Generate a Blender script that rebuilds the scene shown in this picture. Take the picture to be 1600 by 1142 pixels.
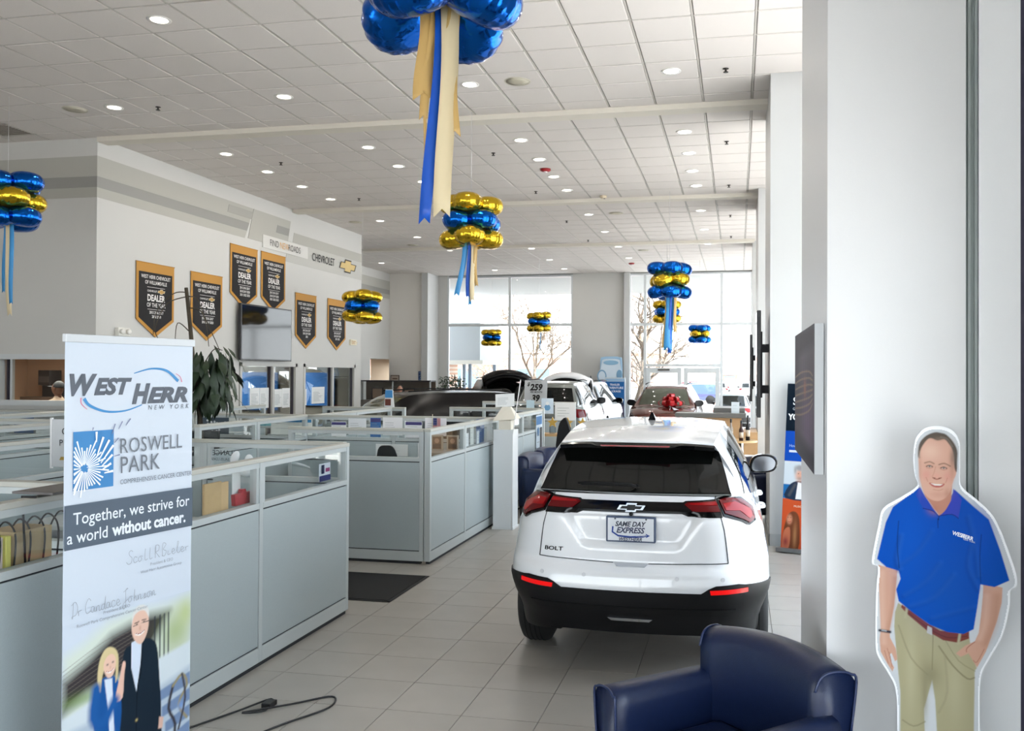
import bpy, bmesh, math, random
import numpy as np
from mathutils import Vector, Matrix
random.seed(7)
for _o in list(bpy.data.objects): bpy.data.objects.remove(_o)
scn = bpy.context.scene
COL = scn.collection
R = math.radians

# ------------------------------------------------------------ camera, world, lights, exposure
cam_d = bpy.data.cameras.new('camera'); cam = bpy.data.objects.new('camera', cam_d); COL.objects.link(cam)
yaw, pitch, roll = -0.202, 0.0093, 0.0046
_f = Vector((math.sin(yaw)*math.cos(pitch), math.cos(yaw)*math.cos(pitch), math.sin(pitch)))
_r = Vector((math.cos(yaw), -math.sin(yaw), 0)); _u = _r.cross(_f)
_r2 = _r*math.cos(roll)+_u*math.sin(roll); _u2 = -_r*math.sin(roll)+_u*math.cos(roll)
cam.matrix_world = Matrix(((_r2.x,_u2.x,-_f.x,0),(_r2.y,_u2.y,-_f.y,0),(_r2.z,_u2.z,-_f.z,1.98),(0,0,0,1)))
cam_d.sensor_width = 36; cam_d.lens = 36*1362.6/1600; cam_d.shift_x = -74.6/1600
cam_d.clip_start = 0.05; cam_d.clip_end = 500
scn.camera = cam

w = bpy.data.worlds.new('world'); scn.world = w; w.use_nodes = True
wn = w.node_tree.nodes; wl = w.node_tree.links
bg = wn['Background']
tc = wn.new('ShaderNodeTexCoord'); sep = wn.new('ShaderNodeSeparateXYZ'); rmp = wn.new('ShaderNodeValToRGB')
wl.new(tc.outputs['Generated'], sep.inputs[0]); wl.new(sep.outputs['Z'], rmp.inputs[0]); wl.new(rmp.outputs[0], bg.inputs[0])
rmp.color_ramp.elements[0].position = 0.0; rmp.color_ramp.elements[0].color = (0.95, 0.955, 1, 1)
rmp.color_ramp.elements[1].position = 0.7; rmp.color_ramp.elements[1].color = (0.66, 0.80, 1, 1)
bg.inputs[1].default_value = 1.9
sd = bpy.data.lights.new('sun', 'SUN'); sun = bpy.data.objects.new('sun', sd); COL.objects.link(sun)
sd.energy = 10.0; sd.angle = 0.01; sd.color = (1, 0.945, 0.915)
sun.rotation_euler = Vector((0.35, -0.30, 0.92)).to_track_quat('Z', 'Y').to_euler(); sun.location = (0, 0, 30)
scn.view_settings.view_transform = 'Standard'; scn.view_settings.look = 'None'
scn.view_settings.gamma = 1; scn.view_settings.use_curve_mapping = False
scn.view_settings.exposure = 1.64
scn.cycles.max_bounces = 10; scn.cycles.diffuse_bounces = 5; scn.cycles.glossy_bounces = 4
scn.cycles.transparent_max_bounces = 24; scn.cycles.transmission_bounces = 4
scn.cycles.caustics_reflective = False; scn.cycles.caustics_refractive = False
scn.cycles.sample_clamp_indirect = 8
scn.cycles.use_denoising = True

def portal(loc, sx, sy, direction):
    d = bpy.data.lights.new('window_portal', 'AREA'); d.shape = 'RECTANGLE'; d.size = sx; d.size_y = sy
    d.cycles.is_portal = True
    o = bpy.data.objects.new('window_portal', d); COL.objects.link(o); o.location = loc
    o.rotation_euler = (-Vector(direction)).to_track_quat('Z', 'Y').to_euler()
portal((1.22, 13, 2.7), 5.4, 34, (-1, 0, 0))
portal((-7, -3.9, 1.5), 17, 3.0, (0, 1, 0))
portal((-4.8, 29.95, 2.7), 11, 5.4, (0, -1, 0))

# ------------------------------------------------------------ materials
def lin(c): return tuple(((v/255)/12.92 if v/255 <= .04045 else ((v/255+.055)/1.055)**2.4) for v in c)
MATS = {}
def mat(name, rgb, rough=.5, metal=0, spec=.5, noise=0, nscale=30, bump=0, bscale=60, coat=0, emit=0, emit_rgb=None):
    if name in MATS: return MATS[name]
    m = bpy.data.materials.new(name); m.use_nodes = True; nt = m.node_tree; b = nt.nodes['Principled BSDF']
    c = lin(rgb) + (1,)
    b.inputs['Base Color'].default_value = c; b.inputs['Roughness'].default_value = rough
    b.inputs['Metallic'].default_value = metal; b.inputs['Specular IOR Level'].default_value = spec
    if coat: b.inputs['Coat Weight'].default_value = coat; b.inputs['Coat Roughness'].default_value = .03
    if emit: b.inputs['Emission Color'].default_value = (lin(emit_rgb or rgb))+(1,); b.inputs['Emission Strength'].default_value = emit
    if noise or bump:
        t = nt.nodes.new('ShaderNodeTexCoord')
    if noise:
        n = nt.nodes.new('ShaderNodeTexNoise'); n.inputs['Scale'].default_value = nscale; n.inputs['Detail'].default_value = 4
        r = nt.nodes.new('ShaderNodeValToRGB')
        nt.links.new(t.outputs['Object'], n.inputs['Vector']); nt.links.new(n.outputs[0], r.inputs[0]); nt.links.new(r.outputs[0], b.inputs['Base Color'])
        r.color_ramp.elements[0].position = .3; r.color_ramp.elements[1].position = .7
        r.color_ramp.elements[0].color = tuple(v*(1-noise) for v in c[:3])+(1,)
        r.color_ramp.elements[1].color = tuple(min(1, v*(1+noise)) for v in c[:3])+(1,)
    if bump:
        n2 = nt.nodes.new('ShaderNodeTexNoise'); n2.inputs['Scale'].default_value = bscale; n2.inputs['Detail'].default_value = 3
        bp = nt.nodes.new('ShaderNodeBump'); bp.inputs['Strength'].default_value = bump; bp.inputs['Distance'].default_value = .01
        nt.links.new(t.outputs['Object'], n2.inputs['Vector']); nt.links.new(n2.outputs[0], bp.inputs['Height']); nt.links.new(bp.outputs[0], b.inputs['Normal'])
    m.diffuse_color = c
    MATS[name] = m; return m
def pm(rgb, rough=.55):            # a printed / plain colour
    return mat('print_%d_%d_%d' % tuple(rgb) + ('' if rough == .55 else '_g%d' % int(rough*100)), rgb, rough, spec=.3)
def glassmat(name, tint=(255,255,255), refl=.08, rough=0.0):
    if name in MATS: return MATS[name]
    m = bpy.data.materials.new(name); m.use_nodes = True; nt = m.node_tree; nt.nodes.clear()
    o = nt.nodes.new('ShaderNodeOutputMaterial'); mx = nt.nodes.new('ShaderNodeMixShader'); tr = nt.nodes.new('ShaderNodeBsdfTransparent'); gl = nt.nodes.new('ShaderNodeBsdfGlossy')
    fr = nt.nodes.new('ShaderNodeLayerWeight'); fr.inputs[0].default_value = .5; pw = nt.nodes.new('ShaderNodeMath'); pw.operation = 'POWER'; pw.inputs[1].default_value = 5; nt.links.new(fr.outputs['Facing'], pw.inputs[0])
    ad = nt.nodes.new('ShaderNodeMath'); ad.operation = 'ADD'; ad.inputs[1].default_value = refl; ad.use_clamp = True
    tr.inputs[0].default_value = lin(tint)+(1,); gl.inputs['Roughness'].default_value = rough
    nt.links.new(pw.outputs[0], ad.inputs[0]); nt.links.new(ad.outputs[0], mx.inputs[0]); nt.links.new(tr.outputs[0], mx.inputs[1]); nt.links.new(gl.outputs[0], mx.inputs[2]); nt.links.new(mx.outputs[0], o.inputs[0])
    MATS[name] = m; return m

# ------------------------------------------------------------ mesh builder
class MB:
    def __init__(s): s.v = []; s.f = []; s.m = []; s.mats = []; s.sm = []
    def mi(s, m):
        if m is None: return 0
        if m not in s.mats: s.mats.append(m)
        return s.mats.index(m)
    def add(s, vs, fs, m=None, smooth=False):
        o = len(s.v); k = s.mi(m); s.v += [tuple(v) for v in vs]
        for f in fs: s.f.append(tuple(i+o for i in f)); s.m.append(k); s.sm.append(smooth)
        return s
    def box(s, a, b, m=None):
        x0,y0,z0 = a; x1,y1,z1 = b
        if x1<x0: x0,x1=x1,x0
        if y1<y0: y0,y1=y1,y0
        if z1<z0: z0,z1=z1,z0
        return s.add([(x0,y0,z0),(x1,y0,z0),(x1,y1,z0),(x0,y1,z0),(x0,y0,z1),(x1,y0,z1),(x1,y1,z1),(x0,y1,z1)],
                     [(3,2,1,0),(4,5,6,7),(0,1,5,4),(1,2,6,5),(2,3,7,6),(3,0,4,7)], m)
    def prism(s, pts, fn, n0, n1, m=None):     # pts 2D; fn(u,v,n)->3D
        k = len(pts)
        vs = [fn(u,v,n0) for u,v in pts]+[fn(u,v,n1) for u,v in pts]
        return s.add(vs, [tuple(range(k))[::-1], tuple(range(k,2*k))]+[(i,(i+1)%k,(i+1)%k+k,i+k) for i in range(k)], m)
    def tube(s, pts, r, seg=8, m=None, r1=None, cap=True, smooth=True):
        pts = [Vector(p) for p in pts]; n = len(pts); vs = []; fs = []
        up = Vector((0,0,1)); prev = None
        for i,p in enumerate(pts):
            d = (pts[min(i+1,n-1)]-pts[max(i-1,0)]).normalized()
            a = prev if prev is not None else (up.cross(d) if abs(d.z)<.95 else Vector((1,0,0)))
            a = (a-d*a.dot(d)).normalized(); prev = a; b = d.cross(a)
            rr = r if not r1 else r+(r1-r)*i/(n-1)
            if callable(r): rr = r(i/(n-1))
            for k in range(seg):
                t = 2*math.pi*k/seg; vs.append(p+a*math.cos(t)*rr+b*math.sin(t)*rr)
        for i in range(n-1):
            for k in range(seg):
                fs.append((i*seg+k, i*seg+(k+1)%seg, (i+1)*seg+(k+1)%seg, (i+1)*seg+k))
        if cap: fs.append(tuple(range(seg))[::-1]); fs.append(tuple(range((n-1)*seg, n*seg)))
        return s.add(vs, fs, m, smooth)
    def lathe(s, prof, c=(0,0,0), seg=24, m=None, axis='z', smooth=True, cap=True):
        vs = []; fs = []; n = len(prof)
        for r,h in prof:
            for k in range(seg):
                t = 2*math.pi*k/seg; x,y = r*math.cos(t), r*math.sin(t)
                p = (x,y,h) if axis=='z' else ((h,x,y) if axis=='x' else (y,h,x))
                vs.append((p[0]+c[0],p[1]+c[1],p[2]+c[2]))
        for i in range(n-1):
            for k in range(seg): fs.append((i*seg+k, i*seg+(k+1)%seg, (i+1)*seg+(k+1)%seg, (i+1)*seg+k))
        if prof[0]==prof[-1]: cap=False
        if cap and prof[0][0]>1e-6: fs.append(tuple(range(seg))[::-1])
        if cap and prof[-1][0]>1e-6: fs.append(tuple(range((n-1)*seg, n*seg)))
        return s.add(vs, fs, m, smooth)
    def ellipsoid(s, c, r, m=None, nu=14, nv=9, rot=None):
        vs = []; fs = []
        for j in range(nv+1):
            ph = math.pi*j/nv
            for i in range(nu):
                t = 2*math.pi*i/nu
                p = Vector((r[0]*math.sin(ph)*math.cos(t), r[1]*math.sin(ph)*math.sin(t), r[2]*math.cos(ph)))
                if rot: p = rot@p
                vs.append(p+Vector(c))
        for j in range(nv):
            for i in range(nu): fs.append((j*nu+i, (j+1)*nu+i, (j+1)*nu+(i+1)%nu, j*nu+(i+1)%nu))
        return s.add(vs, fs, m, True)
    def xf(s, M): s.v = [tuple(M@Vector(v)) for v in s.v]; return s
    def data(s, name, m=None, fix=True):
        me = bpy.data.meshes.new(name); me.from_pydata(s.v, [], s.f)
        ms = s.mats or ([m] if m else [])
        for x in ms: me.materials.append(x)
        if len(s.mats) > 1: me.polygons.foreach_set('material_index', s.m)
        me.polygons.foreach_set('use_smooth', s.sm)
        if fix:
            b = bmesh.new(); b.from_mesh(me); bmesh.ops.recalc_face_normals(b, faces=b.faces); b.to_mesh(me); b.free()
        me.update(); return me
    def build(s, name, m=None, parent=None, bevel=0, world=True, fix=True):
        o = bpy.data.objects.new(name, s.data(name, m, fix)); COL.objects.link(o)
        setpar(o, parent, world)
        if bevel:
            b = o.modifiers.new('bevel','BEVEL'); b.width = bevel; b.segments = 2; b.limit_method = 'ANGLE'
        return o
def wm(o):
    M = o.matrix_basis.copy()
    return M if o.parent is None else wm(o.parent)@o.matrix_parent_inverse@M
def setpar(o, parent, world=True):
    if parent is not None:
        o.parent = parent
        if world: o.matrix_parent_inverse = wm(parent).inverted()
def thing(name, label, cat, loc=(0,0,0), rz=0, group=None):
    o = bpy.data.objects.new(name, None); COL.objects.link(o); o.location = loc; o.rotation_euler = (0,0,rz)
    o.empty_display_size = .1
    o['label'] = label; o['category'] = cat
    if group: o['group'] = group
    return o
def tag(o, label, cat, group=None):
    o['label'] = label; o['category'] = cat
    if group: o['group'] = group
    return o
def struct(o): o['kind'] = 'structure'; return o
def stuff(o): o['kind'] = 'stuff'; return o
def dup(root, loc, rz=None, label=None, group=None, scale=None):
    def cp(o, par):
        c = o.copy(); COL.objects.link(c)
        if par is not None: c.parent = par
        for ch in kids.get(o.name, []): cp(ch, c)
        return c
    kids = {}
    def walk(o):
        kids[o.name] = list(o.children)
        for ch in o.children: walk(ch)
    walk(root)
    r = cp(root, None); r.location = loc
    if rz is not None: r.rotation_euler = (0,0,rz)
    if scale is not None: r.scale = (scale,)*3 if not isinstance(scale, tuple) else scale
    if label: r['label'] = label
    if group: r['group'] = group
    return r

# text as mesh data in (u, v)
_tc = {}
def text_geo(s, size=1, bold=0, shear=0, spacing=1, align='LEFT', wscale=1):
    key = (s, bold, shear, spacing)
    if key not in _tc:
        cu = bpy.data.curves.new('t', 'FONT'); cu.body = s; cu.size = 1; cu.offset = bold; cu.shear = shear; cu.space_character = spacing
        cu.resolution_u = 3
        o = bpy.data.objects.new('t', cu); COL.objects.link(o)
        dg = bpy.context.evaluated_depsgraph_get(); me = bpy.data.meshes.new_from_object(o.evaluated_get(dg))
        vs = [(v.co.x, v.co.y) for v in me.vertices]; fs = [tuple(p.vertices) for p in me.polygons]
        bpy.data.objects.remove(o); bpy.data.curves.remove(cu); bpy.data.meshes.remove(me)
        _tc[key] = (vs, fs)
    vs, fs = _tc[key]
    if not vs: return [], []
    x0 = min(v[0] for v in vs); x1 = max(v[0] for v in vs)
    dx = {'LEFT': x0, 'CENTER': (x0+x1)/2, 'RIGHT': x1}[align]
    return [((v[0]-dx)*size*wscale, v[1]*size) for v in vs], fs

class Art:
    """flat print: coloured shapes in (u,v), each call one layer higher"""
    def __init__(s, step=.0004): s.mb = MB(); s.k = 0; s.step = step; s.ops = []
    def _put(s, vs, fs, c):
        s.k += 1; m = c if isinstance(c, bpy.types.Material) else pm(c)
        s.mb.add([(u, v, s.k*s.step) for u,v in vs], fs, m); return s
    def poly(s, pts, c): return s._put(pts, [tuple(range(len(pts)))], c)
    def rect(s, x0, y0, x1, y1, c): return s.poly([(x0,y0),(x1,y0),(x1,y1),(x0,y1)], c)
    def smooth(s, pts, c, n=5): return s.poly(crom(pts, n, True), c)
    def disc(s, x, y, r, c, ry=None, n=24): return s.poly([(x+r*math.cos(2*math.pi*i/n), y+(ry or r)*math.sin(2*math.pi*i/n)) for i in range(n)], c)
    def line(s, pts, wd, c, w1=None):
        n = len(pts); L = []; Rr = []
        for i in range(n):
            a = pts[max(i-1,0)]; b = pts[min(i+1,n-1)]; d = (b[0]-a[0], b[1]-a[1]); l = math.hypot(*d) or 1
            t = i/(n-1); h = (wd+((w1 if w1 is not None else wd)-wd)*t)/2
            L.append((pts[i][0]-d[1]/l*h, pts[i][1]+d[0]/l*h)); Rr.append((pts[i][0]+d[1]/l*h, pts[i][1]-d[0]/l*h))
        return s._put(L+Rr, [(i, i+1, n+i+1, n+i) for i in range(n-1)], c)
    def text(s, t, x, y, size, c, **k):
        rise = k.pop('rise', 0); vs, fs = text_geo(t, size, **k)
        if not vs: return s
        return s._put([(x+u, y+v+u*rise) for u,v in vs], fs, c)
    def bowtie(s, x, y, W, c, border=None, H=None):
        H = H or W*.36
        def sh(k): return [(x+W*a/2*(1 if k==1 else 1)+0, y+H*b/2) for a,b in [(-.80,.52),(-.36,.52),(-.30,1),(.42,1),(.36,.52),(1,.52),(.80,-.52),(.36,-.52),(.30,-1),(-.42,-1),(-.36,-.52),(-1,-.52)]]
        if border: s.poly([(x+(px-x)*1.12, y+(py-y)*1.25) for px,py in sh(1)], border)
        return s.poly(sh(1), c)
    def build(s, name, O, U, V=(0,0,1), parent=None, world=True, N=None):
        O=Vector(O); U=Vector(U).normalized(); V=Vector(V).normalized(); N = U.cross(V) if N is None else Vector(N)
        s.mb.v = [tuple(O+U*a+V*b+N*c) for a,b,c in s.mb.v]
        return s.mb.build(name, None, parent, world=world, fix=False)
def crom(pts, n=5, closed=False):
    out = []; N = len(pts)
    for i in range(N if closed else N-1):
        g = lambda j: pts[j%N] if closed else pts[max(0,min(N-1,j))]
        p0,p1,p2,p3 = g(i-1),g(i),g(i+1),g(i+2)
        for k in range(n):
            t = k/n
            out.append(tuple(.5*((2*b)+(-a+c)*t+(2*a-5*b+4*c-d)*t*t+(-a+3*b-3*c+d)*t**3) for a,b,c,d in zip(p0,p1,p2,p3)))
    if not closed: out.append(tuple(pts[-1]))
    return out

class Raster:
    """soft-edged printed picture held as point colours on a fine flat grid"""
    def __init__(s, x0, y0, x1, y1, res, base=(255,255,255)):
        s.nx = int((x1-x0)/res)+1; s.ny = int((y1-y0)/res)+1
        s.X, s.Y = np.meshgrid(np.linspace(x0,x1,s.nx), np.linspace(y0,y1,s.ny)); s.c = np.empty((s.ny,s.nx,3)); s.c[:] = lin(base)
        s.res = res
    def dist(s, pts):
        P = np.array(pts, float); n = len(P); ins = np.zeros(s.X.shape, bool); d = np.full(s.X.shape, 1e9)
        for i in range(n):
            ax,ay = P[i]; bx,by = P[(i+1)%n]
            cond = ((ay>s.Y) != (by>s.Y))
            with np.errstate(divide='ignore', invalid='ignore'):
                xx = (bx-ax)*(s.Y-ay)/(by-ay if by!=ay else 1e-12)+ax
            ins ^= cond & (s.X < xx)
            L = (bx-ax)**2+(by-ay)**2+1e-12; t = np.clip(((s.X-ax)*(bx-ax)+(s.Y-ay)*(by-ay))/L, 0, 1)
            d = np.minimum(d, np.hypot(s.X-ax-t*(bx-ax), s.Y-ay-t*(by-ay)))
        return np.where(ins, d, -d)
    def mix(s, a, c):
        c = np.array(lin(c)); a = np.clip(a,0,1)[...,None]; s.c = s.c*(1-a)+c*a
    def poly(s, pts, c, f=.003, smooth=0, alpha=1):
        if smooth: pts = crom(pts, smooth, True)
        s.mix(np.clip(s.dist(pts)/f+.5,0,1)*alpha, c)
    def blob(s, x, y, rx, ry, c, alpha=1, p=1, ang=0):
        ca, sa = math.cos(ang), math.sin(ang); dx = s.X-x; dy = s.Y-y
        u = (dx*ca+dy*sa)/rx; v = (-dx*sa+dy*ca)/ry; s.mix(np.exp(-(u*u+v*v)**p)*alpha, c)
    def line(s, pts, wd, c, alpha=1, f=None, smooth=3):
        pts = crom(pts, smooth); d = np.full(s.X.shape, 1e9)
        for (ax,ay),(bx,by) in zip(pts[:-1], pts[1:]):
            L = (bx-ax)**2+(by-ay)**2+1e-12; t = np.clip(((s.X-ax)*(bx-ax)+(s.Y-ay)*(by-ay))/L, 0, 1)
            d = np.minimum(d, np.hypot(s.X-ax-t*(bx-ax), s.Y-ay-t*(by-ay)))
        s.mix(np.clip((wd/2-d)/(f or wd*.6)+.5, 0, 1)*alpha, c)
    def build(s, name, O, U, V=(0,0,1), parent=None, clip=None, lift=0, world=True, rough=.4):
        O=Vector(O); U=Vector(U).normalized(); V=Vector(V).normalized(); N=U.cross(V)
        co = np.array(O)+s.X.ravel()[:,None]*np.array(U)+s.Y.ravel()[:,None]*np.array(V)+lift*np.array(N)
        idx = np.arange(s.nx*s.ny).reshape(s.ny,s.nx)
        q = np.stack([idx[:-1,:-1],idx[:-1,1:],idx[1:,1:],idx[1:,:-1]],-1).reshape(-1,4)
        if clip is not None:
            ok = (s.dist(clip).ravel() > 0); q = q[ok[q].all(1)]
            used = np.unique(q); mp = np.zeros(len(co), int); mp[used] = np.arange(len(used)); co = co[used]; q = mp[q]; col = s.c.reshape(-1,3)[used]
        else: col = s.c.reshape(-1,3)
        me = bpy.data.meshes.new(name); me.vertices.add(len(co)); me.vertices.foreach_set('co', co.ravel())
        me.loops.add(len(q)*4); me.loops.foreach_set('vertex_index', q.ravel().astype(np.int32))
        me.polygons.add(len(q)); me.polygons.foreach_set('loop_start', np.arange(0,len(q)*4,4,dtype=np.int32)); me.polygons.foreach_set('loop_total', np.full(len(q),4,dtype=np.int32))
        me.update(calc_edges=True)
        a = me.color_attributes.new('ink', 'FLOAT_COLOR', 'POINT'); a.data.foreach_set('color', np.concatenate([col, np.ones((len(col),1))],1).ravel())
        key = 'ink_print_%d' % int(rough*100)
        if key not in MATS:
            m = bpy.data.materials.new(key); m.use_nodes = True; nt = m.node_tree; b = nt.nodes['Principled BSDF']
            at_ = nt.nodes.new('ShaderNodeAttribute'); at_.attribute_name = 'ink'; nt.links.new(at_.outputs['Color'], b.inputs['Base Color'])
            b.inputs['Roughness'].default_value = rough; b.inputs['Specular IOR Level'].default_value = .06; MATS[key] = m
        me.materials.append(MATS[key])
        o = bpy.data.objects.new(name, me); COL.objects.link(o); setpar(o, parent, world); return o
# ------------------------------------------------------------ setting
CZ = 5.478
M_wall = mat('wall_paint', (198,197,193), .7, bump=.04, bscale=300)
M_wall2 = mat('wall_paint_grey', (226,222,216), .7, bump=.04, bscale=300)
M_col = mat('column_paint', (190,191,190), .45, bump=.03, bscale=200)
M_tile = mat('ceiling_tile', (214,208,203), .85, noise=.03, nscale=180, bump=.15, bscale=500)
M_grid = mat('ceiling_grid', (186,181,174), .5)  # toned darker than the tiles to stand in for shade in the joints
M_gap = mat('joint_shadow_gap', (120,117,112), .8)
M_ftile = mat('floor_porcelain', (172,166,158), .32, noise=.05, nscale=3.0)
M_grout = mat('grout', (112,106,99), .8)
M_frame = mat('window_aluminium', (200,204,205), .35)
M_glass = glassmat('window_glass', (250,253,252), .02)
M_str1 = mat('stripe_grey', (172,170,162), .7); M_str2 = mat('stripe_dark', (146,145,140), .7)
M_base = mat('baseboard_grey', (176,178,178), .5)

# floor: slab + tiles
T = .4569
fl = struct(MB().box((-16,-4.2,-.12),(1.6,30.4,-.006)).build('floor', M_grout))
tb = MB().box((-T/2+.0022,-T/2+.0022,-.006),(T/2-.0022,T/2-.0022,0)).data('floor_tile', M_ftile)
near = []; rest = MB()
for i in range(-30, 40):
    for j in range(-20, 60):
        X = (i-6.427+.5)*T; Y = (j+10.6015+.5)*T
        if X < -16 or X > 1.2 or Y < -4 or Y > 29.9: continue
        vis = (-3.3 < X < .6 and 4.2 < Y < 19)
        near.append((X, Y, vis)) if vis else rest.box((X-T/2+.002,Y-T/2+.002,-.006),(X+T/2-.002,Y+T/2-.002,0))
near.sort(key=lambda t: t[1])
for X, Y, _ in near[:298]:
    o = bpy.data.objects.new('floor_tile', tb); COL.objects.link(o); o.location = (X,Y,0); o.parent = fl
for X, Y, _ in near[298:]: rest.box((X-T/2+.002,Y-T/2+.002,-.006),(X+T/2-.002,Y+T/2-.002,0))
stuff(rest.build('distant_floor_tiles', M_ftile, fl))

# ceiling: deck, grid, tiles
TT = .61
ce = struct(MB().box((-16,-4.2,CZ+.03),(1.6,30.4,CZ+.25)).build('ceiling', M_gap))
gr = MB()
for i in range(-30, 40):
    X = (i-11.737)*TT
    if -16 < X < 1.25: gr.box((X-.009,-4,CZ+.003),(X+.009,30,CZ+.03))
for j in range(-30, 60):
    Y = (j+12.043)*TT
    if -4 < Y < 30: gr.box((-16,Y-.008,CZ+.004),(1.25,Y+.008,CZ+.03))
gr.build('ceiling_grid', M_grid, ce)
tb = MB().add([(-.292,-.292,.012),(.292,-.292,.012),(.292,.292,.012),(-.292,.292,.012),(-.283,-.283,0),(.283,-.283,0),(.283,.283,0),(-.283,.283,0)],
              [(0,1,2,3),(7,6,5,4),(0,4,5,1),(1,5,6,2),(2,6,7,3),(3,7,4,0)]).data('ceiling_tile', M_tile)
near = []; rest = MB()
for i in range(-30, 40):
    for j in range(-30, 60):
        X = (i-11.737+.5)*TT; Y = (j+12.043+.5)*TT
        if not (-16 < X < 1.1 and -4 < Y < 29.9): continue
        vis = (8.0 < Y < 16 and -.93*Y+.2 < X < 1.0)
        if vis: near.append((X,Y))
        else: rest.box((X-.288,Y-.288,CZ+.001),(X+.288,Y+.288,CZ+.014))
near.sort(key=lambda t: t[1])
for X, Y in near[:298]:
    o = bpy.data.objects.new('ceiling_tile', tb); COL.objects.link(o); o.location = (X,Y,CZ); o.parent = ce
for X, Y in near[298:]: rest.box((X-.288,Y-.288,CZ+.001),(X+.288,Y+.288,CZ+.014))
stuff(rest.build('distant_ceiling_tiles', M_tile, ce))
M_beam = mat('beam_cream', (214,208,196), .6)
for k, Y in enumerate((11.42, 17.25, 23.1)):
    struct(MB().box((-9.38 if k<2 else -12.1, Y-.10, CZ-.07),(.40, Y+.14, CZ+.02)).build('trim_%d' % (k+1), M_beam))

# walls
struct(MB().box((-15,11.36,0),(-9.4,11.52,1.50)).box((-15,11.36,2.20),(-9.4,11.52,CZ+.05)).box((-15,11.36,1.50),(-11.05,11.52,2.20)).box((-9.62,11.36,1.50),(-9.4,11.52,2.20)).build('wall_back_left', M_wall))
struct(MB().box((-9.56,11.52,2.17),(-9.4,20.70,CZ+.05)).box((-9.56,11.52,0),(-9.4,15.18,2.17)).box((-9.56,17.40,0),(-9.4,17.76,2.17)).box((-9.56,20.34,0),(-9.4,20.70,2.17)).build('wall_left', M_wall))
struct(MB().box((-12.24,20.7,2.46),(-12.1,29.0,CZ+.05)).box((-12.24,20.7,0),(-12.1,27.4,2.46)).build('wall_left_recess', M_wall))
struct(MB().box((-12.1,29.0,0),(-10.85,29.14,CZ+.05)).box((-13.2,29.0,2.46),(-12.1,29.14,CZ+.05)).box((-16,29.0,0),(-13.2,29.14,CZ+.05)).build('wall_back_recess', M_wall2))
struct(MB().box((-10.85,28.85,0),(-10.62,30.1,CZ+.05)).build('column_1', M_col))
struct(MB().box((-13.9,31.5,0),(-11,31.6,2.6)).box((-14.6,29.14,0),(-14.5,31.5,2.6)).box((-11.0,29.14,0),(-10.9,31.5,2.6)).box((-14.6,29.14,2.6),(-10.9,31.6,2.7)).box((-14.5,29.14,-.02),(-11,31.5,0)).build('wall_hallway', mat('hall_beige',(196,184,168),.7)))
struct(MB().box((-16.1,-4.2,0),(-16,30.4,CZ+.1)).box((-15.2,11.4,0),(-15,29.2,CZ+.1)).build('wall_far_left', M_wall))
# far wall
struct(MB().box((-5.68,29.95,0),(-3.84,30.12,CZ+.05)).box((-10.62,29.95,0),(-10.28,30.12,CZ+.05)).box((.46,29.95,0),(1.3,30.12,CZ+.05)).box((-10.3,29.95,0),(-5.68,30.12,.42)).build('wall_back', M_wall))
struct(MB().box((-3.86,29.80,0),(-3.66,29.95,CZ)).build('trim_4', M_col))
def window(name, x0, x1, z0, z1, vs, hs, Y=30.0, fw=.06):
    fr = MB()
    fr.box((x0,Y-.05,z0),(x0+fw,Y+.05,z1)).box((x1-fw,Y-.05,z0),(x1,Y+.05,z1)).box((x0+.01,Y-.047,z1-fw),(x1-.01,Y+.047,z1-.001)).box((x0+.01,Y-.047,z0+.001),(x1-.01,Y+.047,z0+fw))
    for v in vs: fr.box((v-.045,Y-.049,z0+.01),(v+.045,Y+.049,z1-.01))
    for a,b,h in hs: fr.box((a+.01,Y-.046,h-.045),(b-.01,Y+.046,h+.045))
    f = struct(fr.build(name, M_frame))
    xs = [x0+fw]+[v for v in vs]+[x1-fw]
    for a,b in zip(xs[:-1], xs[1:]):
        zs = sorted([z0+fw]+[h for (p,q,h) in hs if p-.2 <= a and q+.2 >= b]+[z1-fw])
        for c,d in zip(zs[:-1], zs[1:]): MB().box((a+.04,Y-.006,c+.03),(b-.04,Y+.006,d-.03)).build('pane', M_glass, f)
    return f
window('window_1', -10.28, -5.68, .42, 5.44, [-7.96], [(-10.28,-5.68,3.70)])
window('window_2', -3.70, .46, .03, 5.44, [-3.15,-.56], [(-3.70,.46,3.69),(-3.15,-.56,2.28)])
dr = MB()
for a,b in ((-3.10,-1.90),(-1.82,-.62)):
    dr.box((a,29.93,.05),(a+.14,30.0,2.2)).box((b-.14,29.93,.05),(b,30.0,2.2)).box((a+.01,29.933,2.02),(b-.01,29.99,2.19)).box((a+.01,29.933,.06),(b-.01,29.99,.3))
d = struct(dr.build('door_1', M_frame))
for x in (-2.0,-1.72): MB().tube([(x,29.90,.9),(x,29.86,.9),(x,29.86,1.25),(x,29.90,1.25)], .012, 8).build('door_handle', M_frame, d)
MB().box((-2.7,29.89,2.10),(-2.3,29.928,2.15)).build('door_closer', mat('dark_closer',(70,66,60),.5), d)
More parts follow.
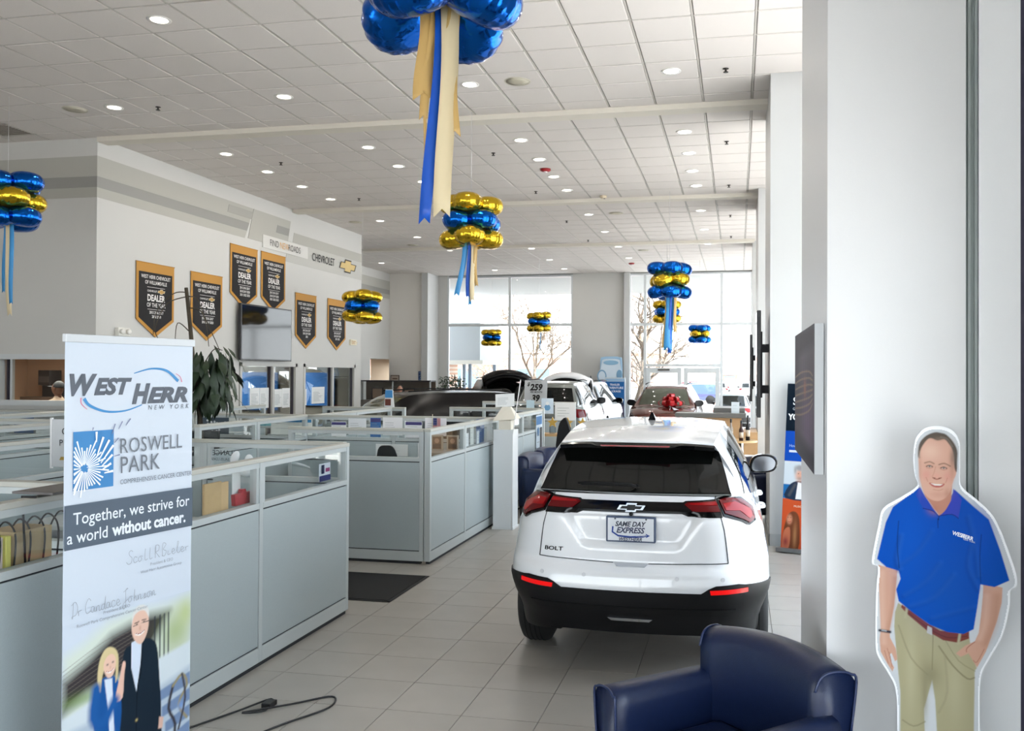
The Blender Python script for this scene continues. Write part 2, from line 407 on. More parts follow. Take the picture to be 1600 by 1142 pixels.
# right glazing wall with piers
M_pier = M_col; M_near = mat('column_paint_lightened', (226,227,228), .45, bump=.03, bscale=200)  # lighter copy of the column paint, making up for dimmer light here
for k,(y0,y1) in enumerate(((3.757,5.245),(10.39,11.5),(16.76,17.9),(23.32,24.4),(-3.6,-2.6))):
    struct(MB().box((.36,y0,0),(.895 if k==0 else 1.2,y1,CZ+.05)).build('column_%d' % (k+2), M_near if k==0 else M_pier))
struct(MB().box((.36,11.5,0),(.50,12.3,CZ)).build('trim_5', M_pier))
struct(MB().box((.36,17.9,0),(.48,18.9,CZ)).build('trim_6', M_pier))
for k,(y0,y1,x0,x1) in enumerate(((10.38,11.51,.35,1.2),(16.75,17.91,.35,1.2),(3.75,5.25,.35,.9))):
    mb = MB().box((x0,y0,0),(x1,y0+.008,.14)).box((x0,y0,0),(x0+.008,y1,.14))
    struct(mb.build('baseboard_%d' % (k+1), M_base))
struct(MB().box((.895,3.78,0),(.945,3.86,CZ)).box((.905,3.765,0),(.915,3.80,CZ)).box((.93,3.765,0),(.94,3.80,CZ)).build('trim_7', mat('frame_grey_green',(150,160,158),.4)))
struct(MB().box((.945,3.765,0),(1.10,3.9,CZ)).build('trim_8', mat('pier_white_gloss',(246,248,250),.35)))
struct(MB().box((1.10,3.77,0),(1.118,3.9,CZ)).build('trim_9', mat('dark_gasket',(52,48,70),.5)))
def side_window(name, y0, y1, n, z0=.15, z1=5.35, X=1.22):
    fr = MB(); ys = [y0+(y1-y0)*i/n for i in range(n+1)]
    for y in ys: fr.box((X-.05,y-.035,z0),(X+.05,y+.035,z1))
    for z in ((z0,3.65,z1) if z1>4 else (z0,z1)): fr.box((X-.05,y0,z-.035),(X+.05,y1,z+.035))
    f = struct(fr.build(name, M_frame))
    for a,b in zip(ys[:-1],ys[1:]):
        for c,d in (((z0,3.65),(3.65,z1)) if z1>4 else ((z0,z1),)): MB().box((X-.005,a+.03,c+.03),(X+.005,b-.03,d-.03)).build('pane', M_glass, f)
side_window('window_3', -2.6, 3.0, 2, z1=2.9); struct(MB().box((1.12,-2.6,2.93),(1.32,3.9,5.5)).box((1.14,3.04,0),(1.32,3.9,2.93)).build('wall_right_light_block', M_wall)); side_window('window_4', 5.2, 10.4, 3); side_window('window_5', 11.5, 16.76, 3)  # solid wall above and beside window_3 added to cut light on the near column
side_window('window_6', 17.9, 23.3, 3); side_window('window_7', 24.4, 29.9, 3)
struct(MB().box((1.12,-4.2,-.05),(1.32,30.1,.15)).box((1.12,-4.2,5.35),(1.32,30.1,CZ+.1)).build('wall_right', M_wall))
# wall behind the camera: glazed
fr = MB(); xs = [-16+i*2.46 for i in range(8)]
for x in xs: fr.box((x-.05,-4.05,0),(x+.05,-3.95,3.15))
for z in (.1,3.1): fr.box((-16,-4.05,z-.05),(1.22,-3.95,z+.05))
f = struct(fr.build('window_8', M_frame))
for a,b in zip(xs[:-1],xs[1:]): MB().box((a+.04,-4.005,.14),(b-.04,-3.995,3.06)).build('pane', M_glass, f)
struct(MB().box((-16,-4.15,3.15),(1.3,-3.95,CZ+.1)).build('wall_front_light_block', M_wall))  # solid upper part added to cut the light from behind the camera

# painted bands on the walls (flat paint, slightly proud)
Yf = 11.355
def bandA(z0, z1, m, n): struct(MB().box((-15,Yf-.002,z0),(-9.398,Yf+.004,z1)).build(n, m))
bandA(4.903,5.209,M_str1,'trim_10'); bandA(4.739,4.902,M_str2,'trim_11'); bandA(4.586,4.738,M_str1,'trim_12')
def bandB(pts, m, n, k=1):
    mb = MB().prism(pts, lambda u,v,q: (-9.4+q, u, v), 0, .003*k, m); struct(mb.build(n, m))
bandB([(11.36,4.903),(15.5,4.903),(15.65,5.209),(11.36,5.209)],M_str1,'trim_13')
bandB([(11.36,4.739),(15.42,4.739),(15.5,4.902),(11.36,4.902)],M_str2,'trim_14')
bandB([(11.36,4.586),(15.34,4.586),(15.42,4.738),(11.36,4.738)],M_str1,'trim_15')
M_str3 = mat('stripe_mid', (160,158,151), .7); M_strw = mat('stripe_pale',(184,183,177),.7)
bandB([(14.75,4.99),(16.05,4.99),(16.0,5.14),(14.8,5.14)],M_str3,'trim_16',2)
bandB([(15.45,4.60),(16.95,4.60),(17.1,5.209),(15.65,5.209)],M_str1,'trim_17',3)
bandB([(16.5,4.88),(17.0,4.88),(17.05,5.04),(16.55,5.04)],M_str2,'trim_18',4)
bandB([(17.2,4.78),(20.70,4.78),(20.70,4.99),(17.25,4.99)],M_str1,'trim_19',2)
bandB([(16.9,4.33),(20.70,4.33),(20.70,4.779),(17.0,4.779)],M_strw,'trim_20',2)
bandB([(15.98,4.50),(17.85,4.50),(17.85,4.76),(15.98,4.76)],mat('plaque_white',(206,204,199),.6),'trim_21',5)
a = Art(.001); a.text('FIND', 0, 0, .19, (66,62,60), wscale=.85); a.text('NEW', .40, 0, .19, (214,160,80), wscale=.85); a.text('ROADS', .74, 0, .19, (66,62,60), wscale=.85)
struct(a.build('wall_lettering_slogan', (-9.383,16.25,4.57), (0,1,0), N=(1,0,0)))
a = Art(.001); a.text('CHEVROLET', 0, 0, .25, (40,40,40), wscale=.80, bold=.008); a.bowtie(1.82, .08, .86, (206,180,120), (60,56,50), H=.26)
struct(a.build('wall_lettering_maker', (-9.385,18.06,4.50), (0,1,0), N=(1,0,0)))
struct(MB().box((-12.1,20.7,4.903),(-12.094,29,5.209)).build('trim_22', M_str1)); struct(MB().box((-12.1,20.7,4.739),(-12.094,29,4.902)).build('trim_23', M_str2)); struct(MB().box((-12.1,20.7,4.586),(-12.094,29,4.738)).build('trim_24', M_str1))

# rooms behind the left wall
M_room = mat('brown_room', (176,142,112), .7); M_dark = mat('office_dark', (74,70,68), .6)
struct(MB().box((-13.6,14.6,0),(-9.45,14.7,2.9)).box((-13.7,11.5,0),(-13.6,14.7,2.9)).box((-13.7,11.5,2.9),(-9.45,14.7,3.0)).box((-9.62,11.5,0),(-9.56,14.6,2.9)).build('wall_service_room', M_room))
wf = MB(); 
for (a,b) in (((-11.10,11.30,2.16),(-9.58,11.40,2.24)),((-11.10,11.30,1.46),(-9.58,11.40,1.54)),((-11.10,11.30,1.5),(-11.02,11.40,2.2)),((-10.95,11.42,1.5),(-10.91,11.47,2.2))): wf.box(a,b)
f = struct(wf.build('window_9', M_frame)); MB().box((-11.03,11.43,1.54),(-9.62,11.44,2.16)).build('pane', M_glass, f)
MB().box((-10.99,11.40,1.54),(-10.955,11.46,2.16)).build('sash_edge', mat('sash_dark',(36,28,44),.5), f)
struct(MB().box((-13.0,20.3,0),(-9.56,20.4,2.9)).box((-13.1,14.7,0),(-13.0,20.4,2.9)).box((-13.1,14.7,2.5),(-9.56,20.4,2.6)).box((-13,17.55,0),(-9.56,17.6,2.5)).build('wall_office', mat('office_wall',(120,112,104),.7)))
struct(MB().box((-12.99,15.0,1.15),(-12.97,17.3,2.2)).box((-12.99,18.0,1.15),(-12.97,20.0,2.2)).box((-12.6,17.50,1.15),(-9.9,17.54,1.98)).box((-12.6,20.24,1.15),(-9.9,20.28,1.98)).build('wall_office_accent', mat('accent_blue',(20,96,170),.6)))
def office_front(name, y0, y1, ym, door=False):
    X = -9.47; mb = MB()
    for y,wd in ((y0,.07),(y1-.07,.07)): mb.box((X-.05,y,0),(X+.085,y+wd,2.17))
    mb.box((X-.05,y0,2.10),(X+.085,y1,2.17)).box((X-.05,ym-.04,0),(X+.075,ym+.04,2.12))
    f = struct(mb.build(name, M_wall)); gf = MB()
    for a,b in ((y0+.07,ym-.04),(ym+.04,y1-.07)): MB().box((X-.005,a,.1),(X+.005,b,2.10)).build('pane', M_oglass, f); gf.box((X-.03,b-.03,.05),(X+.03,b,2.1)).box((X-.03,a,1.05),(X+.03,a+.02,2.1))
    gf.build('dark_edge', mat('sash_dark',(36,28,44),.5), f); return f
for _y in (16.1,19.0,13.0,30.3):  # unseen fill lamps added to brighten the offices, service room and hall
    _l=bpy.data.lights.new('room_fill_light','AREA'); _l.size=1.2; _l.energy=(20 if _y>30 else 60 if _y>14 else 22); _l.color=(1,.9,.78) if _y<14 else (1,.97,.92); _q=bpy.data.objects.new('room_fill_light',_l); COL.objects.link(_q); _q.location=(-11.4 if _y<30 else -12.6,_y,2.4)
M_oglass = glassmat('office_glass', (225,232,230), .16)
office_front('window_10', 15.2, 17.42, 16.45); f=office_front('window_11', 17.72, 20.36, 19.15)

# ceiling fixtures
M_lamp = mat('lamp_glow', (255,250,240), .4, emit=3, emit_rgb=(255,246,230)); M_ring = mat('lamp_ring', (236,234,230), .3, metal=.3)
lt = thing('recessed_downlight', 'round recessed downlight in the tiled ceiling', 'light', (-5.65,7.66,CZ))
MB().lathe([(.085,-.004),(.115,-.006),(.118,.0),(.085,.002),(.085,-.004)], seg=20).build('trim_ring', M_ring, lt, world=False)
MB().lathe([(.084,-.0025),(.07,-.0045),(0.0001,-.005)], seg=20).build('reflector', M_lamp, lt, world=False)
_ld = bpy.data.lights.new('downlight_bulb','AREA'); _ld.shape='DISK'; _ld.size=.07; _ld.energy=2.2; _ld.color=(1,.93,.84)
_lo = bpy.data.objects.new('bulb',_ld); COL.objects.link(_lo); _lo.parent=lt; _lo.location=(0,0,-.012)
LL = [(-5.65,7.66),(-5.66,10.11),(-8.11,10.1),(-3.2,10.1),(-.77,10.09),(-8.06,12.6),(-5.64,12.63),(-5.65,13.88),(-8.06,13.85),(-8.06,15.07),(-8.07,16.28),(-5.67,15.1),(-3.21,12.66),(-3.2,13.86),(-3.22,15.12),(-3.21,16.28),(-3.23,18.86),(-.78,12.66),(-.78,13.89),(-.79,15.12),(-.78,16.32),(-.8,18.83),(-3.23,21.22),(-.82,21.3),(-.81,23.68),(-5.68,23.7),(-5.7,26.17),(-5.7,28.5),(-3.25,23.8),(-3.25,26.15),(-8.07,23.67),(-8.1,28.49),(-8.12,21.25),(-11.16,26.07),(-8.09,18.81)]
rows = sorted(set(round(y/1.2) for x,y in LL)); 
def ordw(n): return ['first','second','third','fourth','fifth','sixth','seventh','eighth','ninth','tenth','eleventh','twelfth','thirteenth'][n]
colname = {-8:'above the pennant wall', -6:'over the middle of the cubicles', -3:'over the aisle edge of the cubicles', -1:'above the row next to the columns', -11:'in the far left recess'}
cnt = {}
for k,(x,y) in enumerate(sorted(LL, key=lambda t: (round(t[0]/2.4), t[1]))):
    c = min(colname, key=lambda q: abs(q-x)); cnt[c] = cnt.get(c,0)+1
    lab = 'recessed downlight %s from the front in the row %s' % (ordw(cnt[c]-1), colname[c])
    if k == 0: lt.location = (x,y,CZ); lt['label'] = lab; lt['group'] = 'recessed ceiling downlights'
    else: dup(lt, (x,y,CZ), label=lab, group='recessed ceiling downlights')
M_spk = mat('speaker_grille', (188,182,164), .7, noise=.06, nscale=400)
def places(proto, P, fmt, group):
    for k,(x,y) in enumerate(P):
        lab = fmt % (ordw(k),)
        if k == 0: proto.location = (x,y,CZ); proto['label'] = lab; proto['group'] = group
        else: dup(proto, (x,y,CZ), label=lab, group=group)
sp = thing('ceiling_speaker', 'x', 'speaker', group='x'); MB().lathe([(.14,0),(.155,-.006),(.16,0)], seg=24).build('speaker_rim', mat('speaker_rim',(200,195,180),.6), sp, world=False)
MB().lathe([(.142,-.003),(.06,-.010),(.0001,-.012)], seg=24).build('grille', M_spk, sp, world=False)
places(sp, [(-8.69,10.08),(-2.6,10.1),(-2.62,18.81),(-8.73,18.87),(-8.74,22.55),(-2.64,24.6)], 'beige round ceiling speaker grille, %s nearest to the front of the hall', 'ceiling speakers')
sk = thing('sprinkler_head', 'x', 'sprinkler', group='x'); MB().lathe([(.035,0),(.035,-.006),(.012,-.01),(.012,-.035),(.030,-.04),(.030,-.044),(.001,-.044)], seg=10).build('sprinkler_body', mat('sprinkler_metal',(60,54,50),.4,metal=.6), sk, world=False)
MB().box((-.024,-.004,-.045),(.024,.004,-.036)).box((-.004,-.024,-.045),(.004,.024,-.036)).build('deflector', mat('sprinkler_metal',(60,54,50),.4), sk, world=False)
places(sk, [(-7.52,10.19),(-.15,10.12),(-7.48,13.28),(-.18,13.3),(-3.82,13.32),(-7.47,16.31),(-3.82,16.29),(-.18,16.38),(-3.86,19.56),(-.18,19.48),(-.19,22.46),(-3.86,22.47)], 'small dark sprinkler head hanging from the ceiling, %s nearest to the front', 'sprinkler heads')
sm = thing('smoke_detector', 'x', 'detector', group='x'); MB().lathe([(.07,0),(.07,-.02),(.05,-.045),(.001,-.05)], seg=16).build('detector_body', mat('detector_plastic',(206,190,164),.5), sm, world=False)
MB().lathe([(.018,-.05),(.018,-.058),(.001,-.06)], (.02,.0,0), 8).build('sensor', mat('sensor_dark',(50,46,44),.5), sm, world=False)
places(sm, [(-2.62,8.93),(-2.61,16.94)], 'beige smoke detector on the ceiling, %s nearest to the front', 'smoke detectors')
st = thing('alarm_strobe', 'x', 'alarm', group='x'); MB().lathe([(.09,0),(.09,-.03),(.06,-.045),(.001,-.045)], seg=16).build('strobe_body', mat('strobe_red',(150,20,28),.4), st, world=False)
MB().ellipsoid((0,0,-.05),(.035,.035,.02)).build('strobe_lens', mat('strobe_lens',(220,210,210),.2), st, world=False)
places(st, [(-3.24,14.53),(-3.31,27.38)], 'red fire alarm strobe on the ceiling, %s nearest to the front', 'fire alarm strobes')
v = thing('air_return_grille', 'dark square air return grille in the ceiling at far left', 'vent', (-10.45,10.75,CZ))
MB().box((-10.74,10.46,CZ-.006),(-10.16,10.50,CZ)).box((-10.74,11.0,CZ-.006),(-10.16,11.04,CZ)).box((-10.74,10.46,CZ-.006),(-10.70,11.04,CZ)).box((-10.20,10.46,CZ-.006),(-10.16,11.04,CZ)).build('grille_frame', M_grid, v)
for k in range(9): MB().box((-10.70,10.515+k*.055,CZ-.005),(-10.20,10.54+k*.055,CZ+.004)).build('louver', mat('louver_dark',(116,108,98),.6), v)
# ------------------------------------------------------------ cubicle partitions
M_pan = mat('partition_metal_panel', (172,183,186), .42, metal=.15, noise=.04, nscale=260, bump=.05, bscale=350)
M_rail = mat('partition_rail', (186,193,194), .42, metal=.1)
M_cap = mat('partition_cap', (186,186,178), .45, metal=.1)
M_pglass = glassmat('partition_glass', (250,252,252), .03)
M_foot = mat('gap_shade_dark', (38,40,44), .7)  # dark tone standing in for shade in the foot gap and panel seams
def partition(label, p0, p1, nodes, group='grey office cubicle partitions', H=1.40, gz=1.10, capend=True):
    d = Vector((p1[0]-p0[0], p1[1]-p0[1], 0)); L = d.length; d.normalize(); n = Vector((-d.y, d.x, 0))
    t = thing('cubicle_partition', label, 'partition', (p0[0],p0[1],0), 0, group)
    def bx(mb, s0, s1, z0, z1, h, m=None):
        P = lambda s, q, z: (p0[0]+d.x*s+n.x*q, p0[1]+d.y*s+n.y*q, z)
        return mb.add([P(s0,-h,z0),P(s1,-h,z0),P(s1,h,z0),P(s0,h,z0),P(s0,-h,z1),P(s1,-h,z1),P(s1,h,z1),P(s0,h,z1)],
                      [(3,2,1,0),(4,5,6,7),(0,1,5,4),(1,2,6,5),(2,3,7,6),(3,0,4,7)], m)
    nd = [0]+list(nodes)+[L]
    for s in (nd if capend else nd[1:-1]):
        a = min(max(s,.022),L-.022); bx(MB(), a-.022, a+.022, .03, H-.03, .032).build('post', M_rail, t, bevel=.003)
    bx(MB(), -.0 , L, H-.03, H, .036).build('top_cap', M_cap, t, bevel=.004)
    for a,b in zip(nd[:-1], nd[1:]):
        a += .024; b -= .024
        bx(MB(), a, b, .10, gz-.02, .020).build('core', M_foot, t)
        bx(MB(), a+.004, b-.004, .140, gz-.050, .028).build('metal_panel', M_pan, t, bevel=.002)
        bx(MB(), a, b, gz-.04, gz, .031).build('middle_rail', M_rail, t, bevel=.002)
        bx(MB(), a, b, .03, .13, .031).build('base_rail', M_rail, t, bevel=.002)
        g = MB(); bx(g, a, b, H-.065, H-.03, .028); bx(g, a, a+.03, gz, H-.06, .024); bx(g, b-.03, b, gz, H-.06, .024)
        g.build('glazing_frame', M_rail, t)
        bx(MB(), a+.03, b-.03, gz, H-.065, .003).build('glass_pane', M_pglass, t)
    bx(MB(), .03, L-.03, .0, .03, .020).build('foot_shade_strip', M_foot, t)  # dark strip painted as the shade under the panels
    return t
partition('long grey cubicle partition with glass top strip running behind the roll-up banner', (-3.18,1.5), (-3.18,6.72), [1.28,2.57,3.87])
partition('grey partition closing the far side of the nearest cubicle', (-5.8,6.78), (-3.215,6.78), [1.3], capend=False)
partition('grey partition dividing the cubicle beside the wire file basket', (-5.8,3.95), (-3.215,3.95), [1.3], capend=False)
partition('grey spine partition behind the nearest cubicles', (-5.83,1.5), (-5.83,6.75), [1.3,2.45,3.9])
partition('wide grey partition facing the black floor mat', (-4.72,8.6), (-3.19,8.6), [])
partition('grey cubicle partition running back from the mat corner to the white pedestal and blue armchairs', (-3.15,8.57), (-3.15,13.86), [1.2,2.62,4.0])
partition('grey partition across the back of the cubicle with the white papers', (-8.2,11.1), (-3.19,11.1), [2.35,3.65])
partition('grey spine partition left of the cubicle with the white papers', (-5.83,8.6), (-5.83,11.06), [1.2])
partition('grey partition two rows back in front of the dark crossover', (-7.0,13.9), (-5.5,13.9), [])
partition('grey spine partition running back towards the office windows', (-5.75,11.14), (-5.75,13.85), [1.35])
partition('grey partition right in front of the dark crossover', (-4.85,14.3), (-3.19,14.3), [])
partition('grey partition farthest back with white leaflets on it', (-4.95,16.6), (-3.08,16.6), [.95], H=1.43)
partition('grey partition with end post near the potted tree', (-8.35,11.2), (-8.35,14.3), [1.5])
partition('grey partition near the service window wall', (-9.65,8.3), (-9.65,11.14), [1.5])
partition('grey partition against the wall below the service window', (-11.6,11.2), (-9.7,11.2), [.78], H=1.40, gz=1.04)
partition('grey partition in the row behind, left of the roll-up banner', (-7.6,6.4), (-7.6,9.1), [1.3])
partition('grey partition crossing towards the service window', (-9.6,9.0), (-7.65,9.1), [])

M_paper = mat('paper', (232,234,234), .6); M_lam = mat('desk_laminate', (190,190,186), .45); M_wood = mat('desk_walnut', (96,76,60), .5, noise=.15, nscale=12)
M_blk = mat('black_plastic', (24,24,26), .4)
def desk(label, x0, y0, x1, y1, m=None, z=.74):
    t = thing('desk', label, 'desk', ((x0+x1)/2,(y0+y1)/2,0), 0, 'cubicle desks')
    MB().box((x0,y0,z-.035),(x1,y1,z)).build('desktop', m or M_lam, t, bevel=.004)
    for x in (x0+.03,x1-.07): MB().box((x,y0+.05,0),(x+.04,y1-.05,z-.035)).build('side_panel', M_rail, t)
    return t
desk('light desk inside the nearest cubicle', -5.75,6.05,-3.25,6.7); desk('light desk in the cubicle behind the file basket', -5.75,3.1,-3.3,3.85)
desk('light desk below the white papers', -5.7,10.35,-3.3,11.0); desk('light desk in the third cubicle', -5.6,13.1,-3.3,13.8)
c = thing('wooden_credenza', 'dark wooden credenza seen through the glass at the mat corner', 'cabinet', (-3.48,10.1,0))
MB().box((-3.70,9.90,0),(-3.24,10.33,1.0)).build('cabinet_body', M_wood, c, bevel=.005); MB().box((-3.72,9.88,1.0),(-3.23,10.34,1.03)).build('top', mat('credenza_top',(150,150,146),.4), c, bevel=.004)
for i in range(2): MB().box((-3.68+i*.22,9.885,.08),(-3.48+i*.22,9.90,.95)).build('door', M_wood, c, bevel=.003)

def sheet(label, P, U, wd, h, lines=6, thick=.002, col=(232,234,234), group='papers pinned up in the cubicles', V=(0,0,1), head=None, extra=None, name='paper_sheet', cat='paper'):
    t = thing(name, label, cat, P, 0, group)
    U3 = Vector(U).normalized(); V3 = Vector(V).normalized(); N = U3.cross(V3); P3 = Vector(P)
    MB().prism([(0,0),(wd,0),(wd,h),(0,h)], lambda u,v,q: P3+U3*u+V3*v+N*q, 0, thick).build('sheet', pm(col), t)
    a = Art(.0008); 
    if head: a.rect(0.02*wd,h*.78,wd*.98,h*.97,head)
    for i in range(lines): a.rect(wd*.12, h*(.68-.6*i/max(lines,1)), wd*(.5+.38*random.random()), h*(.68-.6*i/max(lines,1))+h*.018, (150,156,160))
    if extra: extra(a)
    a.build('printing', P3+N*thick, U3, V3, t); return t
sheet('large white sheet beside the black handset cover behind the mat partition', (-4.80,11.068,.86), (1,0,0), .46, .16, 5)
sheet('narrow white sheet at the right end behind the mat partition', (-4.20,11.068,.84), (1,0,0), .14, .20, 4)
hs = thing('office_chair', 'black office chair back just showing behind the mat partition glass', 'chair', (-3.93,9.55,0), R(200))
MB().prism(crom([(-.22,.62),(-.24,.9),(-.17,1.20),(0,1.25),(.17,1.20),(.24,.9),(.22,.62),(0,.58)],4,True), lambda u,v,q: (u*.55+(v-.6)*.10, q+(v-.6)*.12, v*.93), .20,.26).build('backrest', M_blk, hs, world=False)
MB().box((-.24,-.22,.44),(.24,.22,.51)).build('seat', M_blk, hs, world=False, bevel=.03)
MB().lathe([(.03,.08),(.03,.44)], seg=10).build('column', M_blk, hs, world=False)
for k in range(5): a=k*2*math.pi/5; MB().tube([(0,0,.1),(.28*math.cos(a),.28*math.sin(a),.05)],.02,6).build('leg', M_blk, hs, world=False)
# brochures on the R10/R7 tops
for k,(x,wd,h,c) in enumerate([(-5.45,.22,.2,(236,238,240)),(-5.2,.26,.22,(228,232,236)),(-4.88,.15,.26,(60,110,170)),(-4.70,.28,.24,(238,238,240)),(-4.38,.24,.22,(232,234,238)),(-4.1,.3,.24,(236,236,240))]):
    sheet(['white leaflet leftmost on the far side of the second cubicle','pale leaflet second from the left on the far side of the second cubicle','blue leaflet among white ones behind the second cubicle','white form right of the blue leaflet','white form below the stand-up card','white form rightmost next to the little flag'][k], (x,11.065,1.11+.03*(k%2)), (1,0,0), wd, h, 5, head=(70,66,120) if k%2==0 else None, col=c)
sc = thing('tent_card', 'small stand-up card with a blue picture on the cubicle rail before the dark crossover', 'card', (-5.75,13.86,1.4))
MB().prism([(0,0),(.18,0),(.15,.30),(.02,.30)], lambda u,v,q: (-5.84+u,13.80+q,1.40+v), 0,.01).build('card', M_paper, sc)
a=Art(.001); a.poly([(0.012,.16),(.15,.16),(.145,.29),(.02,.29)],(70,140,200)); a.rect(.015,.03,.12,.14,(110,60,50)); a.build('printing',(-5.84,13.799,1.40),(1,0,0),(0,0,1),sc)
# desk flag
def usflag(label, P, U, wd, h, rod=.0):
    t = thing('small_american_flag', label, 'flag', P); U=Vector(U).normalized(); P3=Vector(P)
    a=Art(.0006)
    for i in range(7): a.rect(i*2*wd/13, 0, (i*2+1)*wd/13, h, (190,40,52))
    m=MB().prism([(0,0),(wd,0),(wd,h),(0,h)], lambda u,v,q: P3+U*u+Vector((0,0,v))+U.cross(Vector((0,0,1)))*q, -.002,0); m.build('cloth', pm((236,236,240)), t)
    a.rect(0,h*.46,wd*.54,h,(44,52,110))
    for i in range(3):
        for j in range(3): a.disc(wd*(.1+.17*i),h*(.55+.15*j),wd*.03,(240,240,245),n=5)
    a.build('stars_and_stripes', P3, U, (0,0,1), t)
    MB().tube([P3+Vector((-.01,0,-.06)),P3+Vector((-.01,0,h+.05))],.004,6).build('stick', pm((220,214,190)), t); return t
usflag('small American flag hanging from the rail in front of the dark crossover', (-3.98,11.05,1.20), (1,0,0), .10, .18)
# name plate lettering on spine glass
a=Art(.001); a.text('LANCE KURYLOWICZ',0,0,.062,(54,58,60)); a.text('CERTIFIED SALES CONSULTANT',.02,-.05,.032,(70,74,78))
o=a.build('x',(-5.05,6.745,1.245),(1,0,0),(0,0,1),N=(0,1,0)); bpy.data.objects.remove(o)
a=Art(.001); vs,fs=text_geo('LANCE KU',1); a._put([(-u*.062,v*.062) for u,v in vs],fs,(54,58,60)); vs,fs=text_geo('SALES LEASING',1); a._put([(-.03-u*.032,v*.032-.045) for u,v in vs],fs,(80,84,88))
o=a.build('glass_name_lettering',(-4.25,6.772,1.265),(1,0,0),(0,0,1)); tag(o,'dark name lettering seen reversed on the partition glass right of the banner','lettering')
# white cloud-like shapes (plush / tissue) by the name
pf = thing('white_tissue_figurine', 'lumpy white ornament against the glass right of the roll-up banner', 'ornament', (-4.2,6.6,1.12))
MB().ellipsoid((-4.17,6.62,1.16),(.085,.04,.055)).ellipsoid((-4.02,6.62,1.15),(.07,.04,.045)).ellipsoid((-4.33,6.62,1.13),(.04,.03,.03)).build('body', mat('white_fluff',(232,236,238),.8), pf)
MB().ellipsoid((-4.13,6.62,1.265),(.035,.025,.06),rot=Matrix.Rotation(.5,3,'Y')).ellipsoid((-4.0,6.62,1.24),(.04,.025,.055)).build('ears', mat('white_fluff',(232,236,238),.8), pf)
MB().box((-4.3,6.57,1.06),(-3.9,6.70,1.11)).build('ledge', M_rail, pf)
# envelope, red tray, white card behind the near glass
t=thing('brown_envelope','brown cardboard folder upright behind the nearest glass pane','folder',(-3.26,4.98,1.10))
MB().box((-3.24,4.84,1.085),(-3.225,5.02,1.285)).build('front_cover', mat('kraft',(196,164,118),.7,noise=.05), t); MB().box((-3.262,5.01,1.085),(-3.245,5.13,1.27)).build('back_cover', mat('kraft2',(206,172,126),.7), t)
t=thing('red_card_holder','red plastic business card holder behind the nearest glass pane','holder',(-3.27,5.3,1.10))
MB().prism([(5.19,1.10),(5.38,1.10),(5.39,1.175),(5.32,1.175),(5.31,1.20),(5.27,1.20),(5.26,1.175),(5.18,1.175)], lambda u,v,q:(-3.26+q,u,v),0,.03).build('holder', mat('red_plastic',(176,40,52),.4), t, bevel=.002)
t=thing('white_card','tall white card standing in the red holder','card',(-3.27,5.25,1.12)); MB().box((-3.275,5.215,1.12),(-3.270,5.31,1.345)).build('card', M_paper, t)
t=thing('leaflet','white and navy leaflet in the corner of the nearest cubicle glass','leaflet',(-3.24,6.5,1.1))
MB().box((-3.242,6.37,1.115),(-3.238,6.56,1.255)).build('sheet', pm((226,230,240)), t); a=Art(.001); a.rect(0,0,.19,.045,(36,44,110)); a.rect(.03,.06,.08,.13,(30,36,80)); a.rect(.10,.07,.17,.10,(150,60,110)); a.build('printing',(-3.236,6.37,1.115),(0,1,0),(0,0,1),t,N=(1,0,0))
# wire file basket with folders, left of banner
t=thing('wire_file_basket','black wire file rack hooked on the partition at far left','rack',(-3.3,3.6,1.1))
for k in range(6):
    y=3.30+k*.085; pts=[(-3.215,y,1.09),(-3.215,y+.01,1.20),(-3.25,y+.03,1.262),(-3.33,y+.06,1.28),(-3.40,y+.08,1.20),(-3.42,y+.08,1.09)]
    MB().tube(crom(pts,4),.0045,6).build('wire_hoop', M_blk, t)
MB().tube([(-3.215,3.28,1.09),(-3.215,3.78,1.09)],.005,6).build('wire_rail', M_blk, t); MB().tube([(-3.42,3.30,1.09),(-3.42,3.8,1.09)],.005,6).build('wire_rail', M_blk, t)
for y in (3.45,3.72): MB().tube([(-3.215,y,1.09),(-3.212,y-.02,1.36),(-3.218,y-.02,1.405),(-3.14,y-.02,1.405)],.005,6).build('hanging_hook', M_blk, t)
for k,(c,lab) in enumerate([((214,190,200),'pink folder in the black wire rack'),((222,206,196),'cream folder in the black wire rack'),((226,218,120),'yellow folder in the black wire rack'),((186,162,124),'thick brown folder in the black wire rack')]):
    y=3.26+k*.045 if k<3 else 3.40
    o=MB().box((-3.40,y,1.08),(-3.225,y+(.03 if k<3 else .22),1.235 if k<3 else 1.245)).build('file_folder', pm(c), None, bevel=.003); tag(o, lab, 'folder')
t=thing('grey_tray','dark grey flat clipboard lying on the partition top at far left','clipboard',(-3.2,3.6,1.4)); MB().box((-3.30,3.46,1.411),(-3.08,3.86,1.422)).build('board', mat('clipboard',(96,92,90),.5), t); MB().box((-3.20,3.62,1.34),(-3.17,3.65,1.403)).build('clip', M_blk, t)
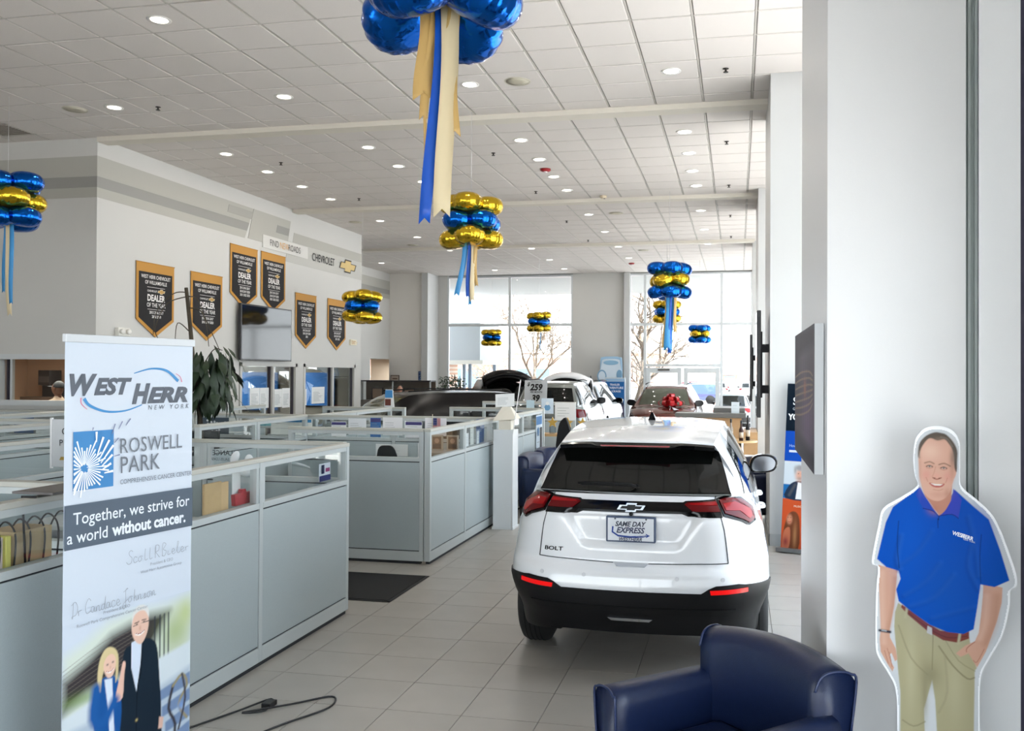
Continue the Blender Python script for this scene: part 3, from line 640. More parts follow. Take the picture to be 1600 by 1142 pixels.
# CPO sign
t=thing('hanging_sign','pale sign with a gold emblem left of the roll-up banner','sign',(-5.3,6.0,0)); MB().box((-5.36,5.99,1.22),(-4.86,6.0,1.60)).build('sign_board', mat('sign_board_grey',(200,204,208),.4), t, bevel=.003)
MB().box((-5.36,5.985,1.21),(-5.345,6.005,1.61)).box((-5.12,6.0,.74),(-5.08,6.02,1.3)).build('sign_post', mat('white_plastic',(236,238,240),.4), t)
MB().box((-5.3,5.9,0),(-4.9,6.1,.03)).box((-5.12,6.0,.03),(-5.08,6.02,.74)).build('sign_foot', mat('white_plastic',(236,238,240),.4), t)
a=Art(.001); a.text('CERTIFIED',.11,.26,.075,(56,60,62),spacing=1.3); a.text('PRE-OWNED',.09,.17,.07,(56,60,62),spacing=1.2); a.bowtie(.16,.07,.14,(176,146,70)); a.build('printing',(-5.36,5.985,1.22),(1,0,0),(0,0,1),t)
# posters behind glass at far left
sheet('blue and white poster on the partition below the service window', (-10.60,11.14,1.06), (1,0,0), .34,.20,2,col=(30,70,120),name='poster',cat='poster',extra=lambda a:(a.text('THANKS FOR',.06,.13,.07,(226,232,240),wscale=.55),a.text('COMING BY',.06,.04,.07,(226,232,240),wscale=.55)),group='posters at far left')
sheet('white notice right of the blue poster', (-10.22,11.14,1.06), (1,0,0), .3,.20,4,name='poster',cat='poster',group='posters at far left')
sheet('narrow blue and white card above the blue poster', (-10.60,11.14,1.275), (1,0,0), .34,.07,2,col=(36,78,130),name='poster',cat='poster',extra=lambda a:a.text('WESTHERR',.04,.01,.05,(226,232,240),wscale=.8),group='posters at far left')
# dark mat
t=thing('floor_mat','black rubber-backed mat on the floor at the cubicle opening','mat',(-3.6,7.6,0)); MB().box((-5.4,7.12,.001),(-2.97,8.05,.010)).build('carpet_pile', mat('mat_black',(22,22,23),.9,bump=.4,bscale=900), t); 
mb=MB(); mb.box((-5.43,7.09,.0005),(-2.94,7.12,.006)).box((-5.43,8.05,.0005),(-2.94,8.08,.006)).box((-2.97,7.09,.0005),(-2.94,8.08,.006)); mb.build('rubber_edge', mat('mat_edge',(16,16,17),.6), t)
# small items on the middle desks: monitors, phone, boxes, papers
def monitor(label, x, y, rz, z=.74):
    t=thing('computer_monitor',label,'monitor',(x,y,z),rz,'cubicle monitors')
    MB().box((-.26,-.015,.12),(.26,.015,.46)).build('housing', M_blk, t, world=False, bevel=.004); MB().box((-.245,-.018,.135),(.245,-.015,.445)).build('screen', mat('screen_off',(16,18,20),.12), t, world=False)
    MB().box((-.02,0,.0),(.02,.03,.2)).build('stand', M_blk, t, world=False); MB().box((-.12,-.08,0),(.12,.1,.012)).build('stand_base', M_blk, t, world=False)
monitor('black monitor in the cubicle behind the flag figures', -7.0,10.4,R(10)); monitor('black monitor in the third cubicle', -4.5,13.5,R(-15))
for lab,x,y,z,sx,sy,sz,c in [('teal box on the cubicle shelf in front of the office glass',-7.35,12.9,1.12,.5,.25,.16,(110,186,200)),('white storage box below the office glass',-6.55,12.2,1.05,.5,.3,.2,(206,210,212)),('cream tissue box in the cubicle right of the orchid figures',-7.9,12.2,1.05,.25,.15,.15,(214,208,180))]:
    t=thing('storage_box',lab,'box',(x,y,z)); MB().box((x-sx/2,y-sy/2,z-.0),(x+sx/2,y+sy/2,z+sz)).build('box_body', pm(c), t, bevel=.004); MB().box((x-sx/2-.006,y-sy/2-.006,z+sz-.03),(x+sx/2+.006,y+sy/2+.006,z+sz+.006)).build('lid', pm(tuple(min(255,v+12) for v in c)), t)
    MB().box((x-.4,y-.2,z-.03),(x+.4,y+.2,z)).box((x-.38,y-.18,0),(x-.34,y-.14,z-.03)).box((x+.34,y+.14,0),(x+.38,y+.18,z-.03)).build('shelf', M_rail, t)
sheet('blue and white printed poster behind the second row glass', (-6.35,11.06,1.12), (1,0,0), .62,.22,2,col=(228,232,226),head=(60,130,180),name='poster',cat='poster',group='posters in the middle rows')
sheet('black and white patterned poster under the teal box', (-7.5,11.065,1.11), (1,0,0), .50,.23,0,col=(70,84,96),name='poster',cat='poster',extra=lambda a:[a.disc(.05+.4*random.random(),.03+.16*random.random(),.018,(210,216,220),n=6) for _ in range(14)],group='posters in the middle rows')
usflag('American flag with sail-like scarf left of the potted tree stem', (-8.0,11.06,1.25), (.8,.1,0), .28,.20)
usflag('American flag upright beside the white triangle flags', (-7.86,11.05,1.46), (.9,.1,0), .14,.12)
for k,(x,h) in enumerate([(-8.15,.34),(-7.62,.24)]):
    t=thing('pennant_flag',['white triangular flag nearest the roll-up banner','white rounded flag right of the small American flags'][k],'flag',(x,11.1,1.4)); MB().prism([(0,0),(.09,0),(.05,h)], lambda u,v,q:(x+u,11.08+q,1.40+v),0,.004).build('cloth', pm((228,230,226)), t); MB().tube([(x,11.085,1.38),(x,11.085,1.4+h)],.004,6).build('stick', pm((200,196,180)), t)
# items seen through the side glass of the second cubicle
for k,(y,wd,h,c) in enumerate([(9.95,.16,.24,(220,216,206)),(10.25,.14,.30,(214,220,214)),(10.50,.34,.30,(40,92,160)),(10.0,.1,.16,(234,238,240)),(10.42,.1,.16,(234,240,242))]):
    lab=['cream leaflet behind the side glass left of the blue poster','pale leaflet leaning beside the blue poster','blue poster behind the side glass of the second cubicle','small white card left under the blue poster','small white card right under the blue poster'][k]
    sheet(lab, (-3.20+.004*k if k>2 else -3.215,y,1.10), (0,1,0), wd,h,3,col=c,group='leaflets behind the side glass',extra=(lambda a:(a.text('DRIVE',.04,.20,.06,(210,226,240)),a.text('NOW',.06,.13,.06,(210,226,240)))) if k==2 else None)
# picture frames on credenza
for k,x in enumerate((-3.62,-3.42)):
    t=thing('photo_frame',['small photo frame on the left of the wooden credenza','small photo frame on the right of the wooden credenza'][k],'photo frame',(x,10.2,1.03)); MB().box((x-.075,10.19,1.03),(x+.075,10.21,1.22)).build('frame', pm((196,190,178)), t); a=Art(.001); a.rect(-.055,.02,.055,.17,(120,96,84)); a.disc(0,.12,.03,(196,160,140)); a.rect(-.05,.03,.05,.08,(60,60,70)); a.build('photo',(x,10.189,1.03),(1,0,0),(0,0,1),t)
# ------------------------------------------------------------ pennants, tv, frames on the left wall
M_gold = mat('pennant_gold', (184,132,52), .7, bump=.1, bscale=200); M_pblk = mat('pennant_black', (20,17,19), .8, bump=.1, bscale=200)
def pennant(label, y0, z1, lines):
    wd=.945; X=-9.385
    t = thing('award_pennant', label, 'pennant', (X,y0,z1), 0, 'dealer award pennants')
    def fn(k): return lambda u,v,q: (X+q+k, y0+u, z1+v)
    MB().prism([(0,0),(wd,0),(wd,-.92),(wd/2,-1.20),(0,-.92)], fn(0), 0, .006, ).build('gold_border', M_gold, t)
    MB().prism([(.055,-.15),(wd-.055,-.15),(wd-.055,-.89),(wd/2,-1.13),(.055,-.89)], fn(.006), 0, .003).build('black_field', M_pblk, t)
    MB().tube([(X+.004,y0-.01,z1),(X+.004,y0+wd+.01,z1)],.008,6).build('hanging_rod', M_gold, t)
    W=(226,222,220); a=Art(.0012); c=wd/2
    a.text('WEST HERR CHEVROLET',c,-.25,.082,W,align='CENTER',wscale=.80,bold=.012); a.text('OF WILLIAMSVILLE',c,-.34,.082,W,align='CENTER',wscale=.80,bold=.012)
    a.rect(c-.22,-.392,c+.22,-.386,W); a.text('CHEVROLET',c-.22,-.465,.045,W,bold=.01); a.bowtie(c+.13,-.447,.17,(190,150,84),(230,220,190))
    a.text('DEALER',c,-.61,.145,W,align='CENTER',bold=.035,wscale=.86); a.text('OF THE YEAR',c,-.71,.095,W,align='CENTER',wscale=.82,bold=.012); a.rect(c-.22,-.752,c+.22,-.746,W)
    for i,l in enumerate(lines): a.text(l,c,-.82-.068*i,.062,W,align='CENTER',wscale=.86,bold=.02)
    a.build('lettering', (X+.010,y0,z1), (0,1,0), (0,0,1), t, N=(1,0,0))
Y1='2015 2016 2017'
pennant('gold-edged black award pennant nearest, left of the bare plant stem',12.22,3.745,[Y1,'2018 2019'])
pennant('gold-edged black award pennant right of the bare plant stem',13.63,3.74,[Y1,'2018 2019 2020'])
pennant('gold-edged black award pennant upper left above the wall television',14.83,4.405,['2015 2016 2017','2018 2019 2020','2021 2022 2023'])
pennant('gold-edged black award pennant upper right below the slogan',15.92,4.41,['2015 2016 2017','2018 2019 2020','2021 2022 2023'])
pennant('gold-edged black award pennant right of the wall television',17.31,3.705,['2015 2016 2017','2018 2019 2020','2021'])
pennant('gold-edged black award pennant farthest, partly behind the gold and blue balloons',18.82,3.71,['2015 2016 2017','2018 2019 2020','2021 2022'])
t = thing('wall_television','large wall television, screen off and reflecting the windows','television',(-9.35,16,2.2))
MB().box((-9.33,15.03,2.21),(-9.27,16.95,3.30)).build('television_body', mat('tv_plastic',(40,40,42),.35), t, bevel=.006); MB().box((-9.272,15.06,2.24),(-9.268,16.92,3.27)).build('screen', mat('tv_screen',(26,26,26),.07,spec=.45), t)
MB().box((-9.40,15.7,2.5),(-9.33,16.3,3.0)).build('wall_bracket', M_blk, t)
def exitlamp(lab,x,y): 
    t=thing('emergency_light',lab,'light',(x,y,2.6)); MB().box((x,y,2.53),(x+.07,y+.26,2.66)).build('housing', pm((222,220,212)), t, bevel=.006)
    for k in (.06,.20): MB().lathe([(.001,0),(.035,.0),(.045,.04),(.035,.05),(.001,.05)],(x+.07,y+k,2.60),10,axis='x').build('lamp_head', pm((232,230,224)), t)
exitlamp('white twin-head emergency light left of the nearest pennant',-9.4,11.76)
t=thing('exit_sign','small exit sign at the end of the pennant wall','sign',(-9.4,20.2,2.7)); MB().box((-9.4,20.02,2.66),(-9.36,20.36,2.80)).build('sign_box', pm((222,214,190)), t, bevel=.004); MB().prism([(20.36,2.70),(20.42,2.73),(20.36,2.76)],lambda u,v,q:(-9.39+q,u,v),0,.02).build('arrow', pm((210,180,110)), t); a=Art(.001); a.text('EXIT',.05,.03,.11,(196,150,90),bold=.02); a.build('lettering',(-9.358,20.02,2.66),(0,1,0),(0,0,1),t,N=(1,0,0))
def frame(lab,x0,z0,x1,z1,cols):
    t=thing('framed_certificate',lab,'picture',(x0,28.98,z0)); mb=MB()
    mb.box((x0,28.96,z0),(x1,28.99,z0+.02)).box((x0,28.96,z1-.02),(x1,28.99,z1)).box((x0,28.96,z0),(x0+.02,28.99,z1)).box((x1-.02,28.96,z0),(x1,28.99,z1)); mb.build('frame', pm((60,44,34)), t); MB().box((x0+.02,28.97,z0+.02),(x1-.02,28.98,z1-.02)).build('certificate', pm((206,190,176)), t)
    a=Art(.001); a.rect(.06,.08,.25,.13,cols); a.text('OF THE YEAR',.05,.16,.035,(90,80,74)); a.build('printing',(x0,28.969,z0),(1,0,0),(0,0,1),t)
frame('upper framed certificate on the recess wall',-12.02,1.67,-11.71,1.90,(120,100,90)); frame('lower framed certificate on the recess wall',-12.02,1.38,-11.71,1.63,(150,130,110))
t=thing('blue_notice','square blue notice on the recess wall','sign',(-10.98,28.98,1.7)); MB().box((-10.99,28.96,1.71),(-10.66,28.98,2.04)).build('board', pm((34,62,116)), t); a=Art(.001)
for i in range(5): a.rect(.03+.02*(i%2),.04+.06*i,.2+.03*(i%3),.065+.06*i,(150,176,214))
a.build('printing',(-10.99,28.959,1.71),(1,0,0),(0,0,1),t)
# papers on the office glass
for k,(y0,wd,z0,h) in enumerate([(15.65,.36,1.42,.44),(16.02,.34,1.40,.46),(16.55,.34,1.40,.42),(16.90,.32,1.38,.46),(17.80,.16,1.40,.40),(18.20,.62,1.42,.42)]):
    sheet(['white form taped to the office glass, leftmost','white form taped to the office glass, second from left','white form taped to the office glass, third from left','white form taped to the office glass beside the post','narrow white form at the left edge of the second office window','large white form taped in the second office window'][k],(-9.452,y0,z0-.15),(0,1,0),wd,h*.9,8,group='forms taped to the office windows')
# man with cap at the service window
M_skin=mat('skin_dark',(118,82,64),.6); M_tee=mat('tee_cream',(196,176,156),.8); M_navy=mat('cap_dark',(34,40,46),.7)
def standing_person(label, x, y, rz, hair, shirt, trousers, skin, H=1.76, cap=None, arm_up=False):
    t=thing('person',label,'person',(x,y,0),rz); s=H/1.76
    prof=[(0.13,.86),(.165,.95),(.155,1.05),(.17,1.2),(.20,1.36),(.185,1.45),(.09,1.49),(.06,1.53)]
    tor=MB(); n=20; vs=[]; fs=[]
    for r,z in prof:
        for k in range(n): a=2*math.pi*k/n; vs.append((r*1.05*math.cos(a)*s, r*.62*math.sin(a)*s, z*s))
    for i in range(len(prof)-1):
        for k in range(n): fs.append((i*n+k,i*n+(k+1)%n,(i+1)*n+(k+1)%n,(i+1)*n+k))
    tor.add(vs,fs,shirt,True)
    for sx in (-1,1):
        tor.tube([(sx*.19*s,0,1.42*s),(sx*.235*s,-.02,1.2*s)],.055*s,10,shirt,r1=.05*s)
        tor.tube([(sx*.235*s,-.02,1.22*s),(sx*.25*s,-.03,1.12*s),(sx*.24*s,-.12,.95*s)],.042*s,10,skin,r1=.028*s)
        for q in range(5): tor.tube([(sx*(.225+.008*q)*s,-.125-.004*q,.94*s),(sx*(.222+.010*q)*s,-.15,.88*s),(sx*(.22+.009*q)*s,-.15,(.84 if q not in (0,4) else .87)*s)],.010*s,6,skin,r1=.007*s)
        tor.tube([(sx*.09*s,0,.92*s),(sx*.10*s,0,.5*s),(sx*.10*s,.01,.1*s)],.09*s,12,trousers,r1=.055*s)
        tor.ellipsoid((sx*.10*s,-.05,.045*s),(.05*s,.13*s,.045*s),M_navy)
    tor.tube([(0,0,1.46*s),(0,-.01,1.58*s)],.055*s,12,skin)
    tor.ellipsoid((0,-.015,1.65*s),(.077*s,.098*s,.115*s),skin,18,12); tor.tube([(0,-.105*s,1.665*s),(0,-.128*s,1.63*s),(0,-.10*s,1.62*s)],.012*s,6,skin)
    for sx in (-1,1): tor.ellipsoid((sx*.079*s,0,1.645*s),(.012*s,.022*s,.032*s),skin,8,6); tor.ellipsoid((sx*.030*s,-.101*s,1.663*s),(.013*s,.008*s,.007*s),pm((240,236,230)),8,6); tor.ellipsoid((sx*.030*s,-.108*s,1.663*s),(.005*s,.004*s,.006*s),M_navy,6,5)
    tor.ellipsoid((0,-.101*s,1.598*s),(.024*s,.008*s,.007*s),pm((150,86,80)),10,6)
    tor.build('body', None, t, world=False)
    hm=MB(); hm.ellipsoid((0,.012*s,1.672*s),(.084*s,.102*s,.108*s),None,16,10); 
    hm.v=[v for v in hm.v]; o=hm.build('hair' if not cap else 'cap', cap or hair, t, world=False)
    bm=bmesh.new(); bm.from_mesh(o.data); bmesh.ops.bisect_plane(bm, geom=bm.verts[:]+bm.edges[:]+bm.faces[:], plane_co=(0,0,1.672*s), plane_no=(0,.8,1) if not cap else (0,.1,1), clear_inner=True); bm.to_mesh(o.data); bm.free()
    so=o.modifiers.new('s','SOLIDIFY'); so.thickness=.006
    if cap: MB().ellipsoid((0,-.135*s,1.685*s),(.07*s,.075*s,.010*s),None,14,6).build('visor', cap, t, world=False)
    return t
standing_person('person in a dark cap and cream shirt standing behind the service window', -11.22,12.7,R(-95), M_navy, M_tee, mat('trousers_dark',(50,52,60),.8), M_skin, 1.80, cap=M_navy)
standing_person('person with dark hair standing beyond the cubicles near the plant screen', -9.35,23.2,R(20), mat('hair_black',(28,22,20),.7), mat('shirt_mauve',(120,90,110),.8), mat('trousers_dark',(50,52,60),.8), mat('skin_light',(190,140,116),.6), 1.62)
# service room shelf objects
t=thing('counter_shelf','dark counter with office clutter inside the service window','shelf',(-10.5,14.3,0)); MB().box((-13.2,14.0,0),(-9.8,14.55,1.50)).build('counter', mat('counter_brown',(84,66,54),.6), t)
q=thing('desk_rack','long black rack on the service counter','rack',(-12.5,14.3,1.5)); MB().box((-12.9,14.2,1.50),(-12.1,14.5,1.71)).build('rack_body', M_blk, q); MB().box((-12.92,14.18,1.71),(-12.08,14.52,1.72)).build('rack_top', M_blk, q)
for k,(x,wd,h,c,lab) in enumerate([(-12.9,.25,.28,(40,34,32),'dark box left on the service counter'),(-12.25,.12,.34,(52,40,36),'tall dark file on the service counter'),(-11.3,.35,.30,(150,140,130),'pale printer on the service counter'),(-10.85,.22,.24,(120,108,100),'brown carton on the service counter')]):
    q=thing('storage_box',lab,'box',(x,14.2,1.72 if k<2 else 1.5)); z=1.72 if k<2 else 1.5; MB().box((x,14.1,z),(x+wd,14.4,z+h)).build('box_body', pm(c), q, bevel=.006); MB().box((x+.02,14.09,z+.05),(x+wd-.02,14.1,z+h*.6)).build('front_label', pm(tuple(min(255,v+30) for v in c)), q)
sheet('white notice on the brown wall of the service room',(-11.15,14.58,1.85),(1,0,0),.4,.42,4,name='poster',cat='poster',group='notices in the service room')
sheet('small photo on the brown wall of the service room',(-12.05,14.58,1.85),(1,0,0),.22,.22,0,col=(90,74,60),name='poster',cat='poster',group='notices in the service room')
# office furniture behind glass
def blob_chair(lab,x,y,rz,c=(40,56,92)):
    t=thing('guest_chair',lab,'chair',(x,y,0),rz,'chairs inside the glazed offices'); m=pm(c)
    MB().box((-.25,-.25,.40),(.25,.25,.48)).build('seat', m, t, world=False, bevel=.02); MB().box((-.25,.2,.5),(.25,.26,.95)).build('backrest', m, t, world=False, bevel=.02)
    for sx in (-.22,.22):
        for sy in (-.22,.22): MB().tube([(sx,sy,0),(sx,sy,.42)],.012,6).build('leg', M_blk, t, world=False)
desk('dark office desk behind the left office window',-11.6,15.4,-10.6,17.0,M_wood); desk('dark office desk behind the right office window',-11.6,18.1,-10.6,19.8,M_wood)
blob_chair('guest chair behind the left office window',-10.2,16.0,R(90)); blob_chair('guest chair behind the right office window',-10.2,18.7,R(90))
monitor('black monitor on the desk behind the left office window',-11.2,15.9,R(-90)); monitor('black monitor on the desk behind the right office window',-11.2,18.8,R(-90))
# screen wall with framed pictures and yellow plant in the recess
t=thing('display_case','low display case with framed pictures in the far left recess','display case',(-11,26.5,0)); MB().box((-12.0,26.4,0),(-9.6,26.9,1.10)).build('case_body', mat('case_grey',(120,116,112),.5), t); 
for x in (-12,-10.9,-9.64): MB().box((x,26.38,1.1),(x+.04,26.42,1.72)).build('case_post', M_rail, t)
MB().box((-12.0,26.38,1.70),(-9.6,26.9,1.74)).build('case_top', mat('case_top',(60,58,60),.4), t); MB().box((-12,26.39,1.1),(-9.6,26.4,1.70)).build('glass_pane', M_pglass, t); MB().box((-12,26.85,1.1),(-9.6,26.9,1.7)).build('case_back', mat('case_back',(110,96,84),.6), t)
for k in range(3):
    x=-11.7+k*.55; q=thing('framed_picture',['leftmost','middle','rightmost'][k]+' framed picture in the recess display case','picture',(x,26.6,1.1)); MB().box((x,26.6,1.12),(x+.4,26.63,1.5)).build('frame', pm((70,60,56)), q); MB().box((x+.04,26.595,1.16),(x+.36,26.6,1.46)).build('photo', pm((160,130,110)), q)
# ------------------------------------------------------------ balloons
def foil(name, rgb):
    m = mat(name, rgb, .16, metal=.92, spec=.6); nt = m.node_tree; b = nt.nodes['Principled BSDF']
    t = nt.nodes.new('ShaderNodeTexCoord'); wv = nt.nodes.new('ShaderNodeTexNoise'); wv.inputs['Scale'].default_value = 14; wv.inputs['Detail'].default_value = 2
    bp = nt.nodes.new('ShaderNodeBump'); bp.inputs['Strength'].default_value = .35; bp.inputs['Distance'].default_value = .02
    nt.links.new(t.outputs['Object'], wv.inputs['Vector']); nt.links.new(wv.outputs[0], bp.inputs['Height']); nt.links.new(bp.outputs[0], b.inputs['Normal'])
    return m
M_fblue = foil('foil_blue', (8,92,188)); M_fgold = foil('foil_gold', (214,176,44))
def balloon_data(m, nm):
    mb = MB(); nu, nv = 72, 16; Rr = .205; Hh = .128; vs = []; fs = []
    for j in range(nv+1):
        ph = math.pi*j/nv; rim = math.sin(ph)**6
        for i in range(nu):
            t = 2*math.pi*i/nu; wr = math.sin(18*t+.6*math.sin(3*t))
            r = Rr*(math.sin(ph)**.68)*(1+.018*wr*rim); z = Hh*math.cos(ph)*(1+.0*rim)
            z += .006*wr*(math.sin(ph)**3)*(1-rim)*(1 if ph < math.pi/2 else -1)
            vs.append((r*math.cos(t), r*math.sin(t), z))
    for j in range(nv):
        for i in range(nu): fs.append((j*nu+i, (j+1)*nu+i, (j+1)*nu+(i+1)%nu, j*nu+(i+1)%nu))
    mb.add(vs, fs, m, True); return mb.data(nm)
BD = {'b': balloon_data(M_fblue,'balloon_blue'), 'g': balloon_data(M_fgold,'balloon_gold')}
M_rb = [mat('ribbon_royal',(16,84,190),.35), mat('ribbon_gold',(206,170,104),.4), mat('ribbon_cream',(224,208,170),.45), mat('ribbon_sky',(50,140,200),.35)]
M_line = mat('hanging_line',(200,200,200),.5)
def ribbon(parent, x, y, z0, z1, wd, m, ang=0, sway=0, fork=True, ph=0):
    n = 14; vs = []; fs = []
    for i in range(n+1):
        t = i/n; z = z0+(z1-z0)*t; dx = sway*t*t+.012*math.sin(5*t+ph); a = ang+.5*math.sin(3*t+ph)
        c, s_ = math.cos(a)*wd/2, math.sin(a)*wd/2
        zc = z + (0 if not (fork and i == n) else wd*.5)
        vs += [(x+dx-c, y-s_, z), (x+dx, y+.004, zc), (x+dx+c, y+s_, z)]
    for i in range(n): k = i*3; fs += [(k,k+1,k+4,k+3),(k+1,k+2,k+5,k+4)]
    o = MB().add(vs, fs, m, True).build('ribbon', m, parent, world=False); 
    so = o.modifiers.new('thickness','SOLIDIFY'); so.thickness = .0012
def cluster(label, c, sc, layers, rib=(), rot=0, n=4, tilt=0, top=None, seed=1):
    rnd = random.Random(seed)
    t = thing('balloon_cluster', label, 'balloons', c, 0, 'hanging blue and gold foil balloon clusters')
    gap = .215*sc; z0 = gap*(len(layers)-1)/2
    for k, ch in enumerate(layers):
        for i in range(n):
            a = rot + 2*math.pi*(i+.5*(k%2))/n + rnd.uniform(-.12,.12)
            o = bpy.data.objects.new('balloon', BD[ch]); COL.objects.link(o); o.parent = t
            rr = .225*sc; o.location = (rr*math.cos(a), rr*math.sin(a), z0-gap*k+rnd.uniform(-.02,.02)*sc)
            q = tilt[k] if tilt else 0
            o.rotation_euler = (Matrix.Rotation(a,3,'Z')@Matrix.Rotation(q+rnd.uniform(-.15,.15),3,'Y')).to_euler(); o.scale = (sc,)*3
    zb = -z0-.05*sc
    MB().tube([(0,0,z0+.02),(0,0,CZ-c[2]-.005)],.0025,5).build('hanging_line', M_line, t, world=False)
    for (dx,wd,m,ln,sw,ph) in rib: ribbon(t, dx, .01*ph, zb+.08, zb-ln, wd, M_rb[m], ang=.2*ph, sway=sw, ph=ph)
    return t
cluster('largest blue foil balloon cluster at the top, nearest to the viewer', (-1.50,4.24,3.98), 1.10, 'bb', rib=[(-.07,.10,1,.42,-.02,.3),(-.045,.05,1,.52,-.05,1.2),(-.010,.065,0,1.06,-.07,.8),(.040,.09,2,1.03,-.02,.4),(.055,.07,1,.62,.01,1.9),(-.075,.018,1,.72,-.02,2.2)], rot=.55, tilt=[.35,.55], seed=3)
cluster('gold, blue and gold foil balloon cluster with ribbons in front of the left window', (-3.50,11.15,4.0), 1.0, 'gbg', rib=[(-.09,.07,3,.72,-.10,.2),(-.03,.05,0,.75,-.01,.9),(.02,.06,2,.80,.01,.4),(.055,.05,1,.60,.02,1.5),(-.01,.04,3,.85,-.02,2.4)], rot=.15, seed=4)
cluster('gold, blue and gold foil balloon cluster at the end of the pennant wall', (-7.92,17.49,3.39), 1.0, 'gbg', rot=.5, seed=5)
cluster('blue, gold and blue foil balloon cluster cut by the left edge', (-9.12,9.45,4.15), 1.02, 'bgb', rib=[(.05,.05,3,1.05,.02,.3),(-.04,.05,3,.9,-.02,1.1),(.0,.07,2,1.2,.05,.6)], rot=.1, seed=6)
cluster('blue, gold and blue foil balloon cluster with long ribbons in front of the right window', (-1.29,16.72,3.78), 1.0, 'bgb', rib=[(-.06,.07,1,1.05,-.04,.3),(.0,.16,3,1.1,-.02,.2),(.03,.07,0,1.15,-.03,1.1),(.10,.06,1,.75,.02,.5)], rot=.3, tilt=[.1,.35,.3], seed=7)
cluster('small gold, blue and gold foil balloon cluster before the bare tree in the left window', (-5.98,26.0,3.55), .88, 'gbg', rib=[(-.03,.03,1,.55,-.01,.3),(.05,.03,3,.62,.0,.5)], rot=.1, seed=8)
cluster('smallest gold, blue and gold foil balloon cluster low in the left window', (-7.77,27.0,3.13), .78, 'gbg', rot=.4, seed=9)
cluster('gold, blue and gold foil balloon cluster behind the long ribbons', (-1.84,23.0,3.62), .88, 'gbg', rot=.2, seed=10)
cluster('small blue, gold and blue foil balloon cluster low in the right window', (-1.16,27.0,3.21), .82, 'bgb', rot=.25, seed=11)
# ------------------------------------------------------------ potted tree
M_leaf = mat('leaf_dark', (30,52,26), .45, noise=.35, nscale=6); M_stem = mat('stem_brown', (66,58,44), .8)
def leaf_data(L, Wd, nm, m):
    vs = []; fs = []; n = 6
    for i in range(n+1):
        t = i/n; wq = Wd*math.sin(math.pi*min(1,t*.92+.05))**.9*(.6+.5*t if t < .7 else 1-.9*(t-.7)/.3*.6); z = -.25*L*t*t
        vs += [(-wq, L*t, z-.02*L), (0, L*t, z), (wq, L*t, z-.02*L)]
    for i in range(n): k = i*3; fs += [(k,k+1,k+4,k+3),(k+1,k+2,k+5,k+4)]
    return MB().add(vs, fs, m, True).data(nm, fix=False)
LD = leaf_data(.28,.055,'leaf',M_leaf)
t = thing('potted_tree', 'tall potted tree with drooping dark leaves right of the roll-up banner', 'plant', (-6.75,10.0,0))
MB().lathe([(.16,0),(.21,.02),(.25,.46),(.26,.48),(.24,.48),(.23,.42),(.0001,.42)],(-6.75,10,0),24).build('pot', mat('pot_grey',(90,88,86),.6), t)
MB().tube(crom([(-6.75,10,.4),(-6.72,10,1.2),(-6.82,10.0,1.9),(-6.88,10,2.5),(-6.95,10,3.06)],4), lambda q:.035-.012*q, 8).build('trunk', M_stem, t)
for k,pts in enumerate([[(-6.93,10,3.0),(-7.1,9.95,2.98),(-7.3,9.9,2.75),(-7.35,9.9,2.45)],[(-6.92,10,2.95),(-7.15,9.9,2.85),(-7.28,9.85,2.55),(-7.24,9.85,2.4)],[(-6.92,10,2.95),(-6.75,9.95,2.9),(-6.6,9.9,2.6),(-6.52,9.85,2.3)],[(-6.9,10,2.8),(-6.7,9.95,2.75),(-6.5,9.9,2.45),(-6.40,9.9,2.25)],[(-6.9,10,2.5),(-7.0,9.9,2.6),(-7.0,9.85,2.3)],[(-6.8,10,1.9),(-6.5,9.9,2.25),(-6.3,9.8,2.25)]]):
    MB().tube(crom(pts,5),.008,5,r1=.004).build('twig', M_stem, t)
rnd = random.Random(3)
for k in range(190):
    a = rnd.uniform(0,2*math.pi); rr = rnd.random()**.6; z = rnd.uniform(-.5,.5)
    p = Vector((-6.62+.34*rr*math.cos(a)*(1-.35*abs(z)), 10+.35*rr*math.sin(a), 1.93+z*.62))
    o = bpy.data.objects.new('leaf', LD); COL.objects.link(o); 
    out = Vector((p.x+6.62, p.y-10, -.15-.9*rnd.random())).normalized()
    o.matrix_basis = Matrix.Translation(p)@out.to_track_quat('Y','Z').to_matrix().to_4x4()@Matrix.Scale(rnd.uniform(.7,1.15),4)
    setpar(o, t)
for k in range(6):
    p=Vector([(-6.25,9.85,2.28),(-6.35,9.9,2.3),(-6.48,9.9,2.32),(-6.2,9.85,2.0),(-6.22,9.9,1.78),(-6.42,9.9,2.22)][k]); o=bpy.data.objects.new('leaf',LD); COL.objects.link(o)
    o.matrix_basis=Matrix.Translation(p)@Vector((.8,-.2,-.5-.1*k)).to_track_quat('Y','Z').to_matrix().to_4x4()@Matrix.Scale(.6,4); setpar(o,t)
t = thing('window_plant','bushy plant by the left window','plant',(-9.4,28,0))
MB().lathe([(.22,0),(.3,.02),(.34,.6),(.35,.62),(.32,.62),(.0001,.58)],(-9.4,28,0),20).build('pot', mat('pot_grey',(90,88,86),.6), t)
mb=MB()
for k in range(9): a=rnd.uniform(0,6.28); mb.tube([(-9.4,28,.6),(-9.4+.3*math.cos(a),28+.3*math.sin(a),1.3),(-9.4+rnd.uniform(.2,.6)*math.cos(a),28+.4*math.sin(a),rnd.uniform(1.6,1.95))],.012,5)
mb.build('stems', M_stem, t)
mb=MB()
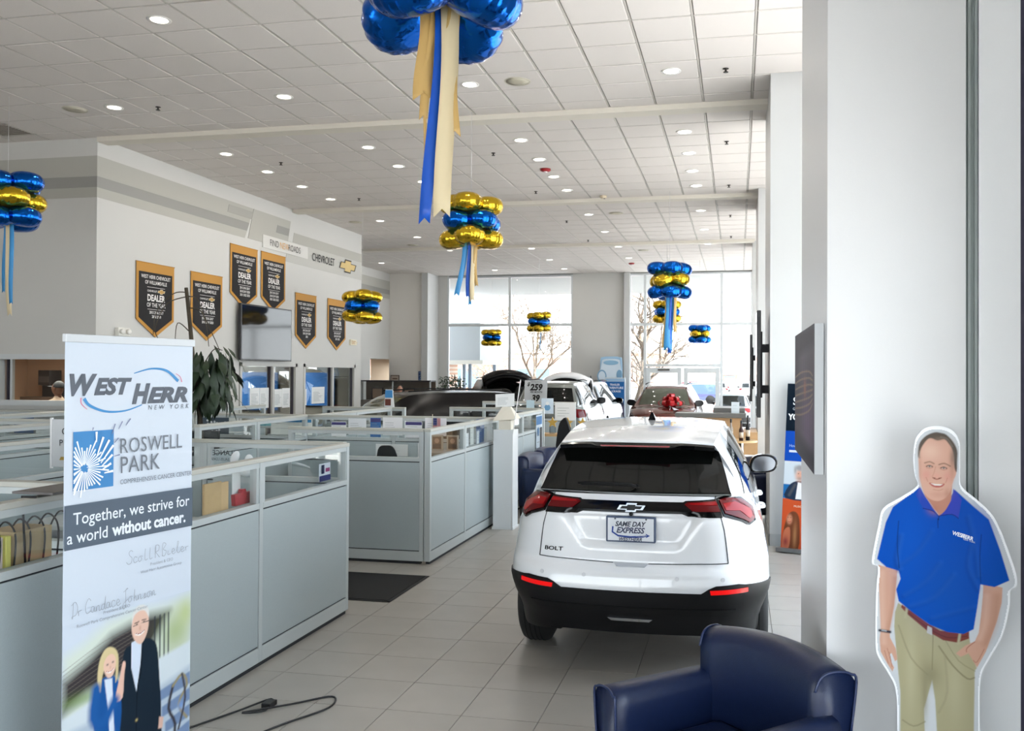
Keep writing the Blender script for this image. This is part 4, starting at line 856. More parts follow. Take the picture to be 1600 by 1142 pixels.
for k in range(420):
    a=rnd.uniform(0,6.28); rr=rnd.random()**.5*.52; p=Vector((-9.4+rr*math.cos(a),28+rr*math.sin(a)*.8,rnd.uniform(1.0,1.75)+.2*rnd.random()*(1-rr))); d=Vector((rnd.gauss(0,1),rnd.gauss(0,1),rnd.gauss(0,.6))).normalized(); s_=d.orthogonal().normalized()
    mb.add([p,p+d*.06+s_*.022,p+d*.13,p+d*.06-s_*.022],[(0,1,2,3)])
stuff(mb.build('foliage', mat('leaf_small',(46,66,40),.5), t, fix=False))
# ------------------------------------------------------------ roll-up banner
A = Vector((-2.80,3.205,0)); B = Vector((-2.658,3.877,0)); U = (B-A).normalized(); N = Vector((U.y,-U.x,0)); BW = .69
t = thing('rollup_banner','roll-up banner of two charity logos and a smiling couple in front of the near partition','banner', tuple(A+U*.345))
MB().prism([(-.02,0),(.71,0),(.71,.075),(-.02,.075)], lambda u,v,q: A+U*u+N*q+Vector((0,0,v)), -.09,.09).build('base_cassette', mat('banner_aluminium',(190,194,198),.3,metal=.7), t, bevel=.012)
MB().prism([(-.005,2.105),(.695,2.105),(.695,2.14),(-.005,2.14)], lambda u,v,q: A+U*u+N*q+Vector((0,0,v)), -.012,.012).build('top_rail', mat('banner_white_rail',(200,205,210),.35), t, bevel=.003)
MB().tube([A+U*.345-N*.02+Vector((0,0,.05)),A+U*.345-N*.02+Vector((0,0,2.12))],.010,8).build('support_pole', mat('banner_aluminium',(190,194,198),.3,metal=.7), t)
MB().prism([(0,.07),(BW,.07),(BW,2.11),(0,2.11)], lambda u,v,q: A+U*u+N*q+Vector((0,0,v)), -.001,.0).build('banner_sheet', mat('banner_vinyl',(200,210,223),.45), t)
# photograph at the foot: soft printed picture
r = Raster(.001,.08,.689,.90,.0042,(200,210,223))
top=[(0,.76),(.10,.80),(.22,.86),(.36,.88),(.55,.86),(.69,.88),(.69,.08),(0,.08)]
r.poly(top,(206,216,206),f=.06)
r.poly([(0,.66),(.12,.72),(.24,.80),(.42,.84),(.56,.83),(.50,.74),(.40,.62),(.30,.60),(.12,.58),(0,.52)],(58,54,56),f=.06)
for k in range(9): r.line([(.0,.56+.018*k),(.2,.62+.02*k),(.42,.70+.015*k)],.004,(120,112,104),.5)
r.blob(.60,.72,.09,.10,(150,168,96),.7); r.blob(.66,.80,.05,.06,(176,190,120),.7); r.blob(.10,.56,.12,.03,(120,150,80),.6)
for x in (.475,.505,.53,.555): r.line([(x,.62),(x,.82)],.009,(50,56,64),.85)
r.poly([(0,.50),(.15,.54),(.30,.58),(.46,.61),(.69,.65),(.69,.52),(.45,.46),(.2,.44),(0,.42)],(206,216,222),f=.02)
r.poly([(0,.44),(.2,.45),(.45,.47),(.69,.53),(.69,.08),(0,.08)],(176,190,204),f=.03)
for k in range(5): r.poly([(.50+.02*k,.46-.08*k),(.69,.50-.08*k),(.69,.44-.08*k),(.50+.02*k,.41-.08*k)],(92,118,160),f=.01,alpha=.8)
r.line([(.585,.46),(.56,.36),(.60,.27),(.58,.15)],.016,(60,58,64)); r.line([(.585,.46),(.64,.50),(.67,.44),(.62,.36),(.67,.28)],.014,(150,140,110)); r.disc=None
r.blob(.635,.35,.02,.02,(120,150,200)); r.line([(.64,.50),(.66,.38),(.62,.24)],.012,(70,70,80))
# man in dark blazer
r.poly([(.305,.70),(.345,.725),(.41,.735),(.46,.72),(.49,.67),(.505,.52),(.515,.36),(.50,.08),(.26,.08),(.275,.36),(.285,.55)],(28,40,52),f=.006,smooth=4)
r.poly([(.345,.735),(.405,.745),(.395,.62),(.375,.50),(.345,.62)],(206,216,232),f=.004); r.line([(.405,.735),(.400,.60),(.378,.48),(.376,.12)],.006,(16,24,34)); 
r.blob(.377,.37,.006,.006,(196,180,120)); r.blob(.377,.28,.006,.006,(196,180,120)); r.poly([(.505,.34),(.53,.33),(.525,.28),(.50,.285)],(214,176,160),f=.006)
r.poly([(.345,.80),(.36,.865),(.395,.885),(.43,.865),(.44,.80),(.425,.745),(.395,.715),(.36,.745)],(222,186,168),f=.005,smooth=4); r.poly([(.346,.82),(.355,.875),(.395,.897),(.435,.875),(.44,.83),(.42,.862),(.39,.87),(.36,.855)],(214,214,212),f=.006,smooth=3)
r.line([(.362,.818),(.385,.822)],.005,(110,90,84)); r.line([(.402,.824),(.425,.822)],.005,(110,90,84)); r.blob(.374,.812,.005,.004,(60,50,50)); r.blob(.413,.814,.005,.004,(60,50,50)); r.line([(.355,.808),(.44,.812)],.0025,(90,84,84)); r.line([(.368,.768),(.39,.760),(.412,.770)],.008,(240,236,232)); r.line([(.366,.772),(.39,.764),(.415,.774)],.003,(150,80,80)); r.blob(.392,.79,.006,.012,(204,160,142))
# woman in blue blazer
r.poly([(.165,.59),(.21,.62),(.255,.61),(.285,.56),(.295,.44),(.285,.30),(.29,.08),(.17,.08),(.175,.30),(.15,.44)],(30,84,150),f=.006,smooth=4); r.poly([(.205,.61),(.245,.605),(.25,.50),(.262,.30),(.27,.10),(.245,.10),(.228,.45)],(214,224,238),f=.005)
r.poly([(.17,.62),(.18,.70),(.21,.745),(.25,.74),(.275,.70),(.275,.62),(.262,.58),(.26,.66),(.22,.68),(.195,.63),(.185,.56)],(214,196,150),f=.006,smooth=4); r.poly([(.20,.66),(.21,.70),(.238,.715),(.26,.695),(.262,.65),(.245,.615),(.22,.615)],(230,192,172),f=.004,smooth=4)
r.blob(.220,.672,.005,.004,(70,60,70)); r.blob(.248,.676,.005,.004,(70,60,70)); r.line([(.218,.640),(.234,.634),(.249,.644)],.006,(244,240,236)); r.line([(.216,.643),(.234,.637),(.251,.647)],.0025,(170,80,84)); r.blob(.235,.657,.004,.008,(212,168,150))
r.poly([(.262,.50),(.285,.60),(.30,.66),(.315,.65),(.308,.60),(.30,.50)],(226,186,168),f=.005,smooth=3); r.line([(.165,.58),(.15,.46),(.20,.42),(.26,.50)],.045,(34,90,158)); r.blob(.215,.335,.018,.016,(206,196,150)); r.blob(.15,.35,.012,.03,(220,180,160))
r.build('printed_photograph', A+N*.0008, U, (0,0,1), t, rough=.45)
a = Art(.00008); G=(92,98,108)
def cap(word, x, y, h, c, big, wscale=.92, tot=None, rise=0, shear=.28, bold=.05):
    k0=word[0]; a.text(k0, x, y, h*big, c, shear=shear, bold=bold, wscale=wscale, rise=rise)
    wv,_=text_geo(k0,h*big,bold=bold,shear=shear,wscale=wscale); w0=max(v[0] for v in wv)
    vs,_=text_geo(word[1:],h,bold=bold,shear=shear,wscale=wscale); wd=max(v[0] for v in vs); sc=(tot-w0)/wd*.98 if tot else 1
    a.text(word[1:], x+w0-.016, y+(w0)*rise, h, c, shear=shear, bold=bold, wscale=wscale*sc, rise=rise)
cap('WEST', .020,1.880,.098,G,1.25,tot=.335); cap('HERR', .335,1.836,.098,G,1.25,tot=.345)
def arc(pts, c, w0, w1): a.line(crom(pts,6), w0, c, w1)
arc([(.345,1.972),(.44,1.994),(.53,1.985),(.60,1.935)],(70,140,196),.004,.016); arc([(.585,1.972),(.612,1.955),(.622,1.93)],(220,110,140),.002,.005)
arc([(.39,1.826),(.30,1.802),(.20,1.802),(.12,1.83),(.09,1.862)],(70,140,196),.004,.016); arc([(.105,1.815),(.078,1.84),(.075,1.866)],(220,110,140),.002,.005)
a.text('NEW YORK',.425,1.802,.030,G,spacing=1.75,wscale=1.02,shear=.15)
# fireworks square logo
a.rect(.04,1.466,.240,1.720,(66,132,190))
rn=random.Random(2); W_=(236,242,248)
for k in range(40):
    an=2*math.pi*k/40; l0=.012+.01*rn.random(); l1=.07+.055*rn.random()
    x0,y0=.094+l0*math.cos(an),1.560+l0*math.sin(an); x1,y1=.094+l1*math.cos(an),1.560+l1*1.05*math.sin(an)
    if x1<.045 and False: continue
    x1=max(x1,.043); a.line([(x0,y0),(x1,y1)],.0025,W_,.0075)
for (x0,y0,x1,y1) in [(.150,1.60,.185,1.69),(.160,1.585,.215,1.675),(.172,1.575,.236,1.650),(.176,1.560,.232,1.608),(.178,1.545,.225,1.570),(.150,1.67,.150,1.715),(.19,1.53,.236,1.535)]: a.line([(x0,y0),(x1,y1)],.005,W_,.011)
for (x0,y0,x1,y1) in [(.228,1.70,.244,1.745),(.262,1.72,.282,1.755),(.300,1.735,.325,1.765),(.24,1.66,.262,1.68),(.24,1.60,.27,1.605),(.13,1.722,.133,1.735)]: a.line([(x0,y0),(x1,y1)],.003,(120,128,160),.006)
G2=(112,118,128); a.text('ROSWELL',.272,1.610,.098,G2,wscale=.80,spacing=1.05); a.text('PARK',.275,1.520,.108,G2,wscale=.82,spacing=1.05); a.text('COMPREHENSIVE CANCER CENTER',.272,1.470,.030,(120,128,140),wscale=.86)
a.rect(0,1.218,BW,1.408,(84,96,110)); Wt=(226,232,240)
a.text('Together, we strive for',.040,1.322,.074,Wt,wscale=.90,bold=.006); a.text('a world',.012,1.243,.074,Wt,wscale=.88,bold=.006); a.text('without cancer.',.232,1.245,.074,Wt,wscale=.88,bold=.035)
S=(150,158,168)
def script(word, x0, y0, h, wd):   # handwritten signature strokes, letter by letter
    gl={'S':[(.9,.95),(.6,1.1),(.25,.95),(.35,.7),(.75,.45),(.6,.05),(.1,0),(-.2,.2)],'c':[(.8,.4),(.4,.5),(.15,.25),(.4,0),(.9,.12)],'o':[(.4,.45),(.1,.25),(.35,0),(.7,.2),(.5,.45),(.9,.4)],'t':[(.5,1),(.4,.4),(.5,.02),(.9,.1)],'R':[(.1,0),(.2,1.1),(.1,.3),(.2,1.05),(.8,1.0),(.7,.6),(.25,.5),(.9,0)],'B':[(.1,0),(.2,1.1),(.8,1.0),(.3,.6),(.85,.4),(.5,0),(.1,.1)],'i':[(.3,.4),(.3,.05),(.8,.1)],'e':[(.2,.2),(.7,.3),(.4,.5),(.15,.2),(.5,0),(.9,.15)],'l':[(.2,.2),(.6,.9),(.4,1.0),(.3,.2),(.6,0),(.9,.15)],'r':[(.2,.4),(.3,.05),(.3,.35),(.8,.4)],'D':[(.3,1.1),(.2,0),(.1,.1),(.8,.2),(1,.7),(.6,1.1),(0,.9)],'C':[(1,.9),(.6,1.1),(.1,.6),(.3,.05),(1.1,.2)],'a':[(.7,.4),(.3,.45),(.15,.15),(.5,.05),(.7,.4),(.75,.05),(1,.12)],'n':[(.1,.4),(.2,.02),(.3,.35),(.6,.4),(.65,.03),(1,.1)],'d':[(.7,.4),(.3,.4),(.15,.1),(.6,.1),(.85,1.0),(.75,.05),(1,.1)],'J':[(.1,.9),(.9,1.1),(.5,1.0),(.5,0),(.2,-.4),(-.1,-.1),(.9,.3)],'h':[(.3,0),(.4,.9),(.3,.2),(.6,.4),(.7,.02),(1,.1)],'s':[(.3,.1),(.6,.4),(.6,.1),(.3,.0),(.95,.1)],' ':None,'.':None}
    n=len(word); x=x0
    for ch in word:
        g=gl.get(ch); cw=wd/n
        if g: a.line(crom([(x+p*cw*1.15,y0+q*h) for p,q in g],4),.0022,S)
        x+=cw*(1 if g else .5)
script('Scott R Bieler',.315,1.10,.055,.38); a.text('President & CEO',.44,1.070,.020,S,wscale=.95); a.text('West Herr Automotive Group',.385,1.043,.020,S,wscale=.95)
script('Dr Candace Johnson',.035,.925,.060,.46); a.text('President & CEO',.19,.905,.020,S); a.text('Roswell Park Comprehensive Cancer Center',.06,.878,.020,S)
a.build('lettering_and_logos', A+N*.0016, U, (0,0,1), t)
t=thing('power_cable','black cable looping on the floor beside the banner foot','cable',(-2.6,4.4,0)); MB().tube(crom([(-3.0,4.3,.006),(-2.85,4.62,.008),(-2.74,4.80,.02),(-2.70,4.66,.008),(-2.78,4.55,.03),(-2.60,4.78,.008),(-2.42,4.95,.006),(-2.36,4.78,.006),(-2.5,4.5,.006),(-2.62,4.2,.006)],6),.006,8).build('cable', M_blk, t)
MB().box((-2.75,4.7,0),(-2.69,4.78,.03)).build('plug', M_blk, t, bevel=.004)

# ------------------------------------------------------------ printed standee of a man
S_out=[(-0.014,1.787),(-0.046,1.78),(-0.067,1.763),(-0.085,1.73),(-0.092,1.654),(-0.085,1.591),(-0.078,1.557),(-0.134,1.513),(-0.201,1.467),(-0.218,1.402),(-0.243,1.26),(-0.22,1.239),(-0.227,1.14),(-0.229,0.946),(-0.217,0.892),(-0.18,0.831),(-0.154,0.767),(-0.149,0.616),(-.155,.30),(-.20,.10),(-.22,.0),(.20,.0),(.19,.10),(.15,.30)]
S_outr=[(0.145,0.641),(0.147,0.833),(0.176,0.91),(0.225,1.007),(0.25,1.126),(0.25,1.171),(0.276,1.211),(0.245,1.324),(0.196,1.445),(0.136,1.51),(0.08,1.561),(0.075,1.632),(0.075,1.712),(0.066,1.748),(0.048,1.77),(0.018,1.784)]
S_shirt=[(-0.071,1.552),(-0.115,1.514),(-0.166,1.473),(-0.192,1.413),(-0.224,1.271),(-0.19,1.241),(-0.145,1.229),(-0.138,1.199),(-0.154,1.157),(-0.145,1.113),(-0.094,1.072),(-0.032,1.029),(0.028,1.006),(0.087,1.002),(0.123,1.022),(0.136,1.107),(0.147,1.192),(0.196,1.185),(0.248,1.212),(0.216,1.323),(0.176,1.438),(0.118,1.489),(0.057,1.546),(0.007,1.459),(-0.002,1.445)]
S_colL=[(-0.067,1.553),(-0.084,1.524),(-0.057,1.472),(-0.021,1.462),(0.001,1.444),(-0.021,1.471),(-0.049,1.513)]
S_colR=[(0.051,1.55),(0.047,1.512),(0.027,1.473),(0.007,1.446),(0.047,1.454),(0.069,1.438),(0.081,1.509),(0.069,1.529)]
S_face=[(-0.013,1.747),(-0.045,1.74),(-0.068,1.709),(-0.074,1.671),(-0.072,1.628),(-0.07,1.593),(-0.063,1.559),(-0.053,1.53),(-0.033,1.509),(-0.005,1.501),(0.019,1.511),(0.037,1.533),(0.047,1.563),(0.055,1.597),(0.057,1.631),(0.059,1.674),(0.047,1.716),(0.019,1.745)]
S_neck=[(-0.063,1.559),(-0.049,1.517),(-0.025,1.484),(0.001,1.446),(0.023,1.464),(0.043,1.503),(0.047,1.563)]
S_hair=[(-0.015,1.763),(-0.045,1.75),(-0.068,1.724),(-0.075,1.692),(-0.074,1.666),(-0.064,1.701),(-0.045,1.731),(-0.029,1.74),(-0.005,1.732),(0.019,1.737),(0.035,1.72),(0.047,1.699),(0.053,1.669),(0.055,1.631),(0.063,1.614),(0.065,1.661),(0.065,1.695),(0.051,1.727),(0.027,1.754),(0.007,1.761)]
S_ear=[(0.055,1.635),(0.064,1.633),(0.061,1.606),(0.055,1.588),(0.051,1.601)]
S_armL=[(-0.219,1.249),(-0.216,1.151),(-0.21,1.0),(-0.214,0.963),(-0.21,0.915),(-0.184,0.868),(-0.167,0.842),(-0.161,0.858),(-0.173,0.881),(-0.178,0.908),(-0.17,0.912),(-0.158,0.882),(-0.149,0.889),(-0.155,0.931),(-0.176,0.972),(-0.177,1.002),(-0.161,1.094),(-0.153,1.185),(-0.149,1.231)]
S_armR=[(0.157,1.201),(0.224,1.184),(0.221,1.128),(0.204,1.056),(0.182,0.989),(0.166,0.941),(0.135,0.879),(0.121,0.902),(0.105,0.93),(0.077,0.915),(0.06,0.927),(0.094,0.959),(0.127,0.977),(0.141,1.01),(0.149,1.082),(0.155,1.148)]
S_pants=[(-0.147,1.107),(-0.158,1.07),(-0.161,1.015),(-0.155,0.943),(-0.147,0.853),(-0.138,0.763),(-0.139,0.617),(-.135,.08),(-.06,.08),(-.045,.45),(-0.053,0.709),(-0.024,0.82),(-0.013,0.742),(0.0,0.50),(.03,.08),(.115,.08),(0.124,0.639),(0.127,0.867),(0.134,0.876),(0.121,0.914),(0.107,0.993),(0.066,1.005),(0.004,1.019),(-0.07,1.057),(-0.121,1.09)]
t = thing('printed_standee','life-size cut-out print of a smiling man in a blue polo and khaki trousers','standee',(.75,3.55,0))
OUT = crom(S_out+S_outr,4,True); SO=Vector((.75,3.55,0))
MB().prism(OUT, lambda u,v,q: (.75+u, 3.55+q, v), 0,.005).build('backing_board', mat('standee_board',(232,234,238),.35), t)
inner=[(x*.972, 1.0+(z-1.0)*.985 if z>.3 else z+.004) for x,z in OUT]
r = Raster(-.29,.005,.30,1.795,.0024,(214,219,224))
r.mix(np.clip(1-(r.dist(OUT)/.006),0,1),(240,243,246))
K=(214,168,146)
r.poly(S_pants,(178,172,138),f=.004)
r.line([(-.02,1.02),(-.024,.86)],.004,(140,134,104),.8); r.blob(-.03,.84,.035,.05,(140,134,106),.7); r.blob(-.05,.76,.012,.10,(148,142,114),.7); r.blob(-.10,.86,.02,.16,(196,190,158),.6); r.blob(.06,.80,.03,.14,(194,188,156),.6); r.line([(-.145,1.02),(-.10,.90),(-.04,.84)],.006,(146,140,110),.6)
r.line([(.0,.95),(.05,.88),(.10,.835),(.125,.84)],.006,(136,130,100),.8); r.line([(.02,.98),(.07,.90),(.128,.865)],.004,(150,144,112),.7); r.line([(-.13,.66),(-.09,.64),(-.05,.66)],.006,(146,140,112),.7); r.line([(.0,.70),(.03,.78),(.02,.92)],.008,(160,154,124),.5)
for s_,x in ((-1,-.095),(1,.07)): r.poly([(x-.055,.10),(x-.055,.03),(x-.02,.012),(x+.05,.012),(x+.045,.05),(x+.03,.10)],(86,52,34),f=.004,smooth=3)
r.poly([(-0.133,1.101),(-0.081,1.065),(-0.041,1.035),(0.004,1.01),(0.066,1.005),(0.107,1.014),(0.107,0.986),(0.066,0.968),(0.015,0.974),(-0.041,1.005),(-0.11,1.062),(-0.136,1.090)],(126,62,42),f=.003)
r.line([(-.12,1.078),(-.04,1.018),(.03,.985),(.10,.995)],.004,(84,40,28),.6); r.poly([(-0.041,1.026),(-.025,1.018),(-.024,.990),(-0.043,0.998)],(196,196,198),f=.002)
for x,z in ((-.117,1.075),(.072,.987)): r.line([(x+.003,z+.018),(x-.003,z-.022)],.009,(186,180,146))
r.poly(S_armL,K,f=.003); r.line([(-.205,1.22),(-.203,1.05),(-.198,.95)],.012,(232,194,174),.6,f=.02); r.line([(-.158,1.2),(-.165,1.1),(-.182,1.0)],.010,(186,136,112),.7,f=.02); r.line([(-.214,.997),(-.176,.993)],.010,(38,44,60)); r.line([(-.205,.998),(-.190,.996)],.005,(170,180,190)); 
for (x0,z0,x1,z1) in [(-.186,.93,-.172,.878),(-.178,.915,-.168,.86),(-.196,.92,-.182,.872)]: r.line([(x0,z0),(x1,z1)],.0025,(176,118,98),.8)
r.poly(S_armR,K,f=.003); r.line([(.205,1.15),(.195,1.05),(.165,.97)],.016,(186,136,112),.6,f=.03); r.line([(.17,1.15),(.163,1.05),(.145,.99)],.014,(232,192,170),.6,f=.02); r.line([(.127,.975),(.10,.95),(.098,.935)],.0035,(170,112,92),.8); r.line([(.16,.95),(.135,.90),(.122,.905)],.003,(176,118,98),.7)
r.poly(S_shirt,(0,80,186),f=.003)
r.blob(-.10,1.36,.06,.14,(4,90,200),.6); r.blob(.15,1.40,.05,.10,(14,84,200),.5); r.blob(.02,1.16,.10,.12,(14,84,176),.5)
for pts,al in [([(-.14,1.36),(-.155,1.27),(-.145,1.23)],.8),([(.10,1.44),(.125,1.32),(.135,1.22)],.5),([(-.13,1.13),(-.05,1.19),(.0,1.26)],.5),([(-.11,1.09),(-.02,1.13),(.05,1.22)],.5),([(-.14,1.25),(-.08,1.30),(-.03,1.38)],.45),([(.12,1.10),(.06,1.08),(-.03,1.05)],.4),([(.135,1.17),(.10,1.25),(.11,1.33)],.5)]: r.line(pts,.009,(12,62,140),al,f=.02); r.line([(p+.008,q+.008) for p,q in pts],.007,(44,112,214),al*.7,f=.02)
r.line([(-.145,1.42),(-.15,1.33),(-.143,1.24)],.004,(10,54,120),.8); r.line([(.148,1.20),(.145,1.30),(.15,1.38)],.004,(10,54,120),.7)
r.poly(S_neck,(198,142,122),f=.003); r.blob(-.02,1.47,.02,.02,(180,120,100),.6)
r.poly(S_colL,(44,76,184),f=.003); r.poly(S_colR,(56,74,186),f=.003); r.line([(-.057,1.472),(-.021,1.462),(0,1.444)],.003,(20,40,120)); r.line([(0.003,1.446),(.047,1.452),(.069,1.438)],.003,(20,40,120)); r.line([(.001,1.444),(-.004,1.425),(-.003,1.40)],.003,(14,52,120)); r.blob(-.002,1.432,.003,.003,(10,30,70))
r.poly(S_ear,(222,170,152),f=.003); r.poly(S_face,(224,178,158),f=.004,smooth=4)
r.blob(-.03,1.69,.035,.03,(236,198,180),.8); r.blob(.03,1.70,.02,.03,(226,180,160),.6); r.blob(-.045,1.60,.016,.02,(226,160,148),.7); r.blob(.032,1.595,.016,.02,(226,160,148),.7); r.blob(.047,1.64,.010,.06,(196,146,126),.7); r.blob(-.004,1.525,.03,.012,(214,164,146),.8); r.blob(.03,1.53,.012,.02,(190,138,120),.6); r.blob(-.068,1.62,.006,.06,(206,160,142),.6)
r.poly(S_hair,(96,86,78),f=.005,smooth=3); r.blob(.05,1.67,.010,.03,(120,112,106),.6); r.line([(-.072,1.69),(-.07,1.665)],.006,(140,132,124),.6); r.line([(.006,1.745),(.03,1.738),(.048,1.71)],.006,(134,126,116),.6); r.blob(.0,1.738,.018,.008,(150,128,110),.5)
for x,z,d in ((-.034,1.633,.0),(.017,1.628,.0)):
    r.blob(x,z,.013,.006,(196,142,124),.8); r.line([(x-.011,z-.001),(x,z+.003),(x+.011,z-.002)],.0035,(86,58,48)); r.blob(x,z-.001,.0055,.003,(238,234,230),.8); r.blob(x,z-.001,.0032,.0034,(58,48,46)); r.line([(x-.010,z-.006),(x,z-.008),(x+.010,z-.006)],.002,(180,124,108),.7)
r.line([(-.051,1.645),(-.033,1.650),(-.018,1.643)],.005,(150,118,100),.8); r.line([(.0,1.640),(.019,1.645),(.040,1.635)],.005,(140,108,92),.8)
r.line([(-.012,1.632),(-.018,1.608),(-.024,1.594)],.003,(200,146,128),.7); r.blob(-.008,1.597,.012,.010,(232,172,156),.8); r.line([(-.022,1.590),(-.008,1.584),(.008,1.590)],.004,(160,92,80),.9); r.blob(-.016,1.588,.003,.002,(90,44,40)); r.blob(.001,1.588,.003,.002,(90,44,40))
r.poly([(-.036,1.570),(-.017,1.567),(0,1.565),(.020,1.568),(.012,1.557),(-.004,1.553),(-.022,1.556)],(184,96,90),f=.003,smooth=3); r.poly([(-.031,1.568),(-.011,1.566),(.014,1.565),(.004,1.560),(-.015,1.560)],(246,244,240),f=.002); r.line([(-.040,1.575),(-.046,1.59)],.003,(196,138,120),.7); r.line([(.024,1.572),(.030,1.59)],.003,(196,138,120),.7); r.line([(-.02,1.545),(0,1.542),(.014,1.547)],.003,(190,134,116),.6)
r.c*=.74
r.build('printed_figure',(.75,3.5488,0),(1,0,0),(0,0,1),t,clip=inner,rough=.35)
a=Art(.0004); a.text('WEST',.049,1.376,.021,(226,232,240),bold=.03,shear=.25,wscale=.8,rise=-.28); a.text('HERR',.079,1.367,.021,(226,232,240),bold=.03,shear=.25,wscale=.8,rise=-.28); a.text('NEW YORK',.086,1.358,.008,(200,210,224),rise=-.28)
a.build('shirt_logo',(.75,3.5478,0),(1,0,0),(0,0,1),t)
MB().prism([(0,0),(.26,0),(.05,.75),(0,.75)], lambda u,v,q:(.75+q,3.556+u*.75,v), -.004,.004).build('easel_strut', mat('standee_board',(232,234,238),.35), t)

# ------------------------------------------------------------ blue armchairs
M_lea = mat('blue_leather', (20,33,66), .34, noise=.06, nscale=40, bump=.12, bscale=260); M_lea2 = mat('piping_leather', (30,44,82), .35)
def club(label, loc, rz, group='blue leather tub armchairs'):
    """local: faces -Y, back at +Y; width 0.80"""
    t = thing('tub_armchair', label, 'armchair', loc, rz, group)
    def rings(path):
        return [[(ix,iy,.16),(ix,iy,z-.07),(ix+(ox-ix)*.12,iy+(oy-iy)*.12,z-.022),(ix+(ox-ix)*.32,iy+(oy-iy)*.32,z-.002),(ix+(ox-ix)*.62,iy+(oy-iy)*.62,z),(ix+(ox-ix)*.86,iy+(oy-iy)*.86,z-.012),(ox,oy,z-.045),(ix+(ox-ix)*.86,iy+(oy-iy)*.86,z-.25),(ix+(ox-ix)*.72,iy+(oy-iy)*.72,.16)] for ix,iy,ox,oy,z in path]
    def sweep(path, name):
        # path: list of (inner x,y, outer x,y, ztop, flare)
        vs=[]; fs=[]
        n=len(path)
        for (ix,iy,ox,oy,z) in path:
            mx,my=(ix+ox)/2,(iy+oy)/2
            ring=[(ix,iy,.16),(ix,iy,z-.07),(ix+(ox-ix)*.12,iy+(oy-iy)*.12,z-.022),(ix+(ox-ix)*.32,iy+(oy-iy)*.32,z-.002),(ix+(ox-ix)*.62,iy+(oy-iy)*.62,z),(ix+(ox-ix)*.86,iy+(oy-iy)*.86,z-.012),(ix+(ox-ix)*1.0,iy+(oy-iy)*1.0,z-.045),(ix+(ox-ix)*.86,iy+(oy-iy)*.86,z-.25),(ix+(ox-ix)*.72,iy+(oy-iy)*.72,.16)]
            vs+=ring
        k=9
        for i in range(n-1):
            for j in range(k-1): fs.append((i*k+j,i*k+j+1,(i+1)*k+j+1,(i+1)*k+j))
            fs.append((i*k+k-1,i*k,(i+1)*k,(i+1)*k+k-1))
        fs.append(tuple(range(k))); fs.append(tuple(range((n-1)*k,n*k))[::-1])
        return MB().add(vs,fs,M_lea,True).build(name,M_lea,t,world=False)
    # back: a gently curved slab, high; arms: lower, flaring out
    bk=[]
    for i in range(13):
        q=-1+2*i/12; x=.36*q; y=.36-.05*q*q
        bk.append((x*.92,y-.115+.0*q,x*1.06,y+.06,.83+.035*(1-q*q)))
    o=sweep(bk,'backrest')
    for s_ in (-1,1):
        ar=[]
        for i in range(9):
            q=i/8; y=.27-.58*q; z=.665+.0*q
            ar.append((s_*(.27-.0*q),y,s_*(.405+.02*q),y-.0,z))
        sweep(ar,'armrest')
        ring=rings(ar)[-1]; MB().tube(crom([(p[0],p[1]-.004,p[2]) for p in ring],4),.0055,8,M_lea2).build('piping',M_lea2,t,world=False)
    for k in (0,-1):
        ring=rings(bk)[k]; sx=-1 if k==0 else 1; MB().tube(crom([(p[0]+sx*.004,p[1],p[2]) for p in ring[1:8]],4),.0055,8,M_lea2).build('piping',M_lea2,t,world=False)
    MB().box((-.275,-.34,.30),(.275,.26,.46)).build('seat_cushion',M_lea,t,world=False,bevel=.05)
    MB().box((-.30,-.33,.12),(.30,.36,.30)).build('seat_base',M_lea,t,world=False,bevel=.02)
    for sx in (-.28,.28):
        for sy in (-.28,.32): MB().lathe([(.022,0),(.03,.13)],(sx,sy,0),10).build('leg', mat('chair_leg_dark',(40,30,26),.4), t, world=False)
    return t
c0=club('blue leather tub armchair in the foreground before the white column', (-.08,3.60,0), R(-47))
